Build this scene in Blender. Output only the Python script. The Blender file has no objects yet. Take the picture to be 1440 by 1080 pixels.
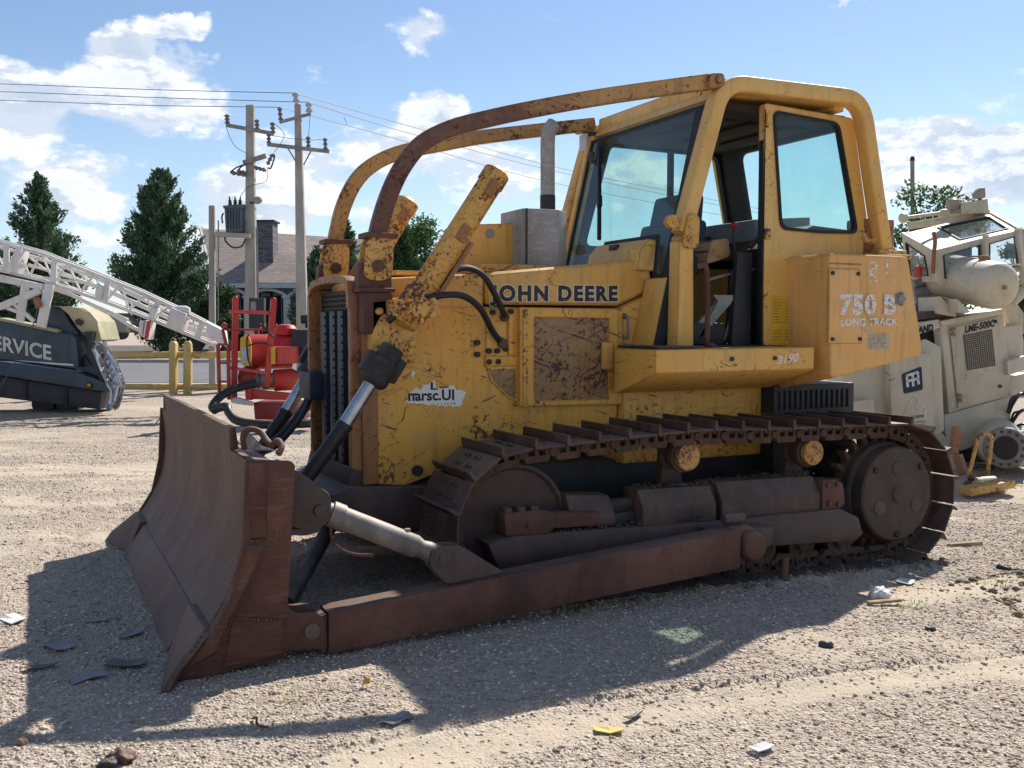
import bpy, bmesh, math, random
import numpy as np
from mathutils import Vector, Matrix
random.seed(7); RNG = np.random.default_rng(11)
SC = bpy.context.scene; COL = SC.collection
R = math.radians

# ---------------------------------------------------------------- camera
F_PX = 1401.0; YAW = math.atan(682/F_PX); PITCH = math.atan(82/F_PX)
CAM = Vector((0.0, -5.87, 1.5))
cd = bpy.data.cameras.new('camera'); cam = bpy.data.objects.new('camera', cd); COL.objects.link(cam)
cam.location = CAM; cam.rotation_euler = (R(90)-PITCH, 0, -YAW)
cd.sensor_fit = 'HORIZONTAL'; cd.sensor_width = 36.0; cd.lens = 36.0*F_PX/1440
cd.clip_start = 0.05; cd.clip_end = 4000
SC.camera = cam
FW = Vector((math.sin(YAW)*math.cos(PITCH), math.cos(YAW)*math.cos(PITCH), -math.sin(PITCH)))
RT = Vector((math.cos(YAW), -math.sin(YAW), 0)); UP = RT.cross(FW)
FH = Vector((math.sin(YAW), math.cos(YAW), 0))
def at(px, py, d):                       # bearing and distance of a surveyed point -> metres
    return CAM + (FW + RT*((px-720)/F_PX) + UP*((540-py)/F_PX))*d

# ---------------------------------------------------------------- sun, sky, exposure
SUN = Vector((0.84, 0.535, 1.0)).normalized()
SUN_EL = math.asin(SUN.z); SUN_AZ = math.atan2(SUN.x, SUN.y)
ld = bpy.data.lights.new('sun', 'SUN'); ld.energy = 3.05; ld.angle = R(0.53); ld.color = (1.0, 0.94, 0.86)
sun = bpy.data.objects.new('sun', ld); COL.objects.link(sun)
sun.rotation_euler = (-SUN).to_track_quat('-Z', 'Y').to_euler(); sun.location = (30, 20, 40)
SC.view_settings.view_transform = 'Standard'; SC.view_settings.look = 'None'
SC.view_settings.gamma = 1.0; SC.view_settings.use_curve_mapping = False
SC.view_settings.exposure = 1.24
SC.render.film_transparent = False
SC.cycles.max_bounces = 8; SC.cycles.transparent_max_bounces = 16

class NT:
    """small helper round a node tree"""
    def __init__(s, tree): s.t = tree; s.n = tree.nodes; s.l = tree.links
    def lk(s, a, b):
        if isinstance(a, bpy.types.NodeSocket): s.l.new(a, b)
        else: b.default_value = a
    def math(s, op, a, b=0.0, c=0.0, clamp=False):
        n = s.n.new('ShaderNodeMath'); n.operation = op; n.use_clamp = clamp
        for i, v in enumerate((a, b, c)): s.lk(v, n.inputs[i])
        return n.outputs[0]
    def vmath(s, op, a, b=(0, 0, 0), sc=None):
        n = s.n.new('ShaderNodeVectorMath'); n.operation = op
        s.lk(a, n.inputs[0]); s.lk(b, n.inputs[1])
        if sc is not None: s.lk(sc, n.inputs['Scale'])
        return n.outputs['Value'] if op in ('LENGTH', 'DOT_PRODUCT', 'DISTANCE') else n.outputs[0]
    def noise(s, vec, scale, detail=4.0, rough=0.55, dist=0.0, lac=2.0, col=False):
        n = s.n.new('ShaderNodeTexNoise'); s.lk(vec, n.inputs['Vector'])
        n.inputs['Scale'].default_value = scale; n.inputs['Detail'].default_value = detail
        n.inputs['Roughness'].default_value = rough; n.inputs['Distortion'].default_value = dist
        n.inputs['Lacunarity'].default_value = lac
        return n.outputs['Color'] if col else n.outputs[0]
    def voro(s, vec, scale, feature='F1', out=0, rnd=1.0):
        n = s.n.new('ShaderNodeTexVoronoi'); n.feature = feature; s.lk(vec, n.inputs['Vector'])
        n.inputs['Scale'].default_value = scale; n.inputs['Randomness'].default_value = rnd
        return n.outputs[out]
    def ss(s, x, a, b, lo=0.0, hi=1.0):      # smoothstep map
        n = s.n.new('ShaderNodeMapRange'); n.interpolation_type = 'SMOOTHSTEP'
        s.lk(x, n.inputs[0])
        for i, v in zip((1, 2, 3, 4), (a, b, lo, hi)): n.inputs[i].default_value = v
        return n.outputs[0]
    def mix(s, f, a, b, mode='MIX'):
        n = s.n.new('ShaderNodeMix'); n.data_type = 'RGBA'; n.blend_type = mode
        s.lk(f, n.inputs['Factor'])
        for v, i in ((a, 6), (b, 7)):
            s.lk(v if isinstance(v, bpy.types.NodeSocket) else (*v, 1.0) if len(v) == 3 else v, n.inputs[i])
        return n.outputs[2]
    def mapping(s, vec, loc=(0, 0, 0), rot=(0, 0, 0), scale=(1, 1, 1)):
        n = s.n.new('ShaderNodeMapping'); s.lk(vec, n.inputs[0])
        n.inputs[1].default_value = loc; n.inputs[2].default_value = rot; n.inputs[3].default_value = scale
        return n.outputs[0]

def make_sky():
    w = bpy.data.worlds.new('World'); SC.world = w; w.use_nodes = True
    g = NT(w.node_tree); g.n.clear()
    out = g.n.new('ShaderNodeOutputWorld'); bg = g.n.new('ShaderNodeBackground')
    sky = g.n.new('ShaderNodeTexSky'); sky.sky_type = 'NISHITA'; sky.sun_disc = False
    sky.sun_elevation = SUN_EL; sky.sun_rotation = SUN_AZ
    sky.altitude = 300; sky.air_density = 1.0; sky.dust_density = 0.25; sky.ozone_density = 1.6
    tc = g.n.new('ShaderNodeTexCoord'); d = tc.outputs['Generated']
    # project the view direction to a cloud layer coordinate: azimuth-like frame stretched vertically
    wob = g.noise(d, 7.0, 5.0, 0.6, col=True)
    wv = g.vmath('SCALE', g.vmath('SUBTRACT', wob, (0.5, 0.5, 0.5)), sc=0.10)
    fine = g.noise(d, 26.0, 6.0, 0.62, col=True)
    wv2 = g.vmath('SCALE', g.vmath('SUBTRACT', fine, (0.5, 0.5, 0.5)), sc=0.035)
    dd = g.vmath('ADD', g.vmath('ADD', d, wv), wv2)
    # cumulus heaps: bearing (deg from +y towards +x), elevation, half width, half height in degrees, weight
    heaps = CLOUDS
    def field(vec):
        acc = None
        for az, el, rw, rh, wt in heaps:
            a, e = R(az), R(el)
            c = Vector((math.sin(a)*math.cos(e), math.cos(a)*math.cos(e), math.sin(e)))
            rgt = Vector((math.cos(a), -math.sin(a), 0)); upv = rgt.cross(c)
            v = g.vmath('SUBTRACT', vec, tuple(c))
            x = g.math('MULTIPLY', g.vmath('DOT_PRODUCT', v, tuple(rgt)), 1/math.sin(R(rw)))
            y = g.math('MULTIPLY', g.vmath('DOT_PRODUCT', v, tuple(upv)), 1/math.sin(R(rh)))
            z = g.math('MULTIPLY', g.vmath('DOT_PRODUCT', v, tuple(c)), 2.0)
            q = g.math('ADD', g.math('ADD', g.math('MULTIPLY', x, x), g.math('MULTIPLY', y, y)), g.math('MULTIPLY', z, z))
            m = g.math('MULTIPLY', g.math('SUBTRACT', 1.0, q, clamp=True), wt)
            acc = m if acc is None else g.math('MAXIMUM', acc, m)
        return acc
    f0 = field(dd)
    sz = g.n.new('ShaderNodeSeparateXYZ'); g.lk(d, sz.inputs[0])
    low = g.ss(sz.outputs[2], 0.30, 0.06, 0.0, 0.21)
    stretch = g.mapping(d, scale=(1, 1, 2.2))
    n1 = g.noise(stretch, 9.0, 10.0, 0.62)
    n2 = g.noise(g.vmath('ADD', stretch, tuple(Vector((SUN.x, SUN.y, SUN.z*2.2))*0.014)), 9.0, 10.0, 0.62)
    dens = g.math('ADD', g.math('ADD', f0, low), g.math('MULTIPLY', g.math('SUBTRACT', n1, 0.5), 1.9))
    mask = g.ss(dens, 0.28, 0.66)
    dn = g.math('SUBTRACT', n1, n2)
    lit = g.math('ADD', g.ss(dn, -0.035, 0.055), 0.0, clamp=True)
    edge = g.ss(dens, 1.15, 0.45)
    bright = g.math('ADD', g.math('MULTIPLY', lit, 0.62), g.math('MULTIPLY', edge, 0.38), clamp=True)
    ccol = g.mix(bright, (2.35, 2.8, 3.5), (5.0, 5.0, 5.05))
    skyc = g.mix(1.0, sky.outputs[0], (0.53, 0.54, 0.56), 'MULTIPLY')
    hz = g.ss(sz.outputs[2], 0.26, 0.0, 0.0, 0.42)
    skyc = g.mix(hz, skyc, (3.0, 3.7, 4.5))
    res = g.mix(g.math('MULTIPLY', mask, 0.90), skyc, ccol)
    g.lk(res, bg.inputs[0]); bg.inputs[1].default_value = 0.10
    g.lk(bg.outputs[0], out.inputs[0])
CLOUDS = []
def _cl(px, py, hw, hh, w):
    v = FW + RT*((px-720)/F_PX) + UP*((540-py)/F_PX); v.normalize()
    CLOUDS.append((math.degrees(math.atan2(v.x, v.y)), math.degrees(math.asin(v.z)),
                   math.degrees(math.atan(hw/F_PX)), math.degrees(math.atan(hh/F_PX)), w))
for c in ((205,125,120,80,.85),(175,72,70,42,.85),(268,150,80,55,.7),(30,170,95,75,.8),(95,265,90,50,.6),(255,35,75,22,.75),
          (603,40,65,32,.62),(600,165,70,48,.85),(560,215,120,55,.7),(430,240,90,70,.7),(350,290,120,70,.6),(690,230,120,60,.6),
          (1340,200,110,38,.9),(1420,230,120,60,.8),(1270,245,60,40,.6),(1210,2,70,14,.5),(20,60,90,30,.25),
          (900,250,100,50,.5)):
    _cl(*c)
for az, el, w, h, wt in ((72,14,9,5,1.),(88,30,10,6,.9),(104,13,10,6,1.),(125,26,11,6,.9),(146,14,10,6,1.),(160,38,10,6,.9),(178,17,12,7,1.),(200,32,11,7,.9),(214,13,11,6,1.),(238,25,12,7,.9),(252,44,10,6,.8),(262,12,10,6,1.),(286,26,11,6,.9),(312,15,10,6,1.),(336,30,9,5,.9),(340,12,9,5,.9),(110,52,10,6,.8),(200,58,11,7,.8),(300,56,10,6,.8),(30,50,9,5,.6)):  # unseen cloud heaps outside the view, added to raise the ambient light
    CLOUDS.append((az, el, w, h, wt))
make_sky()

# ---------------------------------------------------------------- materials
MATS = {}
def new_mat(name):
    m = bpy.data.materials.new(name); m.use_nodes = True
    g = NT(m.node_tree); b = g.n['Principled BSDF']
    tc = g.n.new('ShaderNodeTexCoord'); oi = g.n.new('ShaderNodeObjectInfo')
    off = g.vmath('SCALE', (13.1, 7.7, 3.3), sc=oi.outputs['Random'])
    MATS[name] = m
    return m, g, b, tc.outputs['Object'], g.vmath('ADD', tc.outputs['Object'], off)
def bump(g, b, h, strength=0.3, dist=0.01):
    n = g.n.new('ShaderNodeBump'); n.inputs['Strength'].default_value = strength; n.inputs['Distance'].default_value = dist
    g.lk(h, n.inputs['Height']); g.lk(n.outputs[0], b.inputs['Normal'])

def paint(name, base, faded, rust=0.5, scratch=0.5, rough=0.42, rustcol=(0.085, 0.030, 0.018), dust=0.25, sc=1.0, spec=0.5, low=0.0, grad=None, edge=0.0):
    m, g, b, o, v = new_mat(name)
    big = g.noise(v, 1.3*sc, 3.0, 0.5)
    fm = g.ss(big, 0.35, 0.68)
    if grad:
        gx = g.n.new('ShaderNodeSeparateXYZ'); g.lk(o, gx.inputs[0])
        fm = g.ss(g.math('ADD', g.math('ADD', gx.outputs[0], g.math('MULTIPLY', gx.outputs[2], 0.0)), g.math('MULTIPLY', g.math('SUBTRACT', g.noise(v, 3.0, 6.0, 0.7), 0.5), 3.0)), grad[0], grad[1])
    c = g.mix(fm, base, faded)
    # runs and water streaks down the plate
    st = g.noise(g.mapping(v, scale=(9, 9, 0.9)), 2.2*sc, 5.0, 0.6)
    c = g.mix(g.ss(st, 0.48, 0.74, 0, 0.45), c, tuple(x*0.55 for x in base))
    du = g.noise(v, 6.0*sc, 6.0, 0.65)
    c = g.mix(g.ss(du, 0.45, 0.75, 0, dust), c, (0.30, 0.24, 0.17))
    # chips clustered by a broad mask
    cl = g.noise(v, 2.4*sc, 4.0, 0.6, 0.6)
    chips = g.noise(v, 34*sc, 6.0, 0.68)
    thr = g.math('ADD', chips, g.math('MULTIPLY', g.math('SUBTRACT', cl, 0.50), 0.70))
    if low:
        xyz = g.n.new('ShaderNodeSeparateXYZ'); g.lk(o, xyz.inputs[0])
        thr = g.math('ADD', thr, g.math('MULTIPLY', g.ss(g.math('ADD', xyz.outputs[2], g.math('MULTIPLY', g.math('SUBTRACT', big, 0.5), 0.8)), 1.05, 0.62), low))
    t0 = 0.82 - 0.20*rust
    chip = g.ss(thr, t0, t0+0.025)
    blot = g.ss(g.noise(v, 5.5*sc, 8.0, 0.70, 0.8), 0.74-0.09*rust, 0.78-0.08*rust)
    # long wandering scratches
    def scr(scale, wdt, seed, msk):
        q = g.mapping(v, loc=(seed, seed*1.7, 0), rot=(0.2, 0.5+seed, 0.3), scale=(1, 1, 2.2))
        n = g.noise(q, scale, 2.5, 0.5, 0.9)
        a = g.math('ABSOLUTE', g.math('SUBTRACT', n, 0.5))
        line = g.ss(a, wdt, wdt*0.35)
        mk = g.ss(g.noise(v, msk, 2.0, 0.5), 0.60-0.12*scratch, 0.66-0.10*scratch)
        return g.math('MULTIPLY', line, mk)
    s = g.math('MULTIPLY', scr(2.2*sc, 0.0050, 3.1, 2.7), 0.8)
    for ang, fq, sd in ((0.45, 3.2, 1.0), (-0.30, 4.5, 5.0), (1.25, 5.0, 9.0)):
        q = g.mapping(g.mapping(v, rot=(0, ang, 0)), loc=(sd, 0, sd*2), scale=(1, 1, 15))
        ln = g.ss(g.noise(q, fq*sc, 3.0, 0.62, 0.25), 0.70-0.035*scratch, 0.715-0.035*scratch)
        mk = g.ss(g.noise(v, 2.3+sd*.2, 3.0, 0.6), 0.57-0.08*scratch, 0.64-0.06*scratch)
        s = g.math('MAXIMUM', s, g.math('MULTIPLY', ln, mk))
    rustm = g.math('MAXIMUM', g.math('MAXIMUM', chip, blot), g.math('MULTIPLY', s, min(1.0, scratch*1.6)))
    if edge:
        bv = g.n.new('ShaderNodeBevel'); bv.samples = 3; bv.inputs['Radius'].default_value = 0.020
        gn = g.n.new('ShaderNodeNewGeometry'); dt = g.vmath('DOT_PRODUCT', bv.outputs[0], gn.outputs['Normal'])
        ed = g.math('ADD', g.math('SUBTRACT', 1.0, dt), g.math('MULTIPLY', g.math('SUBTRACT', g.noise(v, 12.0, 5.0, 0.7), 0.5), 0.42))
        rustm = g.math('MAXIMUM', rustm, g.ss(ed, 0.135-0.03*edge, 0.185-0.03*edge))
    rc = g.mix(g.noise(v, 19*sc, 4.0, 0.6), rustcol, tuple(x*2.3 for x in rustcol))
    halo = g.ss(thr, t0-0.07, t0, 0, 0.4)
    c = g.mix(halo, c, (0.20, 0.085, 0.03))
    c = g.mix(rustm, c, rc)
    g.lk(c, b.inputs['Base Color'])
    g.lk(g.math('ADD', g.math('MULTIPLY', rustm, 0.4), g.math('ADD', rough, g.math('MULTIPLY', du, 0.15))), b.inputs['Roughness'])
    b.inputs['Specular IOR Level'].default_value = spec
    h = g.math('ADD', g.math('MULTIPLY', rustm, -0.6), g.math('MULTIPLY', g.noise(v, 3.0, 2.0), 1.2))
    bump(g, b, h, 0.30, 0.006)
    return m

def steel(name, c0, c1, c2=None, rough=0.6, metal=0.0, scale=1.0, streak=False, spec=0.4, b_str=0.35, dusty=0.42):
    m, g, b, o, v = new_mat(name)
    n = g.noise(v, 2.2*scale, 6.0, 0.62, 0.3)
    c = g.mix(g.ss(n, 0.36, 0.66), c0, c1)
    if c2:
        n3 = g.noise(v, 9*scale, 7.0, 0.70, 0.4)
        c = g.mix(g.ss(n3, 0.60, 0.72, 0, 0.75), c, c2)
    sm = g.noise(g.mapping(v, rot=(0.3, 0.15, 0), scale=(2.2, 2.2, 0.55)), 1.6*scale, 7.0, 0.68, 0.6)
    c = g.mix(g.ss(sm, 0.42, 0.70, 0, 0.55), c, tuple(x*0.5 for x in c0))
    ex = g.noise(v, 26*scale, 6.0, 0.72)
    c = g.mix(g.ss(ex, 0.66, 0.72, 0, 0.55), c, tuple(min(1, x*1.7) for x in c1))
    sp = g.noise(v, 85*scale, 3.0, 0.6)
    c = g.mix(g.ss(sp, 0.5, 0.75, 0, 0.35), c, tuple(x*0.45 for x in c0))
    if streak:
        q = g.noise(g.mapping(v, rot=(0, 0.5, 0.2), scale=(0.6, 5, 5)), 10, 4.0, 0.6)
        c = g.mix(g.ss(q, 0.52, 0.70, 0, 0.3), c, tuple(min(1, x*1.9) for x in c1))
    geo = g.n.new('ShaderNodeNewGeometry'); nz = g.n.new('ShaderNodeSeparateXYZ'); g.lk(geo.outputs['Normal'], nz.inputs[0])
    if dusty: c = g.mix(g.math('MULTIPLY', g.ss(nz.outputs[2], 0.25, 0.95, 0, dusty), g.ss(g.noise(v, 3.5*scale, 6.0, 0.7), 0.30, 0.62, 0.35, 1.0)), c, (0.27, 0.215, 0.165))
    g.lk(c, b.inputs['Base Color']); b.inputs['Metallic'].default_value = metal
    g.lk(g.math('ADD', rough-0.12, g.math('MULTIPLY', n, 0.3)), b.inputs['Roughness'])
    b.inputs['Specular IOR Level'].default_value = spec
    bump(g, b, g.math('ADD', sp, g.math('MULTIPLY', n, 1.5)), b_str, 0.004)
    return m

def plain(name, col, rough=0.6, metal=0.0, var=0.25, spec=0.4, scale=6.0):
    m, g, b, o, v = new_mat(name)
    n = g.noise(v, scale, 5.0, 0.6)
    g.lk(g.mix(g.ss(n, 0.3, 0.75), tuple(x*(1-var) for x in col), tuple(min(1, x*(1+var*0.6)) for x in col)), b.inputs['Base Color'])
    b.inputs['Roughness'].default_value = rough; b.inputs['Metallic'].default_value = metal
    b.inputs['Specular IOR Level'].default_value = spec
    bump(g, b, n, 0.12, 0.004)
    return m

def glass(name, tint, refl=1.0, dirt=0.12):
    m, g, b, o, v = new_mat(name)
    g.n.remove(b); out = g.n['Material Output']
    tr = g.n.new('ShaderNodeBsdfTransparent'); tr.inputs[0].default_value = (*tint, 1)
    lw = g.n.new('ShaderNodeLayerWeight'); lw.inputs[0].default_value = 0.5
    fres = g.math('ADD', 0.04, g.math('MULTIPLY', g.math('POWER', lw.outputs['Facing'], 5.0), 0.9))
    gl = g.n.new('ShaderNodeBsdfGlossy'); gl.inputs['Roughness'].default_value = 0.03
    df = g.n.new('ShaderNodeBsdfDiffuse'); df.inputs[0].default_value = (0.45, 0.5, 0.5, 1)
    m1 = g.n.new('ShaderNodeMixShader'); m2 = g.n.new('ShaderNodeMixShader')
    g.lk(g.math('MULTIPLY', fres, refl, clamp=True), m1.inputs[0]); g.lk(tr.outputs[0], m1.inputs[1]); g.lk(gl.outputs[0], m1.inputs[2])
    g.lk(g.ss(g.noise(v, 4.0, 6.0, 0.7), 0.35, 0.8, dirt*0.4, dirt*1.6), m2.inputs[0]); g.lk(m1.outputs[0], m2.inputs[1]); g.lk(df.outputs[0], m2.inputs[2])
    g.lk(m2.outputs[0], out.inputs[0])
    return m

Y_OLD = (0.60, 0.335, 0.058); Y_FAD = (0.66, 0.42, 0.125)
paint('hood_yellow', (0.70, 0.37, 0.070), (0.73, 0.43, 0.12), rust=0.50, scratch=0.75, edge=1.0)
paint('side_yellow', (0.72, 0.355, 0.048), (0.74, 0.415, 0.085), rust=0.80, scratch=1.25, low=0.085, edge=1.0)
paint('cab_yellow', (0.71, 0.39, 0.085), (0.74, 0.46, 0.145), rust=0.55, scratch=0.6, edge=0.9)
paint('tank_yellow', (0.71, 0.355, 0.085), (0.76, 0.42, 0.14), rust=0.22, scratch=0.35, edge=0.8)
paint('rusty_yellow', (0.64, 0.33, 0.060), (0.68, 0.39, 0.10), rust=1.15, scratch=1.5, sc=1.4)
paint('brown_yellow', (0.26, 0.105, 0.038), (0.36, 0.165, 0.055), rust=1.0, scratch=1.0, sc=1.3, rustcol=(0.09, 0.034, 0.024))
paint('riser_dark', (0.125, 0.048, 0.030), (0.52, 0.28, 0.085), rust=1.05, scratch=1.2, sc=0.9, rustcol=(0.055, 0.020, 0.016), grad=(-1.25, 0.15), edge=1.2)
paint('riser_brown', (0.36, 0.17, 0.050), (0.56, 0.31, 0.085), rust=1.15, scratch=1.2, edge=1.2, sc=1.1, rustcol=(0.070, 0.026, 0.019))
paint('door_brown', (0.24, 0.135, 0.065), (0.36, 0.205, 0.075), rust=1.1, scratch=2.2, rustcol=(0.05, 0.025, 0.03))
paint('cream_paint', (0.56, 0.49, 0.355), (0.62, 0.56, 0.43), rust=0.30, scratch=0.45, sc=0.7, dust=0.3)
paint('white_mast', (0.72, 0.70, 0.68), (0.66, 0.62, 0.58), rust=0.45, scratch=0.3, sc=0.6, dust=0.2)
paint('navy_paint', (0.020, 0.040, 0.062), (0.035, 0.062, 0.090), rust=0.1, scratch=0.4, sc=0.7, dust=0.15)
paint('red_paint', (0.46, 0.022, 0.016), (0.54, 0.060, 0.042), rust=0.2, scratch=0.3, sc=0.8, dust=0.12)
paint('dark_red', (0.28, 0.015, 0.012), (0.36, 0.03, 0.02), rust=0.3, scratch=0.3, sc=0.8)
paint('fence_yellow', (0.52, 0.36, 0.09), (0.62, 0.46, 0.18), rust=0.75, scratch=0.2, sc=0.6)
steel('blade_steel', (0.056, 0.025, 0.019), (0.145, 0.075, 0.058), (0.036, 0.013, 0.010), rough=0.60, streak=True, spec=0.35)
steel('rust_steel', (0.088, 0.034, 0.024), (0.17, 0.076, 0.053), (0.050, 0.018, 0.014), rough=0.62)
steel('track_steel', (0.060, 0.034, 0.029), (0.12, 0.075, 0.060), (0.05, 0.026, 0.022), rough=0.55, scale=2.0)
steel('chain_steel', (0.080, 0.043, 0.032), (0.13, 0.075, 0.055), (0.20, 0.13, 0.09), rough=0.75, scale=3.0)
steel('hub_steel', (0.052, 0.036, 0.033), (0.095, 0.054, 0.041), (0.15, 0.060, 0.026), rough=0.6, scale=1.2)
paint('cap_paint', (0.58, 0.29, 0.07), (0.62, 0.38, 0.14), rust=1.3, scratch=1.3, sc=2.2, rustcol=(0.13, 0.05, 0.03))
steel('end_steel', (0.072, 0.029, 0.020), (0.145, 0.063, 0.044), (0.040, 0.014, 0.011), rough=0.62, streak=True, spec=0.3)
steel('shield_metal', (0.27, 0.265, 0.26), (0.38, 0.37, 0.36), (0.20, 0.19, 0.18), rough=0.5, streak=True)
steel('frame_steel', (0.066, 0.043, 0.038), (0.115, 0.076, 0.064), (0.04, 0.024, 0.022), rough=0.55)
steel('dark_steel', (0.022, 0.024, 0.030), (0.045, 0.045, 0.050), (0.03, 0.022, 0.02), rough=0.5)
steel('greasy_black', (0.020, 0.018, 0.018), (0.050, 0.042, 0.038), (0.10, 0.07, 0.05), rough=0.6, scale=3.0)
steel('grey_steel', (0.20, 0.19, 0.185), (0.30, 0.285, 0.27), (0.12, 0.10, 0.085), rough=0.5, scale=1.5)
steel('strut_metal', (0.17, 0.145, 0.13), (0.27, 0.235, 0.215), (0.13, 0.085, 0.07), rough=0.50, metal=0.2, scale=2.0)
steel('chrome_rod', (0.42, 0.42, 0.44), (0.62, 0.62, 0.64), (0.28, 0.26, 0.25), rough=0.25, metal=0.85, dusty=0, scale=2.0, b_str=0.08)
steel('pole_concrete', (0.34, 0.32, 0.29), (0.44, 0.415, 0.38), (0.26, 0.24, 0.21), rough=0.85, scale=0.4)
plain('rubber', (0.022, 0.022, 0.024), 0.45, var=0.3)
plain('navy_bar', (0.010, 0.020, 0.040), 0.5, var=0.4)
plain('black_seal', (0.012, 0.013, 0.015), 0.6)
plain('dark_cab', (0.022, 0.024, 0.030), 0.7, var=0.5)
plain('seat_vinyl', (0.040, 0.060, 0.095), 0.6, var=0.3)
plain('headliner', (0.035, 0.024, 0.020), 0.9, var=0.5)
plain('letter_black', (0.020, 0.022, 0.030), 0.6)
plain('red_knob', (0.40, 0.03, 0.03), 0.4)
plain('insulator', (0.16, 0.15, 0.15), 0.3)
plain('insulator_white', (0.45, 0.45, 0.46), 0.3)
plain('wire', (0.10, 0.105, 0.11), 0.5)
plain('transformer_grey', (0.10, 0.135, 0.16), 0.45, var=0.4, scale=1.5)
plain('amber', (0.80, 0.30, 0.02), 0.3)
plain('yellow_label', (0.66, 0.40, 0.03), 0.6, var=0.15)
plain('olive_tarp', (0.40, 0.37, 0.25), 0.8, var=0.3, scale=1.5)
plain('white_trim', (0.62, 0.64, 0.66), 0.6, var=0.08)
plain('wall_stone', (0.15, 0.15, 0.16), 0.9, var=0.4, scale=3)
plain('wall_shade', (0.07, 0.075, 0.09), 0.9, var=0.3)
plain('house_glass', (0.02, 0.03, 0.05), 0.1, spec=0.8)
plain('scrap_grey', (0.24, 0.245, 0.25), 0.7)
plain('sheet_grey', (0.30, 0.31, 0.28), 0.7)
plain('scrap_white', (0.60, 0.60, 0.57), 0.8, var=0.1)
plain('scrap_yellow', (0.70, 0.50, 0.12), 0.7, var=0.15)
plain('wood', (0.34, 0.25, 0.15), 0.9, var=0.4, scale=14)
plain('bark', (0.10, 0.075, 0.055), 0.95, var=0.4)
plain('mud', (0.085, 0.062, 0.045), 0.95, var=0.4)
plain('straw', (0.42, 0.36, 0.20), 0.9, var=0.3)
plain('green_blade', (0.12, 0.22, 0.04), 0.7, var=0.3)
plain('car_beige', (0.30, 0.26, 0.20), 0.35, var=0.1)
glass('cab_glass', (0.86, 0.955, 0.935), 0.8, 0.03)
glass('windscreen', (0.86, 0.955, 0.94), 1.0, 0.06)
glass('clear_glass', (0.93, 0.95, 0.96), 1.5, 0.15)

def worn_letter(name, col, keep=0.5, scale=40):
    m, g, b, o, v = new_mat(name)
    out = g.n['Material Output']
    n = g.noise(v, scale, 5.0, 0.7)
    n2 = g.noise(g.mapping(v, rot=(0, 0.8, 0), scale=(1, 1, 5)), scale*0.5, 3.0, 0.6)
    a = g.ss(g.math('ADD', g.math('MULTIPLY', n, 0.6), g.math('MULTIPLY', n2, 0.4)), 0.5+0.16*(keep-0.5)*2+0.02, 0.5+0.16*(keep-0.5)*2-0.02)
    b.inputs['Base Color'].default_value = (*col, 1); b.inputs['Roughness'].default_value = 0.7
    g.lk(a, b.inputs['Alpha'])
    return m
worn_letter('worn_black', (0.028, 0.030, 0.038), 0.86)
worn_letter('worn_white', (0.72, 0.72, 0.72), 0.66)
worn_letter('outline_white', (0.76, 0.72, 0.64), 0.72, 60)
worn_letter('chalk_white', (0.76, 0.74, 0.70), 0.80, 70)
worn_letter('ghost_white', (0.78, 0.68, 0.55), 0.52, 30)
worn_letter('paper_white', (0.74, 0.73, 0.70), 0.92, 30)
worn_letter('decal_grey', (0.52, 0.46, 0.36), 0.62, 60)
worn_letter('logo_navy', (0.022, 0.032, 0.065), 0.95, 40)

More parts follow.
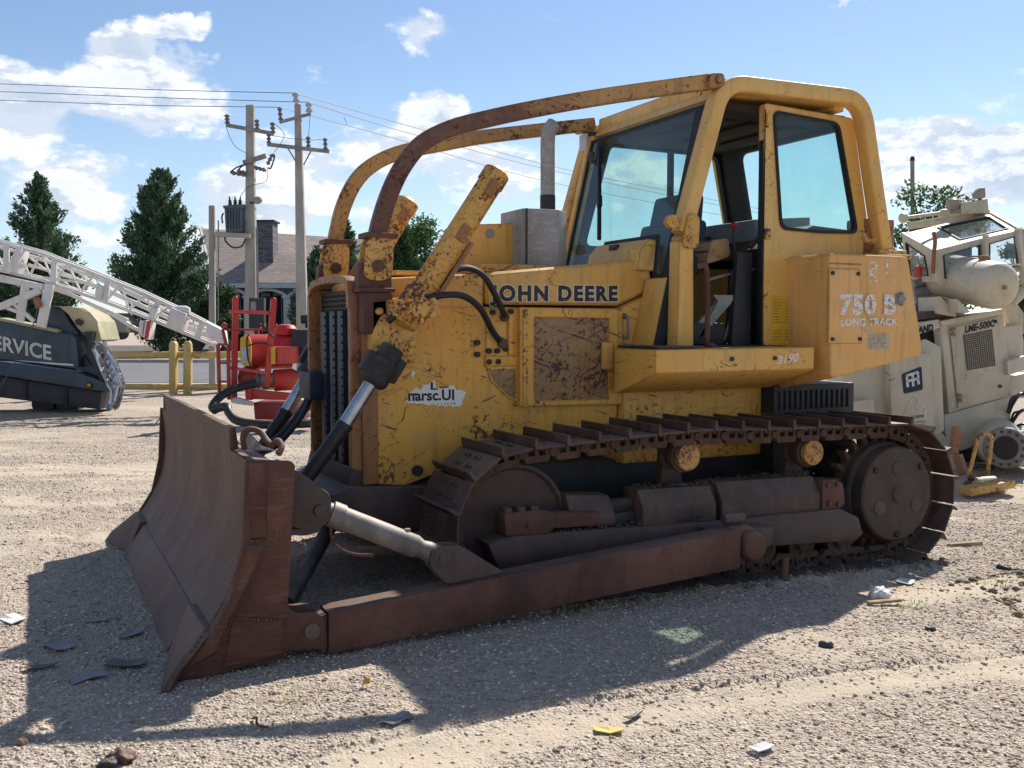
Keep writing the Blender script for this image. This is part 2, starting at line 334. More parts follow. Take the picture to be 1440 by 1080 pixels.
# ---------------------------------------------------------------- mesh building
ORI = {}
class MB:
    def __init__(s): s.v = []; s.f = []; s.mi = []; s.cur = 0
    def add(s, vs, fs):
        k = len(s.v); s.v += [tuple(p) for p in vs]; s.f += [tuple(i+k for i in f) for f in fs]; s.mi += [s.cur]*len(fs)
        return s
    def box(s, x0, x1, y0, y1, z0, z1):
        return s.add([(x0,y0,z0),(x1,y0,z0),(x1,y1,z0),(x0,y1,z0),(x0,y0,z1),(x1,y0,z1),(x1,y1,z1),(x0,y1,z1)],
                     [(0,3,2,1),(4,5,6,7),(0,1,5,4),(1,2,6,5),(2,3,7,6),(3,0,4,7)])
    def hull2(s, a, b):                    # two equal-length rings -> closed solid
        n = len(a)
        return s.add(list(a)+list(b), [tuple(range(n))[::-1], tuple(range(n, 2*n))] + [(i, (i+1) % n, n+(i+1) % n, n+i) for i in range(n)])
    def prism(s, pts, y0, y1, ax='y'):     # outline in the plane across ax
        def P(p, t): return (p[0], t, p[1]) if ax == 'y' else (t, p[0], p[1]) if ax == 'x' else (p[0], p[1], t)
        return s.hull2([P(p, y0) for p in pts], [P(p, y1) for p in pts])
    def slab(s, pts, d, thick):            # outline seen at distance d, real thickness away from the viewer
        a = [at(px, py, d) for px, py in pts]; return s.hull2(a, [p+FH*thick for p in a])
    def bar(s, p0, p1, w, h, up=(0, 0, 1)):
        p0, p1 = Vector(p0), Vector(p1); t = (p1-p0).normalized(); u = Vector(up)
        sd = t.cross(u)
        if sd.length < 1e-3: sd = t.cross(Vector((1, 0, 0)))
        sd.normalize(); u = sd.cross(t)
        q = [(-1,-1),(1,-1),(1,1),(-1,1)]
        return s.hull2([p0+sd*a*w/2+u*b*h/2 for a, b in q], [p1+sd*a*w/2+u*b*h/2 for a, b in q])
    def cyl(s, p0, p1, r0, r1=None, n=20):
        r1 = r0 if r1 is None else r1
        p0, p1 = Vector(p0), Vector(p1); t = (p1-p0).normalized()
        a = t.cross(Vector((0, 0, 1)) if abs(t.z) < .9 else Vector((1, 0, 0))).normalized(); b = t.cross(a)
        A = [p0+(a*math.cos(i*2*math.pi/n)+b*math.sin(i*2*math.pi/n))*r0 for i in range(n)]
        B = [p1+(a*math.cos(i*2*math.pi/n)+b*math.sin(i*2*math.pi/n))*r1 for i in range(n)]
        return s.hull2(A, B)
    def lathe(s, p0, axis, prof, n=32):    # prof: (distance along axis, radius)
        p0, t = Vector(p0), Vector(axis).normalized()
        a = t.cross(Vector((0, 0, 1)) if abs(t.z) < .9 else Vector((1, 0, 0))).normalized(); b = t.cross(a)
        vs = []; fs = []
        for h, r in prof:
            vs += [p0+t*h+(a*math.cos(i*2*math.pi/n)+b*math.sin(i*2*math.pi/n))*r for i in range(n)]
        for k in range(len(prof)-1):
            for i in range(n):
                j = (i+1) % n; fs.append((k*n+i, k*n+j, (k+1)*n+j, (k+1)*n+i))
        fs.append(tuple(range(n))[::-1]); m = (len(prof)-1)*n; fs.append(tuple(range(m, m+n)))
        return s.add(vs, fs)
    def sweep(s, path, prof, up=(0, 1, 0)):  # closed profile (a,b) carried along path; up is a constant side vector
        path = [Vector(p) for p in path]; n = len(prof); vs = []; fs = []
        for i, p in enumerate(path):
            t = (path[min(i+1, len(path)-1)]-path[max(i-1, 0)]).normalized()
            sd = Vector(up); sd = (sd-t*sd.dot(t)).normalized(); nn = t.cross(sd)
            vs += [p+sd*a+nn*b for a, b in prof]
        for k in range(len(path)-1):
            for i in range(n):
                j = (i+1) % n; fs.append((k*n+i, k*n+j, (k+1)*n+j, (k+1)*n+i))
        fs.append(tuple(range(n))[::-1]); m = (len(path)-1)*n; fs.append(tuple(range(m, m+n)))
        return s.add(vs, fs)
    def tube(s, path, r, n=10):
        path = spline(path, 6) if len(path) > 2 else [Vector(p) for p in path]
        prof = [(math.cos(i*2*math.pi/n)*r, math.sin(i*2*math.pi/n)*r) for i in range(n)]
        d = (path[-1]-path[0]).normalized()
        c = [Vector((0, 1, 0)), Vector((1, 0, 0)), Vector((0, 0, 1))]
        tang = [(path[i+1]-path[i]).normalized() for i in range(len(path)-1)]
        up = min(c, key=lambda u: max(abs(u.dot(t)) for t in tang))
        return s.sweep(path, prof, up)
    def build(s, name, mat, parent=None, bevel=0.0, smooth=35, origin=None, seg=2, label=None):
        root = parent
        while root is not None and root.parent is not None: root = root.parent
        O = Vector(origin) if origin is not None else ORI.get(root.name, Vector()) if root is not None else Vector()
        me = bpy.data.meshes.new(name)
        me.from_pydata([tuple(Vector(p)-O) for p in s.v], [], s.f)
        mats = mat if isinstance(mat, (list, tuple)) else [mat]
        for q in mats: me.materials.append(MATS[q])
        if len(mats) > 1: me.polygons.foreach_set('material_index', s.mi)
        bm = bmesh.new(); bm.from_mesh(me); bmesh.ops.recalc_face_normals(bm, faces=bm.faces)
        if bevel > 0:
            es = [e for e in bm.edges if len(e.link_faces) == 2 and e.calc_face_angle(0) > R(28)]
            try: bmesh.ops.bevel(bm, geom=es, offset=bevel, segments=seg, profile=0.6, affect='EDGES', clamp_overlap=True)
            except Exception: pass
        bm.to_mesh(me); bm.free()
        if smooth: me.shade_smooth(); me.set_sharp_from_angle(angle=R(smooth))
        o = bpy.data.objects.new(name, me); COL.objects.link(o)
        if parent is not None: o.parent = parent
        elif origin is not None: o.location = O; ORI[o.name] = O
        if label: o['label'] = label
        return o
def spline(pts, k=6):
    pts = [Vector(p) for p in pts]; out = []
    for i in range(len(pts)-1):
        p0 = pts[max(i-1, 0)]; p1 = pts[i]; p2 = pts[i+1]; p3 = pts[min(i+2, len(pts)-1)]
        for j in range(k):
            t = j/k
            out.append(0.5*((2*p1)+(p2-p0)*t+(2*p0-5*p1+4*p2-p3)*t*t+(3*p1-p0-3*p2+p3)*t*t*t))
    return out+[pts[-1]]
def rrect(x0, x1, y0, y1, r, n=4):
    out = []
    for cx, cy, a in ((x1-r, y1-r, 0), (x0+r, y1-r, 90), (x0+r, y0+r, 180), (x1-r, y0+r, 270)):
        out += [(cx+r*math.cos(R(a+90*i/n)), cy+r*math.sin(R(a+90*i/n))) for i in range(n+1)]
    return out
def rpoly(pts, r, n=4):                   # polygon with rounded corners
    out = []; m = len(pts)
    for i in range(m):
        p = Vector(pts[i]); a = Vector(pts[i-1])-p; b = Vector(pts[(i+1) % m])-p
        rr = min(r, a.length*.45, b.length*.45); a = p+a.normalized()*rr; b = p+b.normalized()*rr
        for j in range(n+1):
            t = j/n; out.append(tuple(a*(1-t)**2+p*2*t*(1-t)+b*t*t))
    return out
def ring(outer, inner, d0, d1, mk):        # frame between two equal-length outlines; mk(p, depth) -> point
    n = len(outer); vs = [mk(p, d0) for p in outer]+[mk(p, d0) for p in inner]+[mk(p, d1) for p in outer]+[mk(p, d1) for p in inner]
    fs = []
    for i in range(n):
        j = (i+1) % n
        fs += [(i, j, n+j, n+i), (2*n+i, 3*n+i, 3*n+j, 2*n+j), (i, 2*n+i, 2*n+j, j), (n+i, n+j, 3*n+j, 3*n+i)]
    return vs, fs
def tag(o, label=None, cat=None, group=None, kind=None):
    if label: o['label'] = label
    if cat: o['category'] = cat
    if group: o['group'] = group
    if kind: o['kind'] = kind
    return o
def thing(name, label, cat, origin, group=None):
    o = bpy.data.objects.new(name, None); COL.objects.link(o); o.location = origin; o.empty_display_size = 0.2
    ORI[o.name] = Vector(origin)
    return tag(o, label, cat, group)
def letters(text, parent, mat, p, right, up, size, name='lettering', bold=0.0, sx=1.0, spacing=1.0, shear=0.0, thick=0.0008):
    """text lying flat on a surface: p = lower left corner, right/up = directions on that surface"""
    c = bpy.data.curves.new(name, 'FONT'); c.body = text; c.size = 1.0; c.offset = bold; c.space_character = spacing; c.shear = shear
    c.resolution_u = 3; c.extrude = 0
    t = bpy.data.objects.new(name, c); COL.objects.link(t)
    bpy.context.view_layer.update()
    me = bpy.data.meshes.new_from_object(t.evaluated_get(bpy.context.evaluated_depsgraph_get()))
    bpy.data.objects.remove(t); bpy.data.curves.remove(c)
    root = parent
    while root.parent is not None: root = root.parent
    O = ORI[root.name]
    rv, uv = Vector(right).normalized(), Vector(up).normalized(); s = size/0.70   # cap height = size
    for v in me.vertices: v.co = Vector(p)-O+rv*(v.co.x*s*sx)+uv*(v.co.y*s)
    me.materials.clear(); me.materials.append(MATS[mat])
    o = bpy.data.objects.new(name, me); COL.objects.link(o); o.parent = parent
    return o
def text_width(text, bold=0.0, spacing=1.0):
    c = bpy.data.curves.new('w', 'FONT'); c.body = text; c.offset = bold; c.space_character = spacing
    t = bpy.data.objects.new('w', c); COL.objects.link(t); bpy.context.view_layer.update()
    w = t.dimensions.x; bpy.data.objects.remove(t); bpy.data.curves.remove(c); return w/0.70

# ================================================================ ground
def _h(ix, iy, sd):
    a = (ix.astype(np.int64)*374761393 + iy.astype(np.int64)*668265263 + sd*1442695041) & 0xffffffff
    a = ((a ^ (a >> 13))*1274126177) & 0xffffffff
    return ((a ^ (a >> 16)) & 0xffff)/65535.0
def vn(x, y, sd=0):
    ix = np.floor(x); iy = np.floor(y); fx = x-ix; fy = y-iy
    fx = fx*fx*(3-2*fx); fy = fy*fy*(3-2*fy)
    a = _h(ix, iy, sd); b = _h(ix+1, iy, sd); c = _h(ix, iy+1, sd); d = _h(ix+1, iy+1, sd)
    return (a*(1-fx)+b*fx)*(1-fy)+(c*(1-fx)+d*fx)*fy
def fbm(x, y, o=4, sd=0):
    s = 0; a = 0.5; t = 0
    for k in range(o):
        s = s+a*vn(x, y, sd+k*17); t += a; x = x*2.03+5.1; y = y*2.03+1.7; a *= 0.5
    return s/t
def sst(x, a, b):
    t = np.clip((x-a)/(b-a), 0, 1); return t*t*(3-2*t)
def seg_dist(x, y, pts):
    d = np.full(np.shape(x), 1e9)
    for (x0, y0), (x1, y1) in zip(pts[:-1], pts[1:]):
        dx, dy = x1-x0, y1-y0; t = np.clip(((x-x0)*dx+(y-y0)*dy)/(dx*dx+dy*dy), 0, 1)
        d = np.minimum(d, np.hypot(x-x0-t*dx, y-y0-t*dy))
    return d
RUT_A = [(6.2, -3.15), (4.14, -2.84), (2.85, -2.66), (1.82, -2.47), (0.6, -2.5)]
RUT_B = [(5.6, -3.35), (3.74, -3.12), (2.61, -2.93), (1.6, -2.88), (0.3, -3.1)]
def smooth_dirt(x, y):                    # 1 where the surface is fine packed dirt, 0 where loose gravel
    d = seg_dist(x, y, [(6, -3.25), (3.9, -2.98), (2.7, -2.80), (1.7, -2.68), (0.5, -2.8)])
    m = np.exp(-(d/0.17)**2)*0.95*(0.6+0.6*fbm(x*2.5, y*2.5, 3, 88))
    u = x*math.cos(YAW)-y*math.sin(YAW); v = x*math.sin(YAW)+y*math.cos(YAW)
    wq = 1.6*(fbm(u*0.8, v*0.9, 3, 44)-0.5); st = 0.75*fbm(u*0.35+3, v*2.2+u*0.12+wq, 3, 40)+0.25*fbm(u*2.2, v*4.5, 3, 47)
    m2 = sst(st, 0.50, 0.66)*sst(v, 0.6, 2.0)*(1-sst(v, 6.5, 9.0))*0.75
    m3 = sst(fbm(x*0.9, y*1.3, 3, 77), 0.60, 0.70)*0.6
    m4 = np.exp(-(((x-4.55)/0.55)**2+((y+2.0)/0.16)**2))
    return np.clip(m+m2+m3+m4, 0, 1)
def gh(x, y):
    x = np.asarray(x, float); y = np.asarray(y, float)
    fade = sst(x, -5.9, -5.0)*(1-sst(x, 12.2, 13.4))*sst(y, -4.9, -4.4)*(1-sst(y, 11.4, 12.9))
    u = x*math.cos(YAW)-y*math.sin(YAW); v = x*math.sin(YAW)+y*math.cos(YAW)
    h = (fbm(x*0.8, y*0.8, 3, 3)-0.5)*0.045+(fbm(x*5, y*5, 3, 9)-0.5)*0.022
    h = h+(fbm(x*28, y*28, 2, 19)-0.5)*0.010*(1-smooth_dirt(x, y)*0.7)
    w = 0.03*(fbm(x*3, y*3, 2, 5)-0.5)
    h = h-0.028*np.exp(-((seg_dist(x, y, RUT_A)+w)/0.030)**2)+0.014*np.exp(-((seg_dist(x, y+0.06, RUT_A)+w)/0.04)**2)
    h = h-0.016*np.exp(-((seg_dist(x, y, RUT_B)+w)/0.028)**2)
    tr = fbm(u*0.45, v*4.2+u*0.25, 3, 60)
    h = h+(tr-0.5)*0.075*sst(v, 0.4, 2.2)*(1-sst(v, 8, 11))
    ridge = np.abs(fbm(u*0.6+9, v*3.0+u*0.1+1.2*(fbm(u, v, 2, 73)-.5), 3, 71)-0.5)
    h = h-0.030*np.exp(-(ridge/0.010)**2)*sst(v, 0.5, 2.0)*(1-sst(v, 8, 11))
    # churned heap behind the track and dirt banked along the track
    h = h+0.075*np.exp(-(((x-5.15)/0.55)**2+((y+2.05-0.15*(x-5))/0.20)**2))*(0.5+fbm(x*9, y*9, 3, 31))
    h = h+0.030*np.exp(-(((y+1.36)/0.07)**2))*sst(x, 2.2, 2.9)*(1-sst(x, 5.2, 5.8))*fbm(x*6, y*6, 2, 35)
    flat = sst(y, -1.33, -1.20)*(1-sst(y, 1.2, 1.35))*sst(x, 1.9, 2.2)*(1-sst(x, 5.6, 5.9))
    h = h*(1-0.75*flat)-0.020*flat-0.040*sst(x, 3.0, 5.2)*(1-sst(x, 7, 10))
    return h*fade
def gz(x, y): return float(gh(np.array([x]), np.array([y]))[0])

def ground_mat():
    m, g, b, o, v = new_mat('gravel_ground')
    at_ = g.n.new('ShaderNodeAttribute'); at_.attribute_name = 'dirt'
    dirt = at_.outputs['Fac']
    geo = g.n.new('ShaderNodeNewGeometry')
    p = geo.outputs['Position']
    cells = g.voro(p, 75, out=1); cells2 = g.voro(p, 30, out=1)
    c1 = g.mix(0.5, cells, cells2)
    n = g.n.new('ShaderNodeSeparateColor'); g.lk(c1, n.inputs[0])
    grav = g.mix(n.outputs[0], (0.29, 0.232, 0.178), (0.56, 0.478, 0.388))
    big = g.noise(p, 0.55, 5.0, 0.6)
    grav = g.mix(g.ss(big, 0.40, 0.70, 0, 0.55), grav, (0.38, 0.32, 0.26))
    fine = g.noise(p, 55, 5.0, 0.7)
    dcol = g.mix(fine, (0.40, 0.335, 0.25), (0.55, 0.465, 0.355))
    col = g.mix(dirt, grav, dcol)
    oil = g.ss(g.noise(p, 0.8, 4.0, 0.6), 0.62, 0.74, 0, 0.35)
    col = g.mix(oil, col, (0.14, 0.115, 0.10))
    g.lk(col, b.inputs['Base Color']); b.inputs['Roughness'].default_value = 0.95; b.inputs['Specular IOR Level'].default_value = 0.2
    dist = g.voro(p, 75, out=0); dist2 = g.voro(p, 28, out=0)
    hh = g.math('MULTIPLY', g.math('ADD', g.math('MULTIPLY', dist, -1.0), g.math('MULTIPLY', dist2, -1.2)), g.math('SUBTRACT', 1.15, dirt))
    hh = g.math('ADD', hh, g.math('MULTIPLY', fine, 0.5))
    bump(g, b, hh, 0.85, 0.012)
ground_mat()
def stone_mat():
    m, g, b, o, v = new_mat('loose_stone')
    geo = g.n.new('ShaderNodeNewGeometry'); rnd = geo.outputs['Random Per Island']
    r = g.n.new('ShaderNodeValToRGB'); g.lk(rnd, r.inputs[0]); e = r.color_ramp.elements
    e[0].position = 0; e[0].color = (0.27, 0.215, 0.178, 1); e[1].position = 1; e[1].color = (0.72, 0.64, 0.55, 1)
    for pos, c in ((0.22, (0.38, 0.305, 0.245, 1)), (0.6, (0.50, 0.42, 0.345, 1)), (0.85, (0.66, 0.565, 0.47, 1))):
        q = e.new(pos); q.color = c
    g.lk(r.outputs[0], b.inputs['Base Color']); b.inputs['Roughness'].default_value = 0.9; b.inputs['Specular IOR Level'].default_value = 0.25
stone_mat()

def make_ground():
    nx, ny = 600, 560
    xs = np.linspace(-6, 13.5, nx); ys = np.linspace(-5, 13, ny)
    # finer rows close to the viewpoint
    xs = -6+19.5*np.linspace(0, 1, nx); ys = -5+18*(np.linspace(0, 1, ny)**1.35)
    X, Yg = np.meshgrid(xs, ys); Zg = gh(X, Yg)
    V = np.stack([X.ravel(), Yg.ravel(), Zg.ravel()], 1)
    i = np.arange(nx-1); j = np.arange(ny-1); I, J = np.meshgrid(i, j); a = (J*nx+I).ravel()
    Fq = np.stack([a, a+1, a+nx+1, a+nx], 1)
    # outer skirt out to the horizon
    k = len(V); big = 1500.0
    skirt = [(-big, -big), (big, -big), (big, big), (-big, big)]; cor = [0, nx-1, nx*ny-1, nx*(ny-1)]
    V = np.vstack([V, [(x, y, 0.0) for x, y in skirt]])
    # border loops
    bot = list(range(nx)); right = [nx-1+r*nx for r in range(ny)]; top = [nx*ny-1-c for c in range(nx)]; left = [nx*(ny-1)-r*nx for r in range(ny)]
    faces = [tuple(map(int, f)) for f in Fq]
    for loop, s0, s1 in ((bot, 0, 1), (right, 1, 2), (top, 2, 3), (left, 3, 0)):
        faces.append(tuple([int(q) for q in loop][::-1]+[k+s0, k+s1]))
    me = bpy.data.meshes.new('ground'); me.from_pydata(V.tolist(), [], faces)
    at_ = me.attributes.new('dirt', 'FLOAT', 'POINT')
    dv = np.concatenate([smooth_dirt(X, Yg).ravel()*0.95, np.full(4, 0.25)]).astype(np.float32)
    at_.data.foreach_set('value', dv)
    me.materials.append(MATS['gravel_ground']); me.shade_smooth()
    o = bpy.data.objects.new('ground', me); COL.objects.link(o); o['kind'] = 'structure'
make_ground()

def stones(name, N, x0, x1, y0, y1, s0, s1, seed, mat='loose_stone', keep=None, label=None):
    rg = np.random.default_rng(seed)
    x = rg.uniform(x0, x1, N); y = rg.uniform(y0, y1, N)
    # only inside the wedge of ground in front of the viewpoint and a margin around it
    dx, dy = x-CAM.x, y-CAM.y; u = dx*math.cos(YAW)-dy*math.sin(YAW); v = dx*math.sin(YAW)+dy*math.cos(YAW)
    ok = (np.abs(u) < 0.56*v+0.6) & (v > 2.6)
    ok &= rg.random(N) > smooth_dirt(x, y)*0.80
    ok &= rg.random(N) < 0.35+1.1*fbm(x*1.7, y*1.7, 3, 91)
    if keep is not None: ok &= keep(x, y)
    x, y = x[ok], y[ok]; n = len(x)
    s = s0*(s1/s0)**(rg.random(n)**3.3)
    base = np.array([(1,0,0),(0,1,0),(-1,0,0),(0,-1,0),(0,0,1),(0,0,-1)], float)
    P = base[None]*rg.uniform(0.65, 1.25, (n, 6, 1))+rg.normal(0, 0.16, (n, 6, 3))
    P[:, :, 2] *= rg.uniform(0.4, 0.8, (n, 1)); P[:, :, 0] *= rg.uniform(0.8, 1.4, (n, 1))
    a = rg.uniform(0, 6.28, n); ca, sa = np.cos(a)[:, None], np.sin(a)[:, None]
    Px = P[:, :, 0]*ca-P[:, :, 1]*sa; Py = P[:, :, 0]*sa+P[:, :, 1]*ca
    P[:, :, 0] = Px; P[:, :, 1] = Py
    P *= s[:, None, None]
    P[:, :, 0] += x[:, None]; P[:, :, 1] += y[:, None]; P[:, :, 2] += (gh(x, y)+s*0.20)[:, None]
    tri = np.array([(0,1,4),(1,2,4),(2,3,4),(3,0,4),(1,0,5),(2,1,5),(3,2,5),(0,3,5)])
    T = (tri[None]+np.arange(n)[:, None, None]*6).reshape(-1, 3)
    me = bpy.data.meshes.new(name); me.vertices.add(n*6); me.vertices.foreach_set('co', P.reshape(-1).astype(np.float32))
    me.loops.add(len(T)*3); me.loops.foreach_set('vertex_index', T.reshape(-1).astype(np.int32))
    me.polygons.add(len(T)); me.polygons.foreach_set('loop_start', np.arange(0, len(T)*3, 3, dtype=np.int32))
    me.materials.append(MATS[mat]); me.update(calc_edges=True); me.validate()
    o = bpy.data.objects.new(name, me); COL.objects.link(o)
    return tag(o, label or 'loose pinkish tan gravel scattered over the yard in front of the bulldozer', 'gravel', None, 'stuff')
plain('clod_soil', (0.20, 0.155, 0.11), 0.95, var=0.4, scale=4)
stones('gravel', 200000, -2.2, 7.5, -3.7, -0.2, 0.0024, 0.012, 5)
stones('gravel', 75000, -4.5, 11, -0.2, 7.5, 0.004, 0.016, 6, label='coarser loose gravel over the yard behind the blade and toward the fence')
stones('dirt_clods', 2600, 4.6, 6.6, -2.45, -1.75, 0.006, 0.035, 8, mat='clod_soil', label='churned brown dirt clods heaped behind the bulldozer track')

# road across the back, beyond the yellow pipe fence
def strip(name, d0, d1, z, matn, a=-60, b=75):
    o = CAM.copy(); o.z = 0
    pts = [o+FH*d0+RT*a, o+FH*d0+RT*b, o+FH*d1+RT*b, o+FH*d1+RT*a]
    me = bpy.data.meshes.new(name); me.from_pydata([(p.x, p.y, z) for p in pts], [], [(0, 1, 2, 3)])
    me.materials.append(MATS[matn]); r = bpy.data.objects.new(name, me); COL.objects.link(r); r['kind'] = 'structure'; return r
plain('asphalt', (0.15, 0.155, 0.165), 0.85, var=0.12, scale=0.5, spec=0.3)
plain('verge_soil', (0.115, 0.10, 0.075), 0.95, var=0.5, scale=0.7)
plain('kerb_concrete', (0.40, 0.36, 0.31), 0.9, var=0.3, scale=1.0)
strip('road', 26.2, 40.0, 0.012, 'asphalt')
strip('verge', 41.5, 75, 0.016, 'verge_soil')
kb = MB()
o_ = CAM.copy(); o_.z = 0
for i in range(27):
    p = o_+FH*40.6+RT*(-60+i*5.0); kb.bar(p+Vector((0, 0, .06)), p+RT*4.97+Vector((0, 0, .06)), 0.9, 0.16)
r_ = kb.build('kerb', 'kerb_concrete'); r_['kind'] = 'structure'

# ================================================================ the bulldozer
Z0 = Vector((0, 0, 0))
DZ = thing('bulldozer', 'big worn yellow crawler bulldozer with a rusty blade, cab and long tracks', 'bulldozer', (3.4, 0, 0))

# ---- hood, engine sides and radiator
m = MB().prism([(2.46,1.625),(3.385,1.625),(3.655,1.735),(3.625,1.885),(3.56,1.925),(2.46,1.815)], -0.46, 0.46)
m.build('hood', 'hood_yellow', DZ, 0.035, seg=3)
MB().prism([(1.77,1.60),(2.45,1.60),(2.45,1.812),(1.80,1.768),(1.77,1.74)], -0.455, 0.455).build('front_hood', 'hood_yellow', DZ, 0.03, seg=3)
MB().prism([(1.725,0.60),(1.95,0.575),(2.52,0.74),(3.39,0.86),(3.39,1.612),(2.452,1.612),(2.452,1.612),(1.725,1.625)], -0.452, 0.452).build('engine_side', 'side_yellow', DZ, 0.012)
# recessed corner of the side: vertical strip, bolts, louvre corner
MB().prism([(1.69,0.60),(1.785,0.60),(1.785,1.72),(1.69,1.72)], -0.475, -0.40).build('corner_strip', 'brown_yellow', DZ, 0.01)
MB().prism([(1.69,0.60),(1.785,0.60),(1.785,1.72),(1.69,1.72)], 0.40, 0.475).build('corner_strip', 'brown_yellow', DZ, 0.01)
MB().prism([(2.46,1.265),(2.46,1.605),(2.68,1.605),(2.68,1.03),(2.60,1.07),(2.49,1.17)], -0.462, -0.445).build('side_panel', 'side_yellow', DZ, 0.004)
MB().prism([(2.478,1.24),(2.655,1.24),(2.655,1.055),(2.60,1.085),(2.51,1.17)], -0.466, -0.458).build('louvre_plate', 'door_brown', DZ, 0.002)
MB().prism([(2.452,1.255),(2.69,1.255),(2.69,1.32),(2.452,1.32)], -0.470, -0.455).build('side_bracket', 'side_yellow', DZ, 0.004)
MB().prism([(2.60,1.32),(2.64,1.32),(2.64,1.58),(2.60,1.58)], -0.475, -0.455).build('side_bracket', 'side_yellow', DZ, 0.004)
# access door
vs = MB(); out = [(2.665,1.012),(3.365,1.000),(3.365,1.605),(2.665,1.612)]; inn = [(2.765,1.045),(3.295,1.038),(3.295,1.545),(2.765,1.550)]
a, b = ring(out, inn, -0.500, -0.452, lambda p, d: (p[0], d, p[1])); vs.add(a, b)
dr = vs.build('access_door', 'side_yellow', DZ, 0.004)
MB().prism([(2.76,1.04),(3.30,1.033),(3.30,1.55),(2.76,1.555)], -0.488, -0.455).build('door_panel', 'door_brown', dr, 0.003)
MB().prism([(3.235,1.225),(3.325,1.225),(3.325,1.40),(3.235,1.40)], -0.508, -0.495).build('latch_plate', 'hood_yellow', dr, 0.004)
MB().prism([(2.685,1.01),(2.715,1.01),(2.715,1.60),(2.685,1.60)], -0.512, -0.49).build('hinge_bar', 'rusty_yellow', dr, 0.004)
MB().prism([(3.335,1.0),(3.40,1.0),(3.40,1.60),(3.335,1.60)], -0.49, -0.452).build('door_jamb', 'side_yellow', DZ, 0.004)
bl = MB()
for x, z in ((2.40,1.40),(2.40,1.33),(2.475,1.35),(2.53,1.35),(2.475,1.285),(2.535,1.285),(2.50,1.58),(2.62,1.585),(2.585,1.36),(3.355,1.27),(3.355,1.06),(3.36,1.52),(2.02,0.66),(3.42,1.08),(3.42,1.56)):
    r = 0.017 if x > 2.1 else 0.032
    bl.cyl((x,-0.448,z),(x,-0.482,z), r, n=10)
tag(bl.build('bolt', 'greasy_black', DZ), kind='stuff')
# cowl between engine and cab
MB().prism([(3.40,1.36),(3.40,1.615),(3.66,1.725),(3.70,1.36)], -0.47, 0.47).build('cowl', 'hood_yellow', DZ, 0.01)
MB().prism([(3.655,1.42),(3.70,1.36),(3.72,1.36),(3.685,1.93),(3.645,1.90),(3.665,1.74)], -0.47, 0.47).build('hood_seal', 'black_seal', DZ, 0.004)
m = MB(); m.tube([(3.41,-0.475,1.555),(3.41,-0.525,1.555),(3.415,-0.525,1.43),(3.41,-0.475,1.43)], 0.009, 8); m.build('grab_handle', 'grey_steel', DZ)
MB().box(3.42,3.55,-0.50,-0.47,1.365,1.385).build('hinge', 'grey_steel', DZ, 0.004)
# lower hull
m = MB(); m.box(3.40,4.515,-0.50,0.50,0.62,1.085); m.build('hull', 'side_yellow', DZ, 0.01)
m = MB(); m.prism([(1.95,0.28),(5.3,0.28),(5.3,0.64),(2.45,0.64),(1.95,0.56)], -0.42, 0.42); m.build('belly_pan', 'dark_steel', DZ, 0.02)
m = MB(); m.prism([(1.50,0.40),(1.62,0.34),(2.35,0.30),(2.35,0.55),(1.95,0.575),(1.60,0.60),(1.50,0.56)], -0.50, 0.50); m.build('front_guard', 'frame_steel', DZ, 0.025)
m = MB(); m.box(4.52,5.24,-0.62,0.62,0.50,1.10)
for i in range(14): m.box(4.56+i*.047,4.58+i*.047,-0.635,-0.62,0.93,1.06)
m.build('rear_hull', 'dark_steel', DZ, 0.008)

# radiator guard
g_ = MB(); g_.box(1.725,1.76,-0.40,0.40,0.62,1.71); rg_ = g_.build('radiator', 'dark_steel', DZ)
g_ = MB()
for i in range(33): y = -0.40+i*0.025; g_.box(1.700,1.706,y-.0045,y+.0045,0.64,1.70)
for k in range(36): z = 0.66+k*0.0295; g_.box(1.6985,1.7005,-0.405,0.405,z-.006,z+.006)
tag(g_.build('grille_mesh', 'greasy_black', DZ, smooth=0), kind='stuff')
for y in (0.145, -0.045, -0.215):
    m = MB(); m.box(1.640,1.648,y-.055,y+.055,0.66,1.585); m.box(1.648,1.699,y-.055,y-.045,0.66,1.585); m.box(1.648,1.699,y+.045,y+.055,0.66,1.585)
    for k in range(18): m.cyl((1.632,y-.040,0.70+k*.05),(1.641,y-.040,0.70+k*.05), .008, n=6)
    m.build('guard_bar', 'navy_bar', DZ, 0.002)
arc = lambda y: [(1.655,-0.43,1.60),(1.655,-0.42,1.70),(1.655,-0.36,1.755),(1.655,0,1.775),(1.655,0.33,1.755),(1.655,0.42,1.70),(1.655,0.435,1.60),(1.655,0.435,1.20)]
m = MB(); m.sweep(spline(arc(0), 5), [(-.035,-.022),(.035,-.022),(.035,.022),(-.035,.022)], (1,0,0)); m.build('guard_frame', 'brown_yellow', DZ, 0.008)
m = MB(); m.box(1.63,1.70,-0.455,-0.395,0.62,1.68); m.build('guard_frame', 'brown_yellow', DZ, 0.01)
m = MB(); m.box(1.63,1.70,0.405,0.455,0.62,1.30); m.build('guard_frame', 'brown_yellow', DZ, 0.01)
MB().box(1.56,1.70,0.18,0.45,1.04,1.21).build('hose_box', 'navy_bar', DZ, 0.01)
MB().prism([(1.60,0.58),(1.74,0.58),(1.74,0.66),(1.63,0.70)], -0.46, 0.46).build('guard_sill', 'frame_steel', DZ, 0.01)

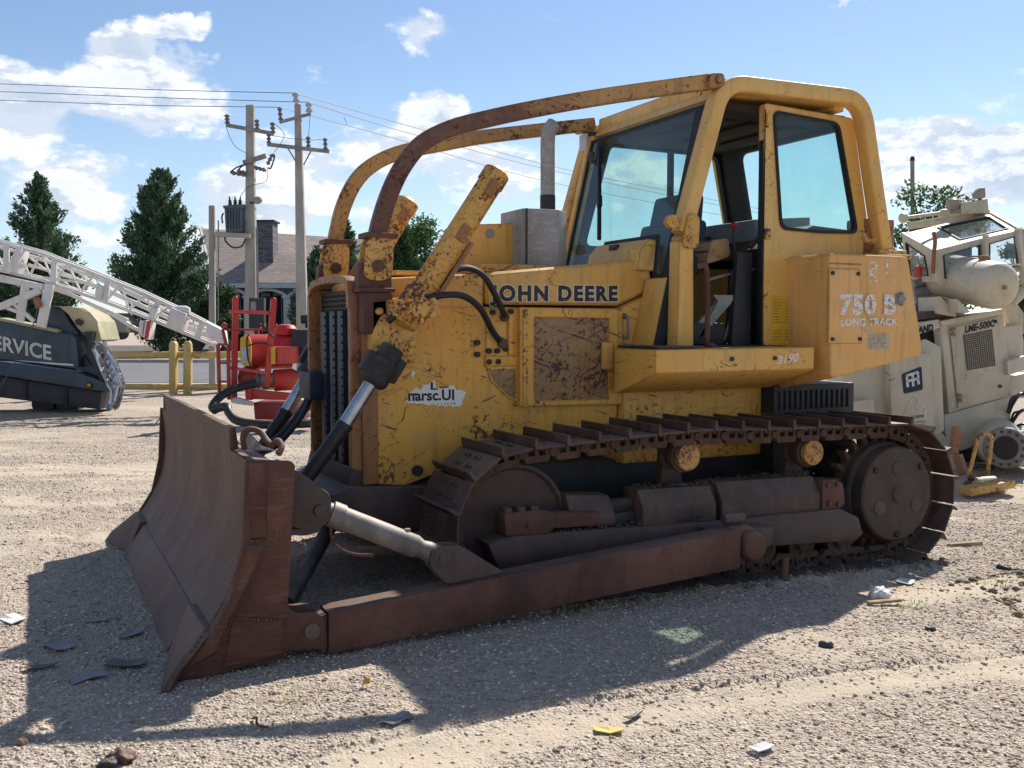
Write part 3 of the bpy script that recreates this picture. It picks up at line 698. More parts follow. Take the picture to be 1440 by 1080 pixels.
# ---- brush sweeps (limb risers) with their lower clevises
SEC = [(-.034,-.048),(.034,-.048),(.034,.048),(-.034,.048)]
def riser(s, path):
    m = MB(); m.sweep(spline(path, 6), SEC, (0, 1, 0)); rz = m.build('limb_riser', 'riser_dark' if s > 0 else 'riser_brown', DZ, 0.012)
    x, y, z = path[0]
    m = MB(); m.prism(rpoly([(x-.085,z-.15),(x+.085,z-.15),(x+.10,z+.10),(x-.055,z+.10)], .07), y-s*.065, y-s*.045)
    m.prism(rpoly([(x-.085,z-.15),(x+.085,z-.15),(x+.10,z+.10),(x-.055,z+.10)], .07), y+s*.045, y+s*.065)
    m.build('clevis', 'rusty_yellow', rz, 0.004)
    m = MB(); m.cyl((x,y-.09,z-.07),(x,y+.09,z-.07), .035, n=14); m.cyl((x,y-.10,z-.07),(x,y+.10,z-.07), .022, n=8); m.build('pin', 'rust_steel', rz, 0.004)
    m = MB(); m.box(x-.07,x+.12,y-.075,y+.075,z+.085,z+.115); m.build('collar', 'rust_steel', rz, 0.006)
    m = MB(); m.prism([(x-.11,z-.20),(x+.09,z-.20),(x+.09,z-.13),(x+.05,z-.02),(x-.05,z-.02),(x-.10,z-.06)], y-.043, y+.043)
    m.box(x-.115,x+.10,y-.08,y+.08,z-.215,z-.19)
    m.prism([(x-.09,z-.215),(x+.08,z-.215),(x+.10,z-.30),(x+.02,z-.36),(x-.03,z-.45),(x-.09,z-.44)], y-.07*1, y+.07*1)
    m.build('mount', 'rust_steel', rz, 0.012)
riser(1, [(1.76,-.49,1.90),(1.79,-.495,2.06),(1.85,-.50,2.24),(1.93,-.51,2.40),(2.04,-.52,2.53),(2.20,-.54,2.62),(2.42,-.57,2.69),(2.70,-.61,2.765),(3.15,-.67,2.87),(3.83,-.77,3.005)])
riser(-1, [(1.80,.49,1.94),(1.83,.495,2.10),(1.88,.50,2.28),(1.97,.51,2.45),(2.10,.525,2.57),(2.30,.55,2.665),(2.60,.585,2.745),(3.00,.64,2.845),(3.92,.77,3.03)])

# ---- exhaust and its heat shield
m = MB(); pr = [(2.85,-.16),(2.95,-.19),(3.10,-.19),(3.19,-.13),(3.215,0),(3.19,.13),(3.10,.19),(2.95,.19),(2.85,.16)]
m.prism(pr, 1.885, 2.245, 'z'); sh = m.build('muffler_shield', 'shield_metal', DZ, 0.008)
MB().box(2.862,2.872,-.197,-.185,1.89,2.243).build('seam', 'dark_steel', sh)
m = MB(); m.tube([(3.12,0,2.20),(3.12,0,2.45),(3.12,0,2.72),(3.135,0,2.79),(3.165,0,2.83)], 0.048, 18); m.build('exhaust_pipe', 'shield_metal', DZ)
m = MB(); m.cyl((3.12,0,2.23),(3.12,0,2.36), .051, n=18); m.build('pipe_sleeve', 'dark_steel', DZ, 0.003)
m = MB(); m.prism(rpoly([(2.50,1.86),(2.86,1.885),(2.86,2.165),(2.50,2.14)], .02), -.02, .30); m.build('precleaner_box', 'hood_yellow', DZ, 0.01)
MB().box(2.55,3.30,-.22,.22,1.835,1.885).build('hood_plate', 'rusty_yellow', DZ, 0.006)
m = MB(); m.cyl((2.69,-.022,2.09),(2.69,-.028,2.09), .03, n=16); m.build('round_plug', 'grey_steel', DZ)
MB().box(1.98,2.30,-.20,.20,1.80,1.83).build('hood_plate', 'hood_yellow', DZ, 0.006)

# ---- lift cylinders
def lift(s, top, lo, gl, rodmid, rodend):
    m = MB(); top, lo = Vector(top), Vector(lo); t = (top-lo).normalized()
    m.lathe(lo, t, [(0,.06),(.02,.072),((top-lo).length-.10,.072),((top-lo).length-.098,.079),((top-lo).length-.02,.079),((top-lo).length,.058)], 24)
    cy = m.build('lift_cylinder', 'rusty_yellow', DZ, 0.0)
    m = MB(); sd = Vector((0,s,0)); nn = t.cross(sd).normalized()
    for f in (.55,.86):
        p = lo+(top-lo)*f+sd*-.072*0 + Vector((0,-.072,0)); m.bar(p-t*.05, p+t*.05, .055, .03, (0,1,0)); m.build('pipe_clamp', 'brown_yellow', cy, 0.006); m = MB()
    q = lo+Vector((0,-.06,0)); 
    m.bar(lo-nn*.085+Vector((0,-.03,0)), top-t*.45-nn*.085+Vector((0,-.03,0)), .028, .028)
    m.build('oil_pipe', 'brown_yellow', cy, 0.006)
    m = MB(); c = lo+t*.05
    m.cyl(c-sd*.14, c+sd*.14, .060, n=16); m.lathe(lo-t*.06, t, [(0,.085),(.20,.092),(.23,.078)], 20)
    for k in range(6):
        a = k*math.pi/3; p = c+(nn*math.cos(a)+t*math.sin(a))*.075+Vector((0,-.10,0)); m.cyl(p, p+Vector((0,-.06,0)), .020, n=8)
    m.box(c.x-.13,c.x+.13,c.y-.10,c.y+.07,c.z-.05,c.z+.04)
    m.build('trunnion_collar', 'rusty_yellow', cy, 0.008)
    m = MB(); g0 = Vector(gl); m.lathe(g0-t*.09, t, [(0,.062),(.02,.084),(.13,.088),(.15,.070),(.24,.066)], 18)
    m.bar(g0-nn*.08-t*.02, g0-nn*.08+t*.12, .06, .06); m.bar(g0+nn*.08-t*.05, g0+nn*.085+t*.07, .07, .05)
    m.build('gland', 'greasy_black', cy, 0.008)
    m = MB(); m.cyl(gl, rodmid, .040, n=20); m.build('rod', 'chrome_rod', cy)
    m = MB(); m.cyl(rodmid, rodend, .043, .040, n=20); m.cyl(rodmid, Vector(rodmid)+(Vector(gl)-Vector(rodmid)).normalized()*.03, .047, n=20); m.build('rod_sleeve', 'rubber', cy)
    m = MB(); e = Vector(rodend); m.cyl(e-sd*.06, e+sd*.06, .07, n=18); m.build('rod_eye', 'rust_steel', cy, 0.006)
    # swivel bracket on the radiator guard
    m = MB(); m.prism([(1.72,1.30),(1.98,1.34),(2.00,1.58),(1.90,1.66),(1.72,1.64)], s*-.455 if s > 0 else .455, s*-.56 if s > 0 else .56)
    for x, z in ((1.76,1.36),(1.76,1.58),(1.95,1.40),(1.94,1.60),(1.85,1.62),(1.85,1.34)): m.cyl((x,-s*.55,z),(x,-s*.60,z), .024, n=6)
    m.build('cylinder_bracket', 'rusty_yellow', DZ, 0.014)
lift(1, (2.46,-.64,2.39), (1.90,-.64,1.56), (1.735,-.64,1.255), (1.53,-.63,0.945), (1.24,-.60,0.56))
lift(-1, (2.38,.62,2.36), (1.86,.62,1.53), (1.70,.62,1.23), (1.50,.60,0.92), (1.24,.58,0.56))
for p in ([(1.78,-.66,1.52),(1.90,-.72,1.64),(2.05,-.70,1.665),(2.22,-.66,1.67),(2.36,-.60,1.60),(2.47,-.53,1.47),(2.56,-.47,1.395)],
          [(2.08,-.64,1.72),(2.16,-.64,1.80),(2.27,-.62,1.83),(2.38,-.60,1.79),(2.47,-.56,1.69),(2.56,-.50,1.57),(2.575,-.46,1.55)],
          [(1.62,.42,1.06),(1.55,.40,0.95),(1.42,.42,0.80),(1.33,.50,0.74),(1.30,.56,0.70)],
          [(1.60,.30,1.06),(1.52,.28,0.92),(1.38,.30,0.76),(1.30,.42,0.70),(1.22,.50,0.66)]):
    m = MB(); m.tube(p, 0.019, 10); m.build('hydraulic_hose', 'rubber', DZ)
m = MB(); m.cyl((2.56,-.455,1.395),(2.56,-.50,1.395), .03, n=8); m.cyl((2.575,-.455,1.55),(2.575,-.50,1.55), .026, n=8); tag(m.build('hose_fitting', 'rust_steel', DZ, 0.003), kind='stuff')

# ---- roll-over frame
def roundc(a, b, c, r, n=8):
    a, b, c = Vector(a), Vector(b), Vector(c); p = b+(a-b).normalized()*r; q = b+(c-b).normalized()*r
    return [tuple(p*(1-i/n)**2+b*2*(i/n)*(1-i/n)+q*(i/n)**2) for i in range(n+1)]
def rops(s):
    y = -0.78*s
    path = [(3.635,y,2.06)]+[(a,y,b) for a, b in roundc((3.635,2.06),(3.925,3.008),(5.09,3.020),.17)]+[(a,y,b) for a, b in roundc((3.925,3.008),(5.085,3.022),(5.315,2.02),.17)]+[(5.315,y,2.02)]
    m = MB(); m.sweep(path, [(p-.0,q) for p, q in rrect(-.05,.05,-.050,.050,.014,2)]); fr = m.build('roll_frame', 'cab_yellow', DZ, 0.0, smooth=50)
    m = MB(); m.prism([(3.570,1.355),(3.700,1.355),(3.690,2.02),(3.585,2.02)], y-.055, y+.055); m.build('lower_post', 'cab_yellow', fr, 0.014)
    m = MB(); m.prism(rpoly([(3.59,1.97),(3.71,1.97),(3.72,2.17),(3.64,2.19)], .05), y-s*.056, y-s*.078); m.cyl((3.655,y-.088,2.03),(3.655,y+.088,2.03), .034, n=18); m.cyl((3.655,y-.098,2.03),(3.655,y+.098,2.03), .018, n=8)
    m.cyl((3.535,y-.01,2.13),(3.535,y-.06,2.13), .042, n=18); m.box(3.535,3.61,y-.04,y-.015,2.10,2.15)
    m.build('hinge_casting', 'rusty_yellow', fr, 0.01)
    m = MB(); m.box(5.20,5.45,y-.09,y+.09,1.985,2.015); m.box(5.17,5.48,y-.11,y+.11,1.955,1.985); m.build('foot_plate', 'rusty_yellow', fr, 0.006)
    m = MB(); m.prism(rpoly([(3.79,2.945),(3.92,2.975),(3.91,3.055),(3.80,3.045)], .03), y-s*.052, y+s*.052); m.cyl((3.865,y-.068,3.01),(3.865,y+.068,3.01), .024, n=14)
    m.build('riser_bracket', 'riser_brown', fr, 0.008)
rops(1); rops(-1)
for xa in (3.93, 4.91): m = MB(); m.box(xa,xa+.10,-.71,.71,2.94,3.06); m.build('cross_beam', 'cab_yellow', DZ, 0.015)
m = MB(); m.prism([(3.99,2.965),(4.93,2.975),(4.93,3.03),(3.99,3.022)], -.71, .71); m.build('canopy_plate', 'cab_yellow', DZ, 0.01)
m = MB(); m.prism([(3.86,2.905),(4.02,2.905),(4.02,2.965),(3.90,2.965)], -.71, .71); m.build('front_header', 'cab_yellow', DZ, 0.008)
m = MB(); m.tube([(5.19,-.72,2.62),(5.19,-.80,2.62),(5.17,-.82,2.60)], 0.014, 8); m.build('latch_hook', 'cab_yellow', DZ)
m = MB(); m.tube([(5.19,-.71,2.16),(5.22,-.74,2.08),(5.30,-.80,2.09)], 0.022, 8); m.build('latch_hook', 'rusty_yellow', DZ)
m = MB(); m.lathe((5.26,-.60,2.20),(0,0,1), [(0,.04),(.09,.04),(.12,.02)], 14); m.build('beacon', 'amber', DZ)

# ---- cab shell
YN = -0.72
m = MB()
# near side: rear part of the side with a rounded window opening
out = rpoly([(4.335,1.37),(5.34,1.37),(5.30,1.90),(5.08,2.905),(4.315,2.935)], .03, 5)
inn = rpoly([(4.46,2.13),(4.80,2.12),(5.145,2.13),(4.955,2.865),(4.385,2.895)], .06, 5)
def ringmatch(out_, inn_, y0, y1):        # wall between an outline and an opening, both resampled by angle
    c = Vector((sum(p[0] for p in inn_)/len(inn_), sum(p[1] for p in inn_)/len(inn_)))
    def samp(poly, a):
        d = Vector((math.cos(a), math.sin(a))); best = None
        for i in range(len(poly)):
            p, q = Vector(poly[i]), Vector(poly[(i+1) % len(poly)]); e = q-p; den = d.x*e.y-d.y*e.x
            if abs(den) < 1e-9: continue
            w = p-c; t = (w.x*e.y-w.y*e.x)/den; u = (w.x*d.y-w.y*d.x)/den
            if t > 0 and -1e-6 <= u <= 1+1e-6 and (best is None or t > best): best = t
        return tuple(c+d*best)
    angs = sorted({round(math.atan2(p[1]-c.y, p[0]-c.x), 5) for p in list(out_)+list(inn_)})
    return ring([samp(out_, a) for a in angs], [samp(inn_, a) for a in angs], y0, y1, lambda p, d: (p[0], d, p[1]))
a, b = ringmatch(out, inn, YN, YN+.05); m.add(a, b); sw = m.build('cab_side', 'cab_yellow', DZ, 0.0, smooth=25)
win = MB(); i2 = rpoly([(4.478,2.148),(4.80,2.138),(5.123,2.148),(4.94,2.850),(4.402,2.880)], .06, 5)
a, b = ring(inn, i2, YN-.010, YN+.03, lambda p, d: (p[0], d, p[1])); win.add(a, b); wf = win.build('side_window', 'black_seal', DZ)
MB().prism(i2, YN+.008, YN+.013).build('window_pane', 'cab_glass', wf)
m = MB(); m.box(4.318,4.335,YN+.0,YN+.05,1.375,2.90); m.build('door_jamb', 'black_seal', DZ, 0.004)
m = MB(); m.box(3.75,4.335,YN-.01,YN+.05,1.345,1.375); m.build('door_sill', 'dark_cab', DZ, 0.004)
m = MB(); m.box(4.33,4.37,YN-.02,YN,2.06,2.13); m.box(4.33,4.37,YN-.02,YN,2.80,2.87); m.build('door_hinge', 'rusty_yellow', DZ, 0.004)
m = MB(); m.tube([(3.70,-.86,1.86),(3.735,-.88,1.865),(3.755,-.88,1.83),(3.765,-.88,1.60),(3.765,-.88,1.43),(3.78,-.86,1.385),(3.84,-.84,1.375)], 0.017, 10); m.build('grab_rail', 'rust_steel', DZ)
m = MB(); m.box(4.40,4.605,YN-.002,YN-.0005,1.375,1.70); lb = m.build('instruction_plate', 'yellow_label', DZ)
for k in range(16):
    zz = 1.665-k*.0175
    for x0 in (4.415, 4.515):
        t = MB(); 
m = MB()
for k in range(15):
    zz = 1.668-k*.0185
    if k in (9, 10): continue
    m.box(4.415,4.415+random.uniform(.045,.08),YN-.0030,YN-.0021,zz,zz+.004); m.box(4.515,4.515+random.uniform(.04,.075),YN-.0030,YN-.0021,zz,zz+.004)
tag(m.build('printed_lines', 'door_brown', lb, smooth=0), kind='stuff')
# far side: frame around large panes
out = rpoly([(3.66,1.37),(5.34,1.37),(5.30,1.90),(5.08,2.905),(3.93,2.93),(3.66,2.0)], .03, 3)
inn = rpoly([(3.80,2.10),(5.17,2.13),(5.02,2.85),(4.02,2.86)], .06, 5)
m = MB(); a, b = ringmatch(out, inn, 0.67, 0.72); m.add(a, b); m.build('cab_side', 'dark_cab', DZ)
m = MB(); m.box(4.56,4.60,.675,.715,2.10,2.86); m.build('window_post', 'dark_cab', DZ, 0.003)
MB().prism(inn, .692, .697).build('window_pane', 'cab_glass', DZ)
# rear wall
m = MB(); m.box(0,1,0,1,0,1); m.v = []; m.f = []; m.mi = []
rx = lambda z: 5.30-(z-1.90)*.219
outr = [(-.67,1.37),(.67,1.37),(.67,2.90),(-.67,2.90)]; inr = rpoly([(-.62,2.06),(.46,2.06),(.46,2.84),(-.62,2.84)], .07, 5)
def ringm_yz(out_, inn_, dx0, dx1):
    vs_, fs_ = ringmatch(out_, inn_, 0, 1)
    n = len(vs_)//4; nv = []
    for i, (p0, y_, p1) in enumerate(vs_): nv.append((rx(p1)+(dx0 if y_ == 0 else dx1), p0, p1))
    return nv, fs_
a, b = ringm_yz(outr, inr, -.05, 0.0); m.add(a, b); m.build('cab_rear', 'dark_cab', DZ)
m = MB(); m.hull2([(rx(p[1])-.03, p[0], p[1]) for p in inr], [(rx(p[1])-.025, p[0], p[1]) for p in inr]); m.build('window_pane', 'cab_glass', DZ)
# roof liner
m = MB(); m.box(3.95,5.06,-.67,.67,2.875,2.93); m.build('roof_liner', 'headliner', DZ, 0.01)
for k in range(3):
    m = MB(); m.box(4.10+k*.32,4.30+k*.32,-.45,.30,2.855,2.876); m.build('liner_panel', 'headliner', DZ, 0.008)
# windscreen following the notch over the dash cover
wx = lambda z: 3.60+(z-1.84)*.235
wp = [(-.665,1.80),(-.545,1.80),(-.50,2.06),(.14,2.06),(.175,1.885),(.655,1.885),(.655,2.88),(-.665,2.88)]
m = MB(); m.hull2([(wx(z),y,z) for y, z in wp], [(wx(z)+.006,y,z) for y, z in wp]); ws = m.build('windscreen', 'windscreen', DZ)
m = MB(); wi = [(-.645,1.825),(-.555,1.825),(-.505,2.085),(.15,2.085),(.185,1.91),(.635,1.91),(.635,2.86),(-.645,2.86)]
a, b = ring(wp, wi, -.008, .014, lambda p, d: (wx(p[1])+d, p[0], p[1])); m.add(a, b); m.build('seal', 'black_seal', ws)
m = MB(); m.hull2([(wx(z)-.012,y,z) for y, z in [(-.715,1.37),(-.475,1.37),(-.475,1.80),(-.715,1.80)]], [(wx(z)+.05,y,z) for y, z in [(-.715,1.37),(-.475,1.37),(-.475,1.80),(-.715,1.80)]]); m.build('cab_front', 'cab_yellow', DZ, 0.006)
m = MB(); m.prism([(3.50,1.85),(3.66,1.85),(3.66,2.05),(3.585,2.055),(3.52,1.98)], -.50, .155); dc = m.build('dash_cover', 'cab_yellow', DZ, 0.018)
m = MB(); m.box(3.535,3.56,-.19,-.09,2.00,2.04); m.build('latch', 'dark_steel', dc, 0.006)
m = MB(); m.hull2([(wx(z)-.01,y,z) for y, z in [(-.73,1.37),(-.665,1.37),(-.665,2.88),(-.73,2.88)]], [(wx(z)+.06,y,z) for y, z in [(-.73,1.37),(-.665,1.37),(-.665,2.88),(-.73,2.88)]]); m.build('windscreen_post', 'dark_cab', DZ, 0.006)
m = MB(); m.hull2([(wx(z)-.02,y,z) for y, z in [(.655,1.40),(.72,1.40),(.72,2.92),(.655,2.92)]], [(wx(z)+.06,y,z) for y, z in [(.655,1.40),(.72,1.40),(.72,2.92),(.655,2.92)]]); m.build('windscreen_post', 'cab_yellow', DZ, 0.006)
m = MB(); m.bar((wx(2.78)-.03,.46,2.80),(wx(2.02)-.03,.16,2.10), .020, .026, (1,0,0)); m.bar((wx(2.4)-.035,.30,2.42),(wx(2.3)-.035,.26,2.34), .035, .03, (1,0,0)); m.build('wiper', 'black_seal', DZ, 0.003)
m = MB(); m.bar((wx(2.84)-.02,.50,2.84),(wx(2.72)-.035,.46,2.70), .05, .04, (1,0,0)); m.cyl((wx(2.8)-.03,.56,2.78),(wx(2.8)-.03,.56,2.70), .03, n=12); m.build('wiper_motor', 'dark_steel', DZ, 0.006)
# work light on the far sweep
m = MB(); m.prism(rpoly([(3.82,2.80),(3.93,2.80),(3.95,2.955),(3.84,2.955)], .02), .66, .80); wl = m.build('work_light', 'dark_steel', DZ, 0.01)
MB().box(3.806,3.822,.675,.785,2.815,2.94).build('lens', 'insulator_white', wl, 0.004)

# interior
m = MB(); m.box(3.66,5.25,-.66,.66,1.30,1.372); m.build('cab_floor', 'dark_cab', DZ)
m = MB(); m.prism(rpoly([(3.92,1.78),(4.26,1.74),(4.28,1.86),(3.94,1.90)], .05), -.02, .50); st_ = m.build('seat', 'seat_vinyl', DZ, 0.03, seg=3)
m = MB(); m.prism(rpoly([(4.15,1.88),(4.30,1.86),(4.36,2.24),(4.24,2.26)], .04), -.08, .58); m.build('backrest', 'seat_vinyl', st_, 0.05, seg=3)
m = MB(); m.prism(rpoly([(4.22,2.22),(4.37,2.20),(4.39,2.44),(4.28,2.46)], .04), .00, .46); m.build('headrest', 'seat_vinyl', st_, 0.06, seg=3)
m = MB(); m.box(3.95,4.28,.05,.45,1.37,1.76); m.build('seat_base', 'dark_steel', st_, 0.01)
m = MB(); m.prism([(3.72,1.37),(3.86,1.37),(3.98,1.95),(3.88,2.02),(3.70,2.02)], -.50, .62); m.build('dashboard', 'dark_cab', DZ, 0.02)
m = MB(); m.prism([(4.42,1.37),(5.20,1.37),(5.18,2.16),(4.80,2.18),(4.44,2.02)], -.66, -.40); m.build('side_console', 'dark_cab', DZ, 0.02)
m = MB(); m.prism([(4.36,1.95),(5.10,2.02),(5.10,2.20),(4.55,2.17)], .30, .66); m.build('armrest', 'frame_steel', DZ, 0.02)
m = MB(); m.prism([(4.66,2.10),(5.20,2.14),(5.20,2.30),(4.70,2.26)], -.20, .50); m.build('rear_shelf', 'scrap_grey', DZ, 0.02)
m = MB(); m.tube([(4.32,-.42,2.17),(4.325,-.42,2.05),(4.36,-.42,1.99),(4.50,-.43,1.97),(4.60,-.45,1.97)], 0.010, 8); lv = m.build('lever', 'dark_steel', DZ)
m = MB(); m.lathe((4.32,-.42,2.155),(0,0,1), [(0,.008),(.008,.022),(.022,.027),(.036,.022),(.045,.006)], 14); m.build('knob', 'red_knob', lv)
m = MB(); m.tube([(4.05,-.50,1.80),(4.20,-.52,1.84),(4.42,-.52,1.88)], 0.010, 8); m.build('lever', 'grey_steel', DZ)
m = MB(); m.tube([(4.20,-.50,1.38),(4.22,-.50,1.62),(4.26,-.46,1.88)], 0.010, 8); m.build('lever', 'dark_steel', DZ)
m = MB(); m.tube([(4.14,-.56,1.40),(4.22,-.55,1.58),(4.32,-.55,1.72)], 0.009, 8); m.build('lever', 'grey_steel', DZ)
m = MB(); m.tube([(4.36,-.55,2.02),(4.44,-.56,2.10),(4.54,-.56,2.08)], 0.016, 8); m.build('lever', 'rust_steel', DZ)
m = MB(); m.prism(rpoly([(4.02,1.90),(4.22,1.96),(4.20,2.08),(4.06,2.06)], .03), -.52, -.30); m.build('lever_tower', 'door_brown', DZ, 0.02)
m = MB(); m.prism([(3.95,1.42),(4.12,1.60),(4.15,1.66),(4.08,1.67),(3.92,1.52)], -.58, -.56); m.add([(3.90,-.60,1.40),(4.16,-.60,1.64),(4.20,-.60,1.70),(4.02,-.60,1.70),(4.06,-.60,1.66)], [(0,1,2,3,4)]); m.build('torn_sheet', 'sheet_grey', DZ)
m = MB(); m.prism([(4.16,1.37),(4.32,1.37),(4.32,1.98),(4.20,1.98)], -.62, -.57); m.build('pillar_plate', 'dark_steel', DZ, 0.01)
m = MB(); m.box(3.80,4.12,-.60,-.30,1.375,1.52); m.build('pedal_box', 'dark_steel', DZ, 0.02)

# ---- fender step box
yz = [(-1.05,1.225),(-1.05,1.362),(-.60,1.362),(-.60,1.085),(-.64,1.085),(-1.035,1.215)]
for s in (1, -1):
    m = MB(); m.hull2([(3.27,s*y,z) for y, z in yz], [(4.47,s*y,z+.004) for y, z in yz]); m.build('fender_step', 'hood_yellow', DZ, 0.008)
MB().box(3.29,3.62,-1.04,-.60,1.366,1.380).build('step_mat', 'dark_steel', DZ, 0.003)
m = MB()
for x in (3.82,4.15): m.cyl((x,-1.048,1.30),(x,-1.060,1.30), .014, n=10)
tag(m.build('bolt', 'dark_steel', DZ), kind='stuff')
# ---- rear tank
def tank(s):
    prof = rpoly([(4.56,1.165),(5.375,1.31),(5.215,1.955),(4.52,1.955)], .05, 4)
    m = MB(); a_ = [(x,-.60*s,z+(-.10 if z < 1.5 else 0)) for x, z in prof]; b_ = [(x,-1.10*s,z) for x, z in prof]
    m.hull2(a_, b_); t = m.build('fuel_tank', 'tank_yellow', DZ, 0.018, seg=3); return t
tk = tank(1); tank(-1)
m = MB(); m.prism(rpoly([(4.53,1.385),(4.815,1.385),(4.785,1.86),(4.525,1.86)], .012), -1.108, -1.099); ht = m.build('hatch', 'tank_yellow', tk, 0.002)
m = MB()
for x, z in ((4.55,1.83),(4.765,1.83),(4.56,1.415),(4.79,1.415)): m.cyl((x,-1.105,z),(x,-1.118,z), .013, n=10)
tag(m.build('screw', 'greasy_black', ht), kind='stuff')
m = MB(); m.prism(rrect(4.53,4.80,1.885,1.895,.004), -1.102, -1.0995); m.build('seam', 'brown_yellow', tk)
m = MB(); m.lathe((5.145,-1.09,1.675),(0,-1,0), [(0,.045),(.012,.045),(.016,.034),(.030,.030),(.034,.012)], 18)
for k in range(5):
    a = k*1.257; m.cyl((5.145+.040*math.cos(a),-1.10,1.675+.040*math.sin(a)),(5.145+.040*math.cos(a),-1.112,1.675+.040*math.sin(a)), .009, n=6)
m.build('filler_cap', 'grey_steel', tk)
m = MB(); m.cyl((4.555,-.93,1.62),(4.54,-.93,1.62), .02, n=14); m.build('round_plug', 'grey_steel', tk)
m = MB(); m.box(5.20,5.46,-.75,-.55,1.96,2.24); m.build('rear_box', 'brown_yellow', DZ, 0.02)

# ---- writing
letters('JOHN DEERE', DZ, 'outline_white', (2.502,-0.4605,1.650), (1,0,0.012), (0,0,1), 0.088, bold=.085, sx=1.05, spacing=1.20)
letters('JOHN DEERE', DZ, 'worn_black', (2.502,-0.4618,1.650), (1,0,0.012), (0,0,1), 0.088, bold=.052, sx=1.05, spacing=1.20)
letters('750', tk, 'worn_white', (4.618,-1.1095,1.575), (1,0,0.012), (0,0,1), 0.118, bold=.045, sx=1.12, spacing=1.12)
letters('B', tk, 'worn_white', (4.99,-1.1095,1.580), (1,0,0.012), (0,0,1), 0.118, bold=.045, sx=1.12)
letters('LONG TRACK', tk, 'worn_white', (4.625,-1.1095,1.500), (1,0,0.012), (0,0,1), 0.044, bold=.045, sx=1.16, spacing=1.08)
letters('8', tk, 'ghost_white', (4.865,-1.1020,1.765), (1,0,0), (0,0,1), 0.085, bold=.03, sx=1.3)
letters('8', tk, 'ghost_white', (4.865,-1.1016,1.825), (1,0,0), (0,0,1), 0.085, bold=.03, sx=1.3)
letters('1', tk, 'ghost_white', (4.985,-1.1020,1.835), (1,0,0), (0,0,1), 0.085, bold=.03, sx=1.2)
m = MB(); m.box(4.865,5.06,-1.1016,-1.1006,1.345,1.455); m.build('decal', 'decal_grey', tk)
m = MB(); m.box(4.81,4.90,-1.1012,-1.1004,1.462,1.485); m.build('decal', 'decal_grey', tk)
m = MB()
for k in range(7): m.box(4.875,5.045-random.random()*.04,-1.1026,-1.1018,1.360+k*.013,1.363+k*.013)
tag(m.build('printed_lines', 'door_brown', tk, smooth=0), kind='stuff')
letters('3190', DZ, 'chalk_white', (4.165,-1.0512,1.262), (1,0,0.10), (0,0,1), 0.050, bold=.012, sx=1.15, spacing=1.05, shear=.25)
def torn(poly, y, parent, matn, jag=.006):
    pts = []
    for i in range(len(poly)):
        p, q = Vector(poly[i]), Vector(poly[(i+1) % len(poly)]); n = max(1, int((q-p).length/.012))
        for k in range(n): t = p+(q-p)*k/n; pts.append((t.x+random.uniform(-jag, jag), t.y+random.uniform(-jag, jag)))
    m = MB(); m.prism(pts, y-.001, y); return m.build('sticker', matn, parent, smooth=0)
stk = torn([(1.955,1.058),(2.05,1.045),(2.12,1.042),(2.15,1.030),(2.30,1.028),(2.305,1.045),(2.33,1.100),(2.325,1.118),(2.27,1.125),(2.25,1.150),(2.20,1.135),(2.15,1.140),(2.135,1.190),(2.12,1.165),(2.07,1.160),(2.05,1.125),(2.02,1.145),(1.985,1.12),(1.975,1.085)], -.4525, DZ, 'paper_white')
letters('narsc.UI', stk, 'letter_black', (1.968,-.4542,1.068), (1,0,-.012), (0,0,1), 0.060, bold=.030, sx=1.03, spacing=1.0)
letters('L', stk, 'letter_black', (2.105,-.4542,1.128), (1,0,0), (0,0,1), 0.042, bold=.03, sx=1.6)
letters('A  T  H  R  E  M', stk, 'navy_bar', (2.15,-.4542,1.036), (1,0,0), (0,0,1), 0.012, bold=.01)
torn([(1.988,1.215),(2.005,1.200),(2.018,1.228),(1.998,1.240)], -.4525, DZ, 'paper_white', .003)
m = MB(); m.box(1.985,2.02,-.455,-.4538,1.098,1.110); m.box(2.165,2.225,-.455,-.4538,1.137,1.143); m.build('sticker_print', 'letter_black', stk)

# ---- undercarriage: chain path seen from the side (inner face of the shoes)
IDL = Vector((2.38,0,.42)); SPK = Vector((5.12,0,.395)); RI, RS = .42, .46
def chain_path():
    pts = []
    for k in range(25):                     # front, from the bottom up over the idler
        a = R(-90-k*180/24+0); pts.append((IDL.x+RI*math.cos(a), IDL.z+RI*math.sin(a)))
    pts += [(2.95,.868),(3.50,.892),(4.0,.872),(4.48,.865),(4.85,.858)]
    for k in range(25):
        a = R(88-k*178/24); pts.append((SPK.x+RS*math.cos(a), SPK.z+RS*math.sin(a)))
    pts += [(4.7,-.045),(4.0,-.030),(3.2,-.012)]
    return [Vector((p[0],0,p[1])) for p in pts]
CP = chain_path(); CP.append(CP[0])
seglen = [(CP[i+1]-CP[i]).length for i in range(len(CP)-1)]; LEN = sum(seglen); NS = 42; PT = LEN/NS
def on_path(s):
    s %= LEN
    for i, l in enumerate(seglen):
        if s <= l: return CP[i]+(CP[i+1]-CP[i])*(s/l)
        s -= l
    return CP[-1]
def shoe_mesh():
    m = MB(); L = PT*.5; W = .27
    m.prism([(-L+.006,0),(L-.004,0),(L-.004,.012),(-L+.03,.014),(-L+.006,.014)], -W, W)
    m.hull2([(-L+.004,-W,.012),(-L+.030,-W,.012),(-L+.021,-W,.060),(-L+.009,-W,.060)][::1], [(-L+.004,W,.012),(-L+.030,W,.012),(-L+.021,W,.060),(-L+.009,W,.060)])
    for x in (-.02,.05):
        for y in (-.095,-.045,.045,.095): m.cyl((x,y,.010),(x,y,.024), .011, n=6)
    return m
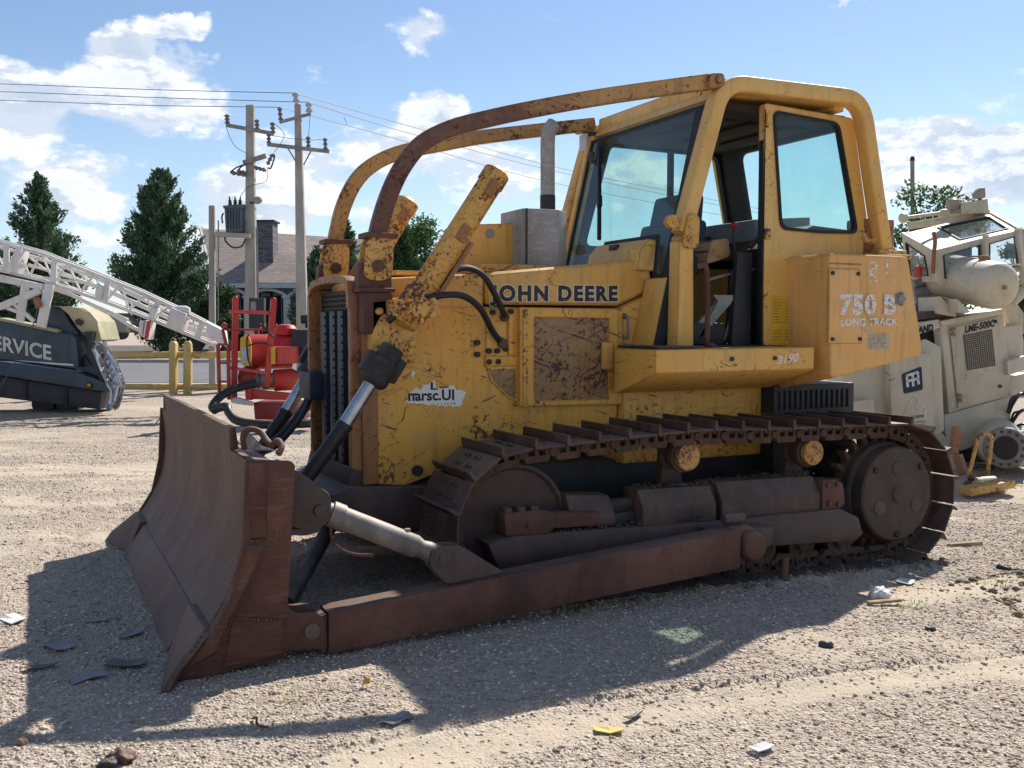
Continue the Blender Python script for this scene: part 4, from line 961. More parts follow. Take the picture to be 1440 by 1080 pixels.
def link_mesh():
    m = MB(); L = PT*.5
    for y in (-.085, .085):
        m.prism([(-L+.012,-.060),(-L+.03,-.098),(L-.03,-.098),(L-.012,-.060)], y-.020, y+.020)
        m.prism([(-L+.012,-.060),(-L+.045,-.060),(-L+.045,-.002),(-L+.018,-.002)], y-.020, y+.020); m.prism([(L-.045,-.060),(L-.012,-.060),(L-.018,-.002),(L-.045,-.002)], y-.020, y+.020)
        m.prism([(-.013,-.060),(.013,-.060),(.013,-.002),(-.013,-.002)], y-.020, y+.020); m.prism([(-L+.018,-.016),(L-.018,-.016),(L-.018,-.001),(-L+.018,-.001)], y-.022, y+.022)
        for x in (-.036,.036): m.box(x-.014,x+.014,y-.017,y+.017,-.034,-.014)
        m.cyl((L,y-.030,-.048),(L,y+.030,-.048), .024, n=10)
    m.cyl((L,-.10,-.048),(L,.10,-.048), .020, n=8)
    return m
def dummy_root(name): return None
shoe0 = shoe_mesh().build('track_shoe', 'track_steel', None, 0.0015, smooth=0, seg=1); link0 = link_mesh().build('chain_link', 'chain_steel', None, 0.0)
COL.objects.unlink(shoe0); COL.objects.unlink(link0)
def make_track(side):
    yc = -.93*side
    m = MB(); m.box(2.6,4.95,yc-.10,yc+.10,.16,.44); m.box(2.5,3.2,yc-.07,yc+.07,.30,.48)
    tf = m.build('track_frame', 'dark_steel', DZ, 0.015)
    tr = bpy.data.objects.new('track', None); COL.objects.link(tr); tr.parent = DZ
    first = True
    for k in range(NS):
        s0 = (k+.35)*PT; p = on_path(s0); q0 = on_path(s0-PT*.5); q1 = on_path(s0+PT*.5)
        t = (q1-q0).normalized(); n_ = Vector((-t.z,0,t.x))           # outward
        c_ = (q0+q1)*.5
        if (c_+n_*.1-Vector((3.7,0,.42))).length < (c_-Vector((3.7,0,.42))).length: n_ = -n_
        yv = n_.cross(t)
        M = Matrix.Identity(4)
        for r_i in range(3): M[r_i][0] = t[r_i]; M[r_i][1] = yv[r_i]; M[r_i][2] = n_[r_i]
        M.translation = c_+Vector((0,yc,0))-ORI['bulldozer']
        if k in (3,11,17): M = M @ Matrix.Rotation(R(random.uniform(-1.2,1.2)), 4, 'Y')
        for src in (shoe0, link0):
            o = src.copy(); COL.objects.link(o); o.parent = tr; o.matrix_local = M
    # idler
    m = MB(); m.lathe((IDL.x,yc+.075*side,IDL.z),(0,-side,0), [(0,.30),(.03,.335),(.06,.335),(.075,.320),(.140,.326),(.152,.322),(.156,.306),(.150,.298),(.132,.290),(.126,.20),(.130,.11),(.175,.10),(.18,.02)], 56)
    m.build('idler', 'hub_steel', DZ)
    # sprocket teeth and final drive cover
    m = MB(); r0, r1 = .335, .405; nt = 25; out = []
    for k in range(nt):
        for f, r in ((0,r0),(.28,r0),(.42,r1),(.62,r1),(.78,r0)): a = (k+f)*2*math.pi/nt; out.append((SPK.x+r*math.cos(a), SPK.z+r*math.sin(a)))
    m.prism(out, yc-.032, yc+.032); sp = m.build('sprocket', 'chain_steel', DZ, 0.0)
    m = MB(); yo = yc-side*.03; m.lathe((SPK.x,yc+.05*side,SPK.z),(0,-side,0), [(0,.30),(.13,.335),(.15,.330),(.165,.315),(.25,.312),(.262,.300),(.268,.06),(.282,.05),(.283,.012)], 56)
    hb = m.build('final_drive_cover', 'hub_steel', sp)
    yf = yc-side*(.268-.05)
    m = MB()
    for a in (-28, 208, 92): m.cyl((SPK.x+.185*math.cos(R(-a)),yf+.004*side,SPK.z+.17*math.sin(R(-a))*-1),(SPK.x+.185*math.cos(R(-a)),yf-.003*side,SPK.z+.17*math.sin(R(-a))*-1), .050, .047, n=24)
    tag(m.build('cover_boss', 'frame_steel', hb, 0.001), kind='stuff')
    m = MB()
    for a in (140, 40, -90): m.cyl((SPK.x+.265*math.cos(R(a)),yf,SPK.z+.265*math.sin(R(a))),(SPK.x+.265*math.cos(R(a)),yf-.010*side,SPK.z+.265*math.sin(R(a))), .022, n=10)
    tag(m.build('plug', 'greasy_black', hb, 0.002), kind='stuff')
    m = MB(); m.cyl((SPK.x,yc+.1*side,SPK.z),(SPK.x,yc+.36*side,SPK.z), .25, n=32); m.build('final_drive', 'dark_steel', DZ, 0.02)
    # carrier rollers
    for x, z in ((3.53,.718),(4.50,.690)):
        m = MB(); m.lathe((x,yc+.10*side,z),(0,-side,0), [(0,.07),(0.0,.095),(.035,.095),(.04,.078),(.10,.078),(.11,.098),(.15,.098),(.155,.078),(.175,.078)], 28)
        cr = m.build('carrier_roller', 'chain_steel', DZ)
        m = MB(); m.lathe((x,yc-.070*side,z),(0,-side,0), [(0,.082),(.028,.080),(.034,.068)], 28); m.lathe((x,yc-.10*side,z),(0,-side,0), [(0,.018),(.008,.016)], 6); m.build('hub_cap', 'cap_paint', cr)
        m = MB(); m.prism([(x-.10,.44),(x+.10,.44),(x+.06,z-.05),(x+.05,z+.02),(x-.05,z+.02),(x-.06,z-.05)], yc+.08*side, yc+.16*side); m.build('roller_bracket', 'frame_steel', DZ, 0.01)
    for i in range(7):
        x = 2.82+i*.318; z = .140-i*.006
        m = MB(); m.lathe((x,yc+.11*side,z),(0,-side,0), [(0,.07),(0,.105),(.03,.105),(.04,.085),(.18,.085),(.19,.105),(.215,.105),(.218,.085),(.205,.070),(.20,.045),(.235,.04),(.24,.01)], 26)
        m.build('track_roller', 'chain_steel', DZ)
    ys = lambda a, b: (yc-side*a, yc-side*b)
    a, b = ys(.235,.175); m = MB(); m.prism([(2.155,.345),(2.22,.205),(3.45,.185),(4.74,.125),(4.80,.165),(4.76,.275),(4.60,.345),(3.5,.345),(2.30,.375)], a, b); m.build('roller_guard', 'frame_steel', DZ, 0.012)
    a, b = ys(.225,.03); m = MB(); m.prism([(2.155,.352),(2.30,.380),(3.5,.350),(3.5,.325),(2.2,.33)], a, b); m.build('guard_top', 'frame_steel', DZ, 0.006)
    # recoil spring housing: sloped cover in two lengths
    def cover(x0, x1, z0, z1, nm='spring_cover'):
        m = MB(); y_ = [(-.20,z0),(-.20,z0+.105),(-.13,z1),(.02,z1),(.02,z0)]
        m.hull2([(x0,yc+side*p,z) for p, z in y_], [(x1,yc+side*p,z-.012) for p, z in y_]); m.build(nm, 'track_steel', DZ, 0.012)
    cover(3.14, 3.66, .355, .555); cover(3.70, 4.47, .345, .560)
    m = MB(); m.cyl((3.62,yc-.05*side,.47),(3.74,yc-.05*side,.47), .085, n=24); m.build('recoil_rod', 'greasy_black', DZ, 0.004); m = MB(); m.cyl((2.9,yc-.05*side,.44),(3.14,yc-.05*side,.45), .055, n=20); m.build('recoil_rod', 'greasy_black', DZ, 0.004)
    a, b = ys(.215,.08); m = MB(); m.prism([(4.47,.335),(4.60,.335),(4.66,.37),(4.64,.50),(4.58,.53),(4.47,.53)], a, b)
    for x, z in ((4.51,.50),(4.59,.50),(4.52,.38),(4.60,.37)): m.cyl((x,a,z),(x,a-side*.016,z), .020, n=6)
    m.build('end_block', 'rust_steel', DZ, 0.008)
    # idler yoke
    a, b = ys(.225,.13); m = MB(); m.prism(rpoly([(2.26,.385),(2.52,.375),(2.56,.41),(2.56,.475),(2.50,.505),(2.25,.505)], .02), a, b)
    m.prism([(2.50,.40),(2.80,.39),(2.86,.46),(2.50,.49)], a+side*.012, b); m.cyl((2.40,a,.435),(2.40,a-side*.012,.435), .024, n=14)
    for x in (2.28,2.36,2.44): m.box(x-.022,x+.022,min(a,b)+.01,max(a,b)-.01,.500,.530)
    m.build('idler_yoke', 'rust_steel', DZ, 0.010)
    m = MB(); y_ = [(-.19,.39),(-.19,.44),(-.11,.555),(.01,.56),(.01,.39)]; m.hull2([(2.68,yc+side*p,z) for p, z in y_], [(2.97,yc+side*p,z-.02) for p, z in y_]); m.build('yoke_cover', 'track_steel', DZ, 0.018)
make_track(1); make_track(-1)

# ---- push arms
def push_arm(s):
    def Yp(y): return y*s
    m = MB()
    A = [(1.17,.075),(1.17,.245),(1.17,.245),(1.17,.075)]
    y0, y1 = -1.50, -1.345
    m.hull2([(1.20,Yp(y0),.005),(1.20,Yp(y0),.200),(1.20,Yp(y1),.200),(1.20,Yp(y1),.005)], [(3.545,Yp(y0),.150),(3.545,Yp(y0),.365),(3.545,Yp(y1),.365),(3.545,Yp(y1),.150)])
    m.hull2([(1.02,Yp(-1.47),.055),(1.02,Yp(-1.47),.135),(1.02,Yp(-1.38),.135),(1.02,Yp(-1.38),.055)], [(1.20,Yp(-1.485),.015),(1.20,Yp(-1.485),.190),(1.20,Yp(-1.36),.190),(1.20,Yp(-1.36),.015)])
    ar = m.build('push_arm', 'rust_steel', DZ, 0.012)
    m = MB(); m.lathe((3.64,Yp(-1.36),.262),(0,-s,0), [(0,.11),(.05,.105),(.06,.085),(.13,.085),(.155,.072)], 26); m.box(3.52,3.60,Yp(-1.46) if s>0 else Yp(-1.36),Yp(-1.36) if s>0 else Yp(-1.46),.16,.37); m.build('trunnion', 'rust_steel', ar, 0.006)
    m = MB(); m.cyl((3.52,Yp(-1.37),.405),(3.66,Yp(-1.37),.405), .032, n=12); m.prism([(3.50,.33),(3.95,.31),(3.93,.20),(3.72,.14),(3.55,.16)], Yp(-1.30), Yp(-1.10)); m.build('trunnion_mount', 'frame_steel', ar, 0.01)
    m = MB(); c = rpoly([(1.79,.255),(2.10,.28),(1.86,.44),(1.72,.44),(1.70,.36)], .03)
    m.prism(c, Yp(-1.475), Yp(-1.455)); m.prism(c, Yp(-1.39), Yp(-1.37)); br = m.build('strut_bracket', 'frame_steel', ar, 0.004)
    m = MB(); m.cyl((1.775,Yp(-1.50),.385),(1.775,Yp(-1.345),.385), .032, n=16); m.cyl((1.775,Yp(-1.482),.385),(1.775,Yp(-1.475),.385), .048, n=20); m.build('pin', 'frame_steel', br, 0.003)
    # adjusting strut up to the blade
    a, b = Vector((1.775,Yp(-1.42),.385)), Vector((1.215,Yp(-1.30),.640)); t = (b-a).normalized(); L = (b-a).length
    m = MB(); m.lathe(a, t, [(-.045,.03),(-.03,.052),(.06,.050),(.10,.043),(.13,.056),(L-.12,.056),(L-.118,.063),(L-.06,.063),(L-.055,.050),(L,.048)], 24); stt = m.build('tilt_strut', 'strut_metal', DZ)
    m = MB(); p = a+t*.17; m.cyl(p+Vector((0,0,.05)), p+Vector((0,0,.072)), .016, n=6); m.build('grease_fitting', 'grey_steel', stt)
    m = MB(); m.tube([b-t*.06+Vector((0,0,-.06)), b-t*.07+Vector((0,0,-.13)), b-t*.16+Vector((0,0,-.155)), b-t*.28+Vector((0,0,-.12))], .008, 6); m.build('locking_handle', 'rust_steel', stt)
    return ar
push_arm(1); push_arm(-1)
m = MB(); m.cyl((1.05,-1.30,.20),(1.75,.30,.28), .045, n=16); m.build('diagonal_brace', 'dark_steel', DZ)

# ---- blade
BL = MB()
prof_front = [(.835,1.035),(.850,.90),(.862,.75),(.855,.60),(.825,.46),(.775,.34),(.715,.235),(.655,.165)]
ys_ = [-1.52,-1.45,-1.38,-1.31,-1.24,-1.16,-1.155]+[-1.155+2.45*i/44 for i in range(1, 44)]+[1.295,1.30,1.37,1.44,1.50]
def topz(y): return .925 if (y < -1.157 or y > 1.297) else 1.03
rows = []
for y in ys_:
    row = []
    for i, (x, z) in enumerate(spline([(p[0],0,p[1]) for p in prof_front], 3) and [(q.x, q.z) for q in spline([(p[0],0,p[1]) for p in prof_front], 3)]):
        row.append((x+.012*(float(fbm(np.array([y*2.2]), np.array([z*3.0]), 3, 5)[0])-.5)+.010*math.exp(-((y+.5)/.25)**2-((z-.55)/.2)**2), y, min(z, topz(y))))
    rows.append(row)
nr = len(rows[0]); TH_ = .028
for row in rows: BL.v += row
for row in rows: BL.v += [(x+TH_, y, z) for x, y, z in row]
off = len(rows)*nr
for a in range(len(rows)-1):
    for i in range(nr-1):
        BL.f.append((a*nr+i, (a+1)*nr+i, (a+1)*nr+i+1, a*nr+i+1)); BL.f.append((off+a*nr+i, off+a*nr+i+1, off+(a+1)*nr+i+1, off+(a+1)*nr+i))
    BL.f.append((a*nr, off+a*nr, off+(a+1)*nr, (a+1)*nr)); BL.f.append((a*nr+nr-1, (a+1)*nr+nr-1, off+(a+1)*nr+nr-1, off+a*nr+nr-1))
for a in (0, len(rows)-1):
    for i in range(nr-1): BL.f.append((a*nr+i, a*nr+i+1, off+a*nr+i+1, off+a*nr+i))
BL.mi = [0]*len(BL.f)
bd = BL.build('blade', 'blade_steel', DZ, 0.0, smooth=40)
m = MB(); m.hull2([(.665,-1.10,.185),(.705,-1.10,.185),(.545,-1.10,-.030),(.525,-1.10,-.030)], [(.665,1.10,.185),(.705,1.10,.185),(.545,1.10,-.030),(.525,1.10,-.030)]); ce = m.build('cutting_edge', 'blade_steel', bd, 0.004)
m = MB()
for k in range(13): y = -1.0+k*.165; m.cyl((.645,y,.125),(.632,y,.132), .018, n=8)
tag(m.build('edge_bolt', 'rust_steel', ce), kind='stuff')
m = MB(); m.hull2([(.688,-1.10,.200),(.725,-1.10,.200),(.70,-1.10,.175),(.675,-1.10,.175)], [(.688,1.10,.200),(.725,1.10,.200),(.70,1.10,.175),(.675,1.10,.175)]); m.build('weld_seam', 'rust_steel', ce, 0.003)
for s in (1, -1):
    Q = lambda x, y, z: (x, -s*y, z)
    # end bit flares forward and outward
    m = MB(); m.hull2([Q(.645,1.08,.200),Q(.545,1.08,-.03),Q(.445,1.63,-.03),Q(.500,1.60,.055),Q(.655,1.50,.200)], [Q(.690,1.08,.200),Q(.590,1.08,-.03),Q(.475,1.65,-.03),Q(.53,1.62,.06),Q(.695,1.52,.200)]); m.build('end_bit', 'blade_steel', bd, 0.004)
    # end plate
    ep = [(.835,.925),(1.035,.905),(1.052,.885),(1.000,.09),(.985,.035),(.52,-.02),(.50,.01),(.655,.165),(.765,.34),(.815,.56)]
    m = MB(); m.hull2([Q(x,1.50,z) for x, z in ep], [Q(x,1.535,z) for x, z in ep]); e_ = m.build('end_plate', 'end_steel', bd, 0.012)
    m = MB(); w = [(.815,.56),(.925,.555),(.72,.10),(.50,.015),(.655,.165),(.765,.34)]
    m.hull2([Q(x,1.530,z) for x, z in w], [Q(x,1.560,z) for x, z in [(.835,.545),(.905,.535),(.69,.11),(.54,.04),(.67,.165),(.775,.335)]]); m.build('wear_plate', 'end_steel', e_, 0.004)
    m = MB(); m.hull2([Q(x,1.533,z) for x, z in [(.845,.91),(.925,.905),(.925,.57),(.845,.57)]], [Q(x,1.547,z) for x, z in [(.855,.895),(.912,.89),(.912,.585),(.855,.585)]]); m.build('wear_plate', 'end_steel', e_, 0.004)
    m = MB(); m.hull2([Q(x,1.533,z) for x, z in [(.76,.24),(.985,.20),(.985,.06),(.72,.02)]], [Q(x,1.541,z) for x, z in [(.77,.225),(.975,.19),(.975,.06),(.73,.03)]]); m.build('wear_plate', 'end_steel', e_, 0.002)
    # back structure: top beam, ribs, arm lugs and strut lugs
    m = MB(); m.hull2([Q(.88,0.02,.60),Q(1.04,.02,.60),Q(1.04,.02,.86),Q(.88,.02,.90)], [Q(.88,1.50,.60),Q(1.04,1.50,.60),Q(1.04,1.50,.86),Q(.88,1.50,.90)]); m.build('back_beam', 'rust_steel', bd, 0.01)
    m = MB(); m.hull2([Q(.74,0.02,.08),Q(.98,.02,.08),Q(.98,.02,.26),Q(.78,.02,.30)], [Q(.74,1.50,.08),Q(.98,1.50,.08),Q(.98,1.50,.26),Q(.78,1.50,.30)]); m.build('back_beam', 'rust_steel', bd, 0.01)
    for y in (.25,.62,1.0,1.34):
        m = MB(); m.hull2([Q(.86,y,.25),Q(1.0,y,.22),Q(1.03,y,.62),Q(.88,y,.66)], [Q(.86,y+.02,.25),Q(1.0,y+.02,.22),Q(1.03,y+.02,.62),Q(.88,y+.02,.66)]); m.build('back_rib', 'rust_steel', bd, 0.003)
    for y in (1.345,1.50):
        m = MB(); lg = rpoly([(.96,.06),(1.14,.055),(1.175,.09),(1.175,.18),(1.14,.215),(1.04,.22),(.985,.30),(.96,.30)], .03)
        m.hull2([Q(x,y,z) for x, z in lg], [Q(x,y+.03,z) for x, z in lg]); l_ = m.build('arm_lug', 'rust_steel', bd, 0.004)
    m = MB(); m.cyl(Q(1.115,1.33,.135),Q(1.115,1.545,.135), .036, n=18); m.build('lug_pin', 'frame_steel', bd, 0.004)
    m = MB(); sb = rpoly([(1.02,.87),(1.10,.84),(1.26,.71),(1.25,.59),(1.17,.545),(1.02,.60)], .03)
    m.hull2([Q(x,1.235,z) for x, z in sb], [Q(x,1.26,z) for x, z in sb]); m.hull2([Q(x,1.345,z) for x, z in sb], [Q(x,1.37,z) for x, z in sb]); m.cyl(Q(1.20,1.22,.645),Q(1.20,1.385,.645), .03, n=14); m.hull2([Q(1.03,1.24,.56),Q(1.03,1.36,.56),Q(1.03,1.36,.86),Q(1.03,1.24,.86)],[Q(1.16,1.24,.60),Q(1.16,1.36,.60),Q(1.13,1.36,.79),Q(1.13,1.24,.79)]); m.build('strut_lug', 'frame_steel', bd, 0.008)
    m = MB(); sb = rpoly([(1.0,.66),(1.28,.62),(1.30,.52),(1.22,.48),(1.0,.46)], .03)
    m.hull2([Q(x,.50,z) for x, z in sb], [Q(x,.53,z) for x, z in sb]); m.hull2([Q(x,.66,z) for x, z in sb], [Q(x,.69,z) for x, z in sb]); m.cyl(Q(1.24,.48,.56),Q(1.24,.71,.56), .03, n=14); m.build('lift_lug', 'rust_steel', bd, 0.006)
# bent lifting hooks on the top of the blade, near end
m = MB(); m.tube([(.90,-1.20,.93),(.89,-1.20,.985),(.915,-1.20,1.02),(.96,-1.22,1.01),(.985,-1.26,.97),(1.0,-1.30,.955),(1.02,-1.33,.975),(1.03,-1.36,.95),(1.01,-1.38,.92)], .015, 10); m.build('lifting_hook', 'rust_steel', bd)
m = MB(); m.hull2([(.885,-1.16,.92),(.91,-1.16,.92),(.91,-1.16,1.02),(.885,-1.16,1.03)],[(1.06,-1.10,.90),(1.08,-1.10,.90),(1.00,-1.10,.93),(.97,-1.10,.93)]); m.build('top_gusset', 'grey_steel', bd, 0.003)

def bead(pts, r=.007, nm='weld_bead', par=None, matn='rust_steel'):
    P_ = spline(pts, 8); m = MB()
    for i in range(len(P_)-1):
        d = P_[i+1]-P_[i]; n = max(1, int(d.length/.012))
        for k in range(n):
            c = P_[i]+d*(k/n); rr = r*random.uniform(.7, 1.2); m.cyl(c-d.normalized()*rr*.6, c+d.normalized()*rr*.9, rr, rr*.55, n=6)
    return tag(m.build(nm, matn, par or bd), kind='stuff')
bead([(.818,-1.562,.548),(.73,-1.562,.33),(.62,-1.562,.165),(.52,-1.562,.04)])
bead([(.845,-1.548,.57),(.925,-1.548,.565)])
bead([(.76,-1.542,.24),(.86,-1.543,.225),(.985,-1.542,.20)])
bead([(.853,-1.16,1.02),(.862,-1.165,.93)], .009)
bead([(.905,-1.562,.535),(.80,-1.562,.32),(.70,-1.562,.12)])
for s in (1, -1):
    rg_ = random.Random(40+s); m = MB(); yc = -.93*s
    for k in range(520):
        q = rg_.random()
        if q < .35: x, y, z = rg_.uniform(2.3,3.6), yc-s*rg_.uniform(.05,.22), .375
        elif q < .7: x, y, z = rg_.uniform(2.6,5.2), yc-s*rg_.uniform(.10,.26), .012-.03*(x-2.6)/2.6 if False else .005
        else: x, y, z = rg_.uniform(3.2,4.5), yc-s*rg_.uniform(-.02,.12), .560
        r = rg_.uniform(.004,.017); c = Vector((x, y, z-.004)); m.cyl(c, c+Vector((rg_.uniform(-.4,.4)*r, rg_.uniform(-.4,.4)*r, r*.8)), r, r*.5, n=5)
    tag(m.build('caked_soil', 'mud', DZ, smooth=0), kind='stuff')

# ================================================================ background
def foot(px, d, z=0.0):
    p = at(px, 540, d); return Vector((p.x, p.y, z))
def grid_pt(px, py, d): return at(px, py, d)

# ---- trees
def leaf_mat(name, c0, c1, c2):
    m, g, b, o, v = new_mat(name)
    geo = g.n.new('ShaderNodeNewGeometry')
    r = g.n.new('ShaderNodeValToRGB'); g.lk(geo.outputs['Random Per Island'], r.inputs[0]); e = r.color_ramp.elements
    e[0].color = (*c0, 1); e[1].color = (*c2, 1); q = e.new(0.55); q.color = (*c1, 1)
    g.lk(r.outputs[0], b.inputs['Base Color']); b.inputs['Roughness'].default_value = 0.75; b.inputs['Specular IOR Level'].default_value = 0.25
    out = g.n['Material Output']; tl = g.n.new('ShaderNodeBsdfTranslucent'); g.lk(r.outputs[0], tl.inputs[0])
    mx = g.n.new('ShaderNodeMixShader'); mx.inputs[0].default_value = 0.25; g.lk(b.outputs[0], mx.inputs[1]); g.lk(tl.outputs[0], mx.inputs[2]); g.lk(mx.outputs[0], out.inputs[0])
leaf_mat('conifer_leaf', (0.052, 0.098, 0.058), (0.098, 0.165, 0.090), (0.16, 0.235, 0.125))
leaf_mat('light_leaf', (0.050, 0.105, 0.030), (0.085, 0.16, 0.045), (0.13, 0.22, 0.075))
leaf_mat('shrub_leaf', (0.035, 0.080, 0.028), (0.060, 0.120, 0.040), (0.10, 0.17, 0.06))
def leaves_mesh(C, D, size, rg, jit=0.5, asp=0.45):
    """C points, D growth directions -> pointed leaf sprays (2 triangles each)"""
    n = len(C); D = D+rg.normal(0, jit, (n, 3)); D /= np.linalg.norm(D, axis=1)[:, None]
    S = np.cross(D, rg.normal(0, 1, (n, 3))); S /= np.linalg.norm(S, axis=1)[:, None]
    L = (size*rg.uniform(.6, 1.4, n))[:, None]
    V = np.stack([C-D*L*.5, C+S*L*asp*.5, C+D*L*.6, C-S*L*asp*.5], 1)
    F = (np.array([(0,1,2),(0,2,3)])[None]+np.arange(n)[:, None, None]*4).reshape(-1, 3)
    return V.reshape(-1, 3), F
def np_mesh(name, V, F, mat, origin, parent=None):
    V = V-np.array(origin); me = bpy.data.meshes.new(name)
    me.vertices.add(len(V)); me.vertices.foreach_set('co', V.reshape(-1).astype(np.float32))
    me.loops.add(len(F)*3); me.loops.foreach_set('vertex_index', F.reshape(-1).astype(np.int32))
    me.polygons.add(len(F)); me.polygons.foreach_set('loop_start', np.arange(0, len(F)*3, 3, dtype=np.int32))
    me.materials.append(MATS[mat]); me.update(calc_edges=True)
    o = bpy.data.objects.new(name, me); COL.objects.link(o)
    if parent: o.parent = parent
    return o
def conifer(name, base, h, r, n, label, mat='conifer_leaf', seed=1, grp=None, shape=1.0, leafs=.20, wide=.28):
    rg = np.random.default_rng(seed); b = Vector(base); T = thing(name, label, 'tree', b, grp)
    m = MB(); m.cyl(b, b+Vector((0,0,h*.93)), .02*h, .004*h, n=8); m.build('trunk', 'bark', T)
    nb = 170; C = []; D = []; br = MB()
    for k in range(nb):
        f = (k+rg.random())/nb; f = f**0.85
        prof = (1-f)**shape*min(1, .55+f*2.2/wide*.25) if f > .0 else 1
        rr = r*prof*rg.uniform(.62, 1.12)+.05
        a = rg.uniform(0, 6.283); z0 = h*(.04+.93*f)-rr*.25
        d = Vector((math.cos(a), math.sin(a), 0)); up = rg.uniform(.45, .95)
        p0 = b+Vector((0,0,z0)); p1 = p0+d*rr+Vector((0,0,rr*up*.9+.35))
        if k % 3 == 0: br.cyl(p0, p0+(p1-p0)*.8, .03, .008, n=4)
        cnt = max(10, int(n/nb*(rr/r*1.9+.15)))
        t = rg.random(cnt)**.6; off = rg.normal(0, 1, (cnt, 3))*np.array([.17, .17, .20])*(.40+rr*.50)
        c = np.array(p0)[None]+np.array(p1-p0)[None]*t[:, None]+np.array([0, 0, 1])[None]*(t[:, None]**2*.10*rr)+off*(1.15-t[:, None]*.75)
        C.append(c); D.append(np.repeat(np.array([[d.x*.7, d.y*.7, .75]]), cnt, 0))
    br.build('limbs', 'bark', T)
    C = np.vstack(C); D = np.vstack(D); V, F = leaves_mesh(C, D, leafs, rg, .40, .5)
    np_mesh('crown', V, F, mat, b, T); return T
def broad(name, base, h, r, n, label, mat='light_leaf', seed=1, cat='tree', leafs=.16, lumps=22, squash=.8, clear=.35):
    rg = np.random.default_rng(seed); b = Vector(base); T = thing(name, label, cat, b)
    m = MB(); m.cyl(b, b+Vector((.1,0,h*(clear+.15))), .03*h, .018*h, n=8)
    C = []; D = []; top = b+Vector((0,0,h*clear))
    for k in range(lumps):
        q = rg.normal(0, 1, 3); q /= np.linalg.norm(q); q = q*rg.uniform(.25, 1)**.5
        c = np.array(b)+np.array([0, 0, h*clear+(h*(1-clear))*.5])+q*np.array([r*.85, r*.85, h*(1-clear)*.42])
        m.cyl(top, Vector(c), .012*h, .004*h, n=5)
        lr = r*rg.uniform(.22, .42); cnt = int(n/lumps)
        o = rg.normal(0, 1, (cnt, 3)); o /= np.linalg.norm(o, axis=1)[:, None]; o *= (lr*rg.random(cnt)**.4*rg.uniform(.7, 1.35, cnt))[:, None]; o[:, 2] *= squash
        C.append(c[None]+o); D.append(o/lr+np.array([[0, 0, .3]]))
    m.build('trunk', 'bark', T)
    C = np.vstack(C); D = np.vstack(D); V, F = leaves_mesh(C, D, leafs, rg, .7, .55)
    np_mesh('crown', V, F, mat, b, T); return T
conifer('conifer_tree', foot(62, 50), 9.0, 2.75, 26000, 'tall dark conifer behind the white mast, nearest the left edge', seed=3, shape=.80, leafs=.17)
conifer('conifer_tree', foot(232, 47), 8.7, 2.65, 42000, 'largest dark green conifer between the white mast and the grey roofed house', seed=4, shape=.66, leafs=.16)
broad('shrub', foot(312, 45.5), 4.0, 1.15, 5200, 'loose mid green bush in front of the left corner of the house', 'shrub_leaf', 5, 'bush', clear=.02, leafs=.17)
broad('shrub', foot(278, 45), 4.7, 1.2, 5200, 'dark leafy bush merging with the right side of the largest conifer', 'conifer_leaf', 6, 'bush', clear=.02, leafs=.17)
broad('shrub', foot(20, 52), 5.6, 3.2, 8000, 'dark bushy undergrowth behind the raised end of the white mast', 'conifer_leaf', 16, 'bush', clear=.0, leafs=.2)
conifer('conifer_tree', foot(487, 44), 6.0, 1.25, 8000, 'narrow bright conifer seen between the two bent sweep bars', 'shrub_leaf', seed=7, shape=.8)
conifer('conifer_tree', foot(449, 46), 4.9, 1.7, 7500, 'low spreading conifer beside the right utility pole and the house porch', 'conifer_leaf', seed=8, shape=.8)
conifer('conifer_tree', foot(566, 50), 6.7, 1.9, 12000, 'conifer behind the lift cylinders with a paler tree beside it', 'shrub_leaf', seed=9, shape=.9)
broad('willow_tree', foot(612, 55), 7.6, 2.6, 16000, 'pale yellow green feathery tree behind the raised lift cylinder', 'light_leaf', 10, clear=.1, leafs=.2)
broad('leafy_tree', foot(1322, 42), 7.9, 2.3, 9500, 'leafy green tree rising behind the cab of the cream drilling machine', 'light_leaf', 12, clear=.25, leafs=.17, lumps=30)
broad('leafy_tree', foot(1440, 46), 6.6, 1.5, 4500, 'small leafy tree cut by the right edge, behind the cream cab', 'light_leaf', 13, clear=.25, leafs=.17)
broad('shrub', foot(-40, 62), 4.5, 4.0, 6000, 'low dark hedge bush at the far left beyond the road', 'conifer_leaf', 14, 'bush', clear=0, leafs=.24)

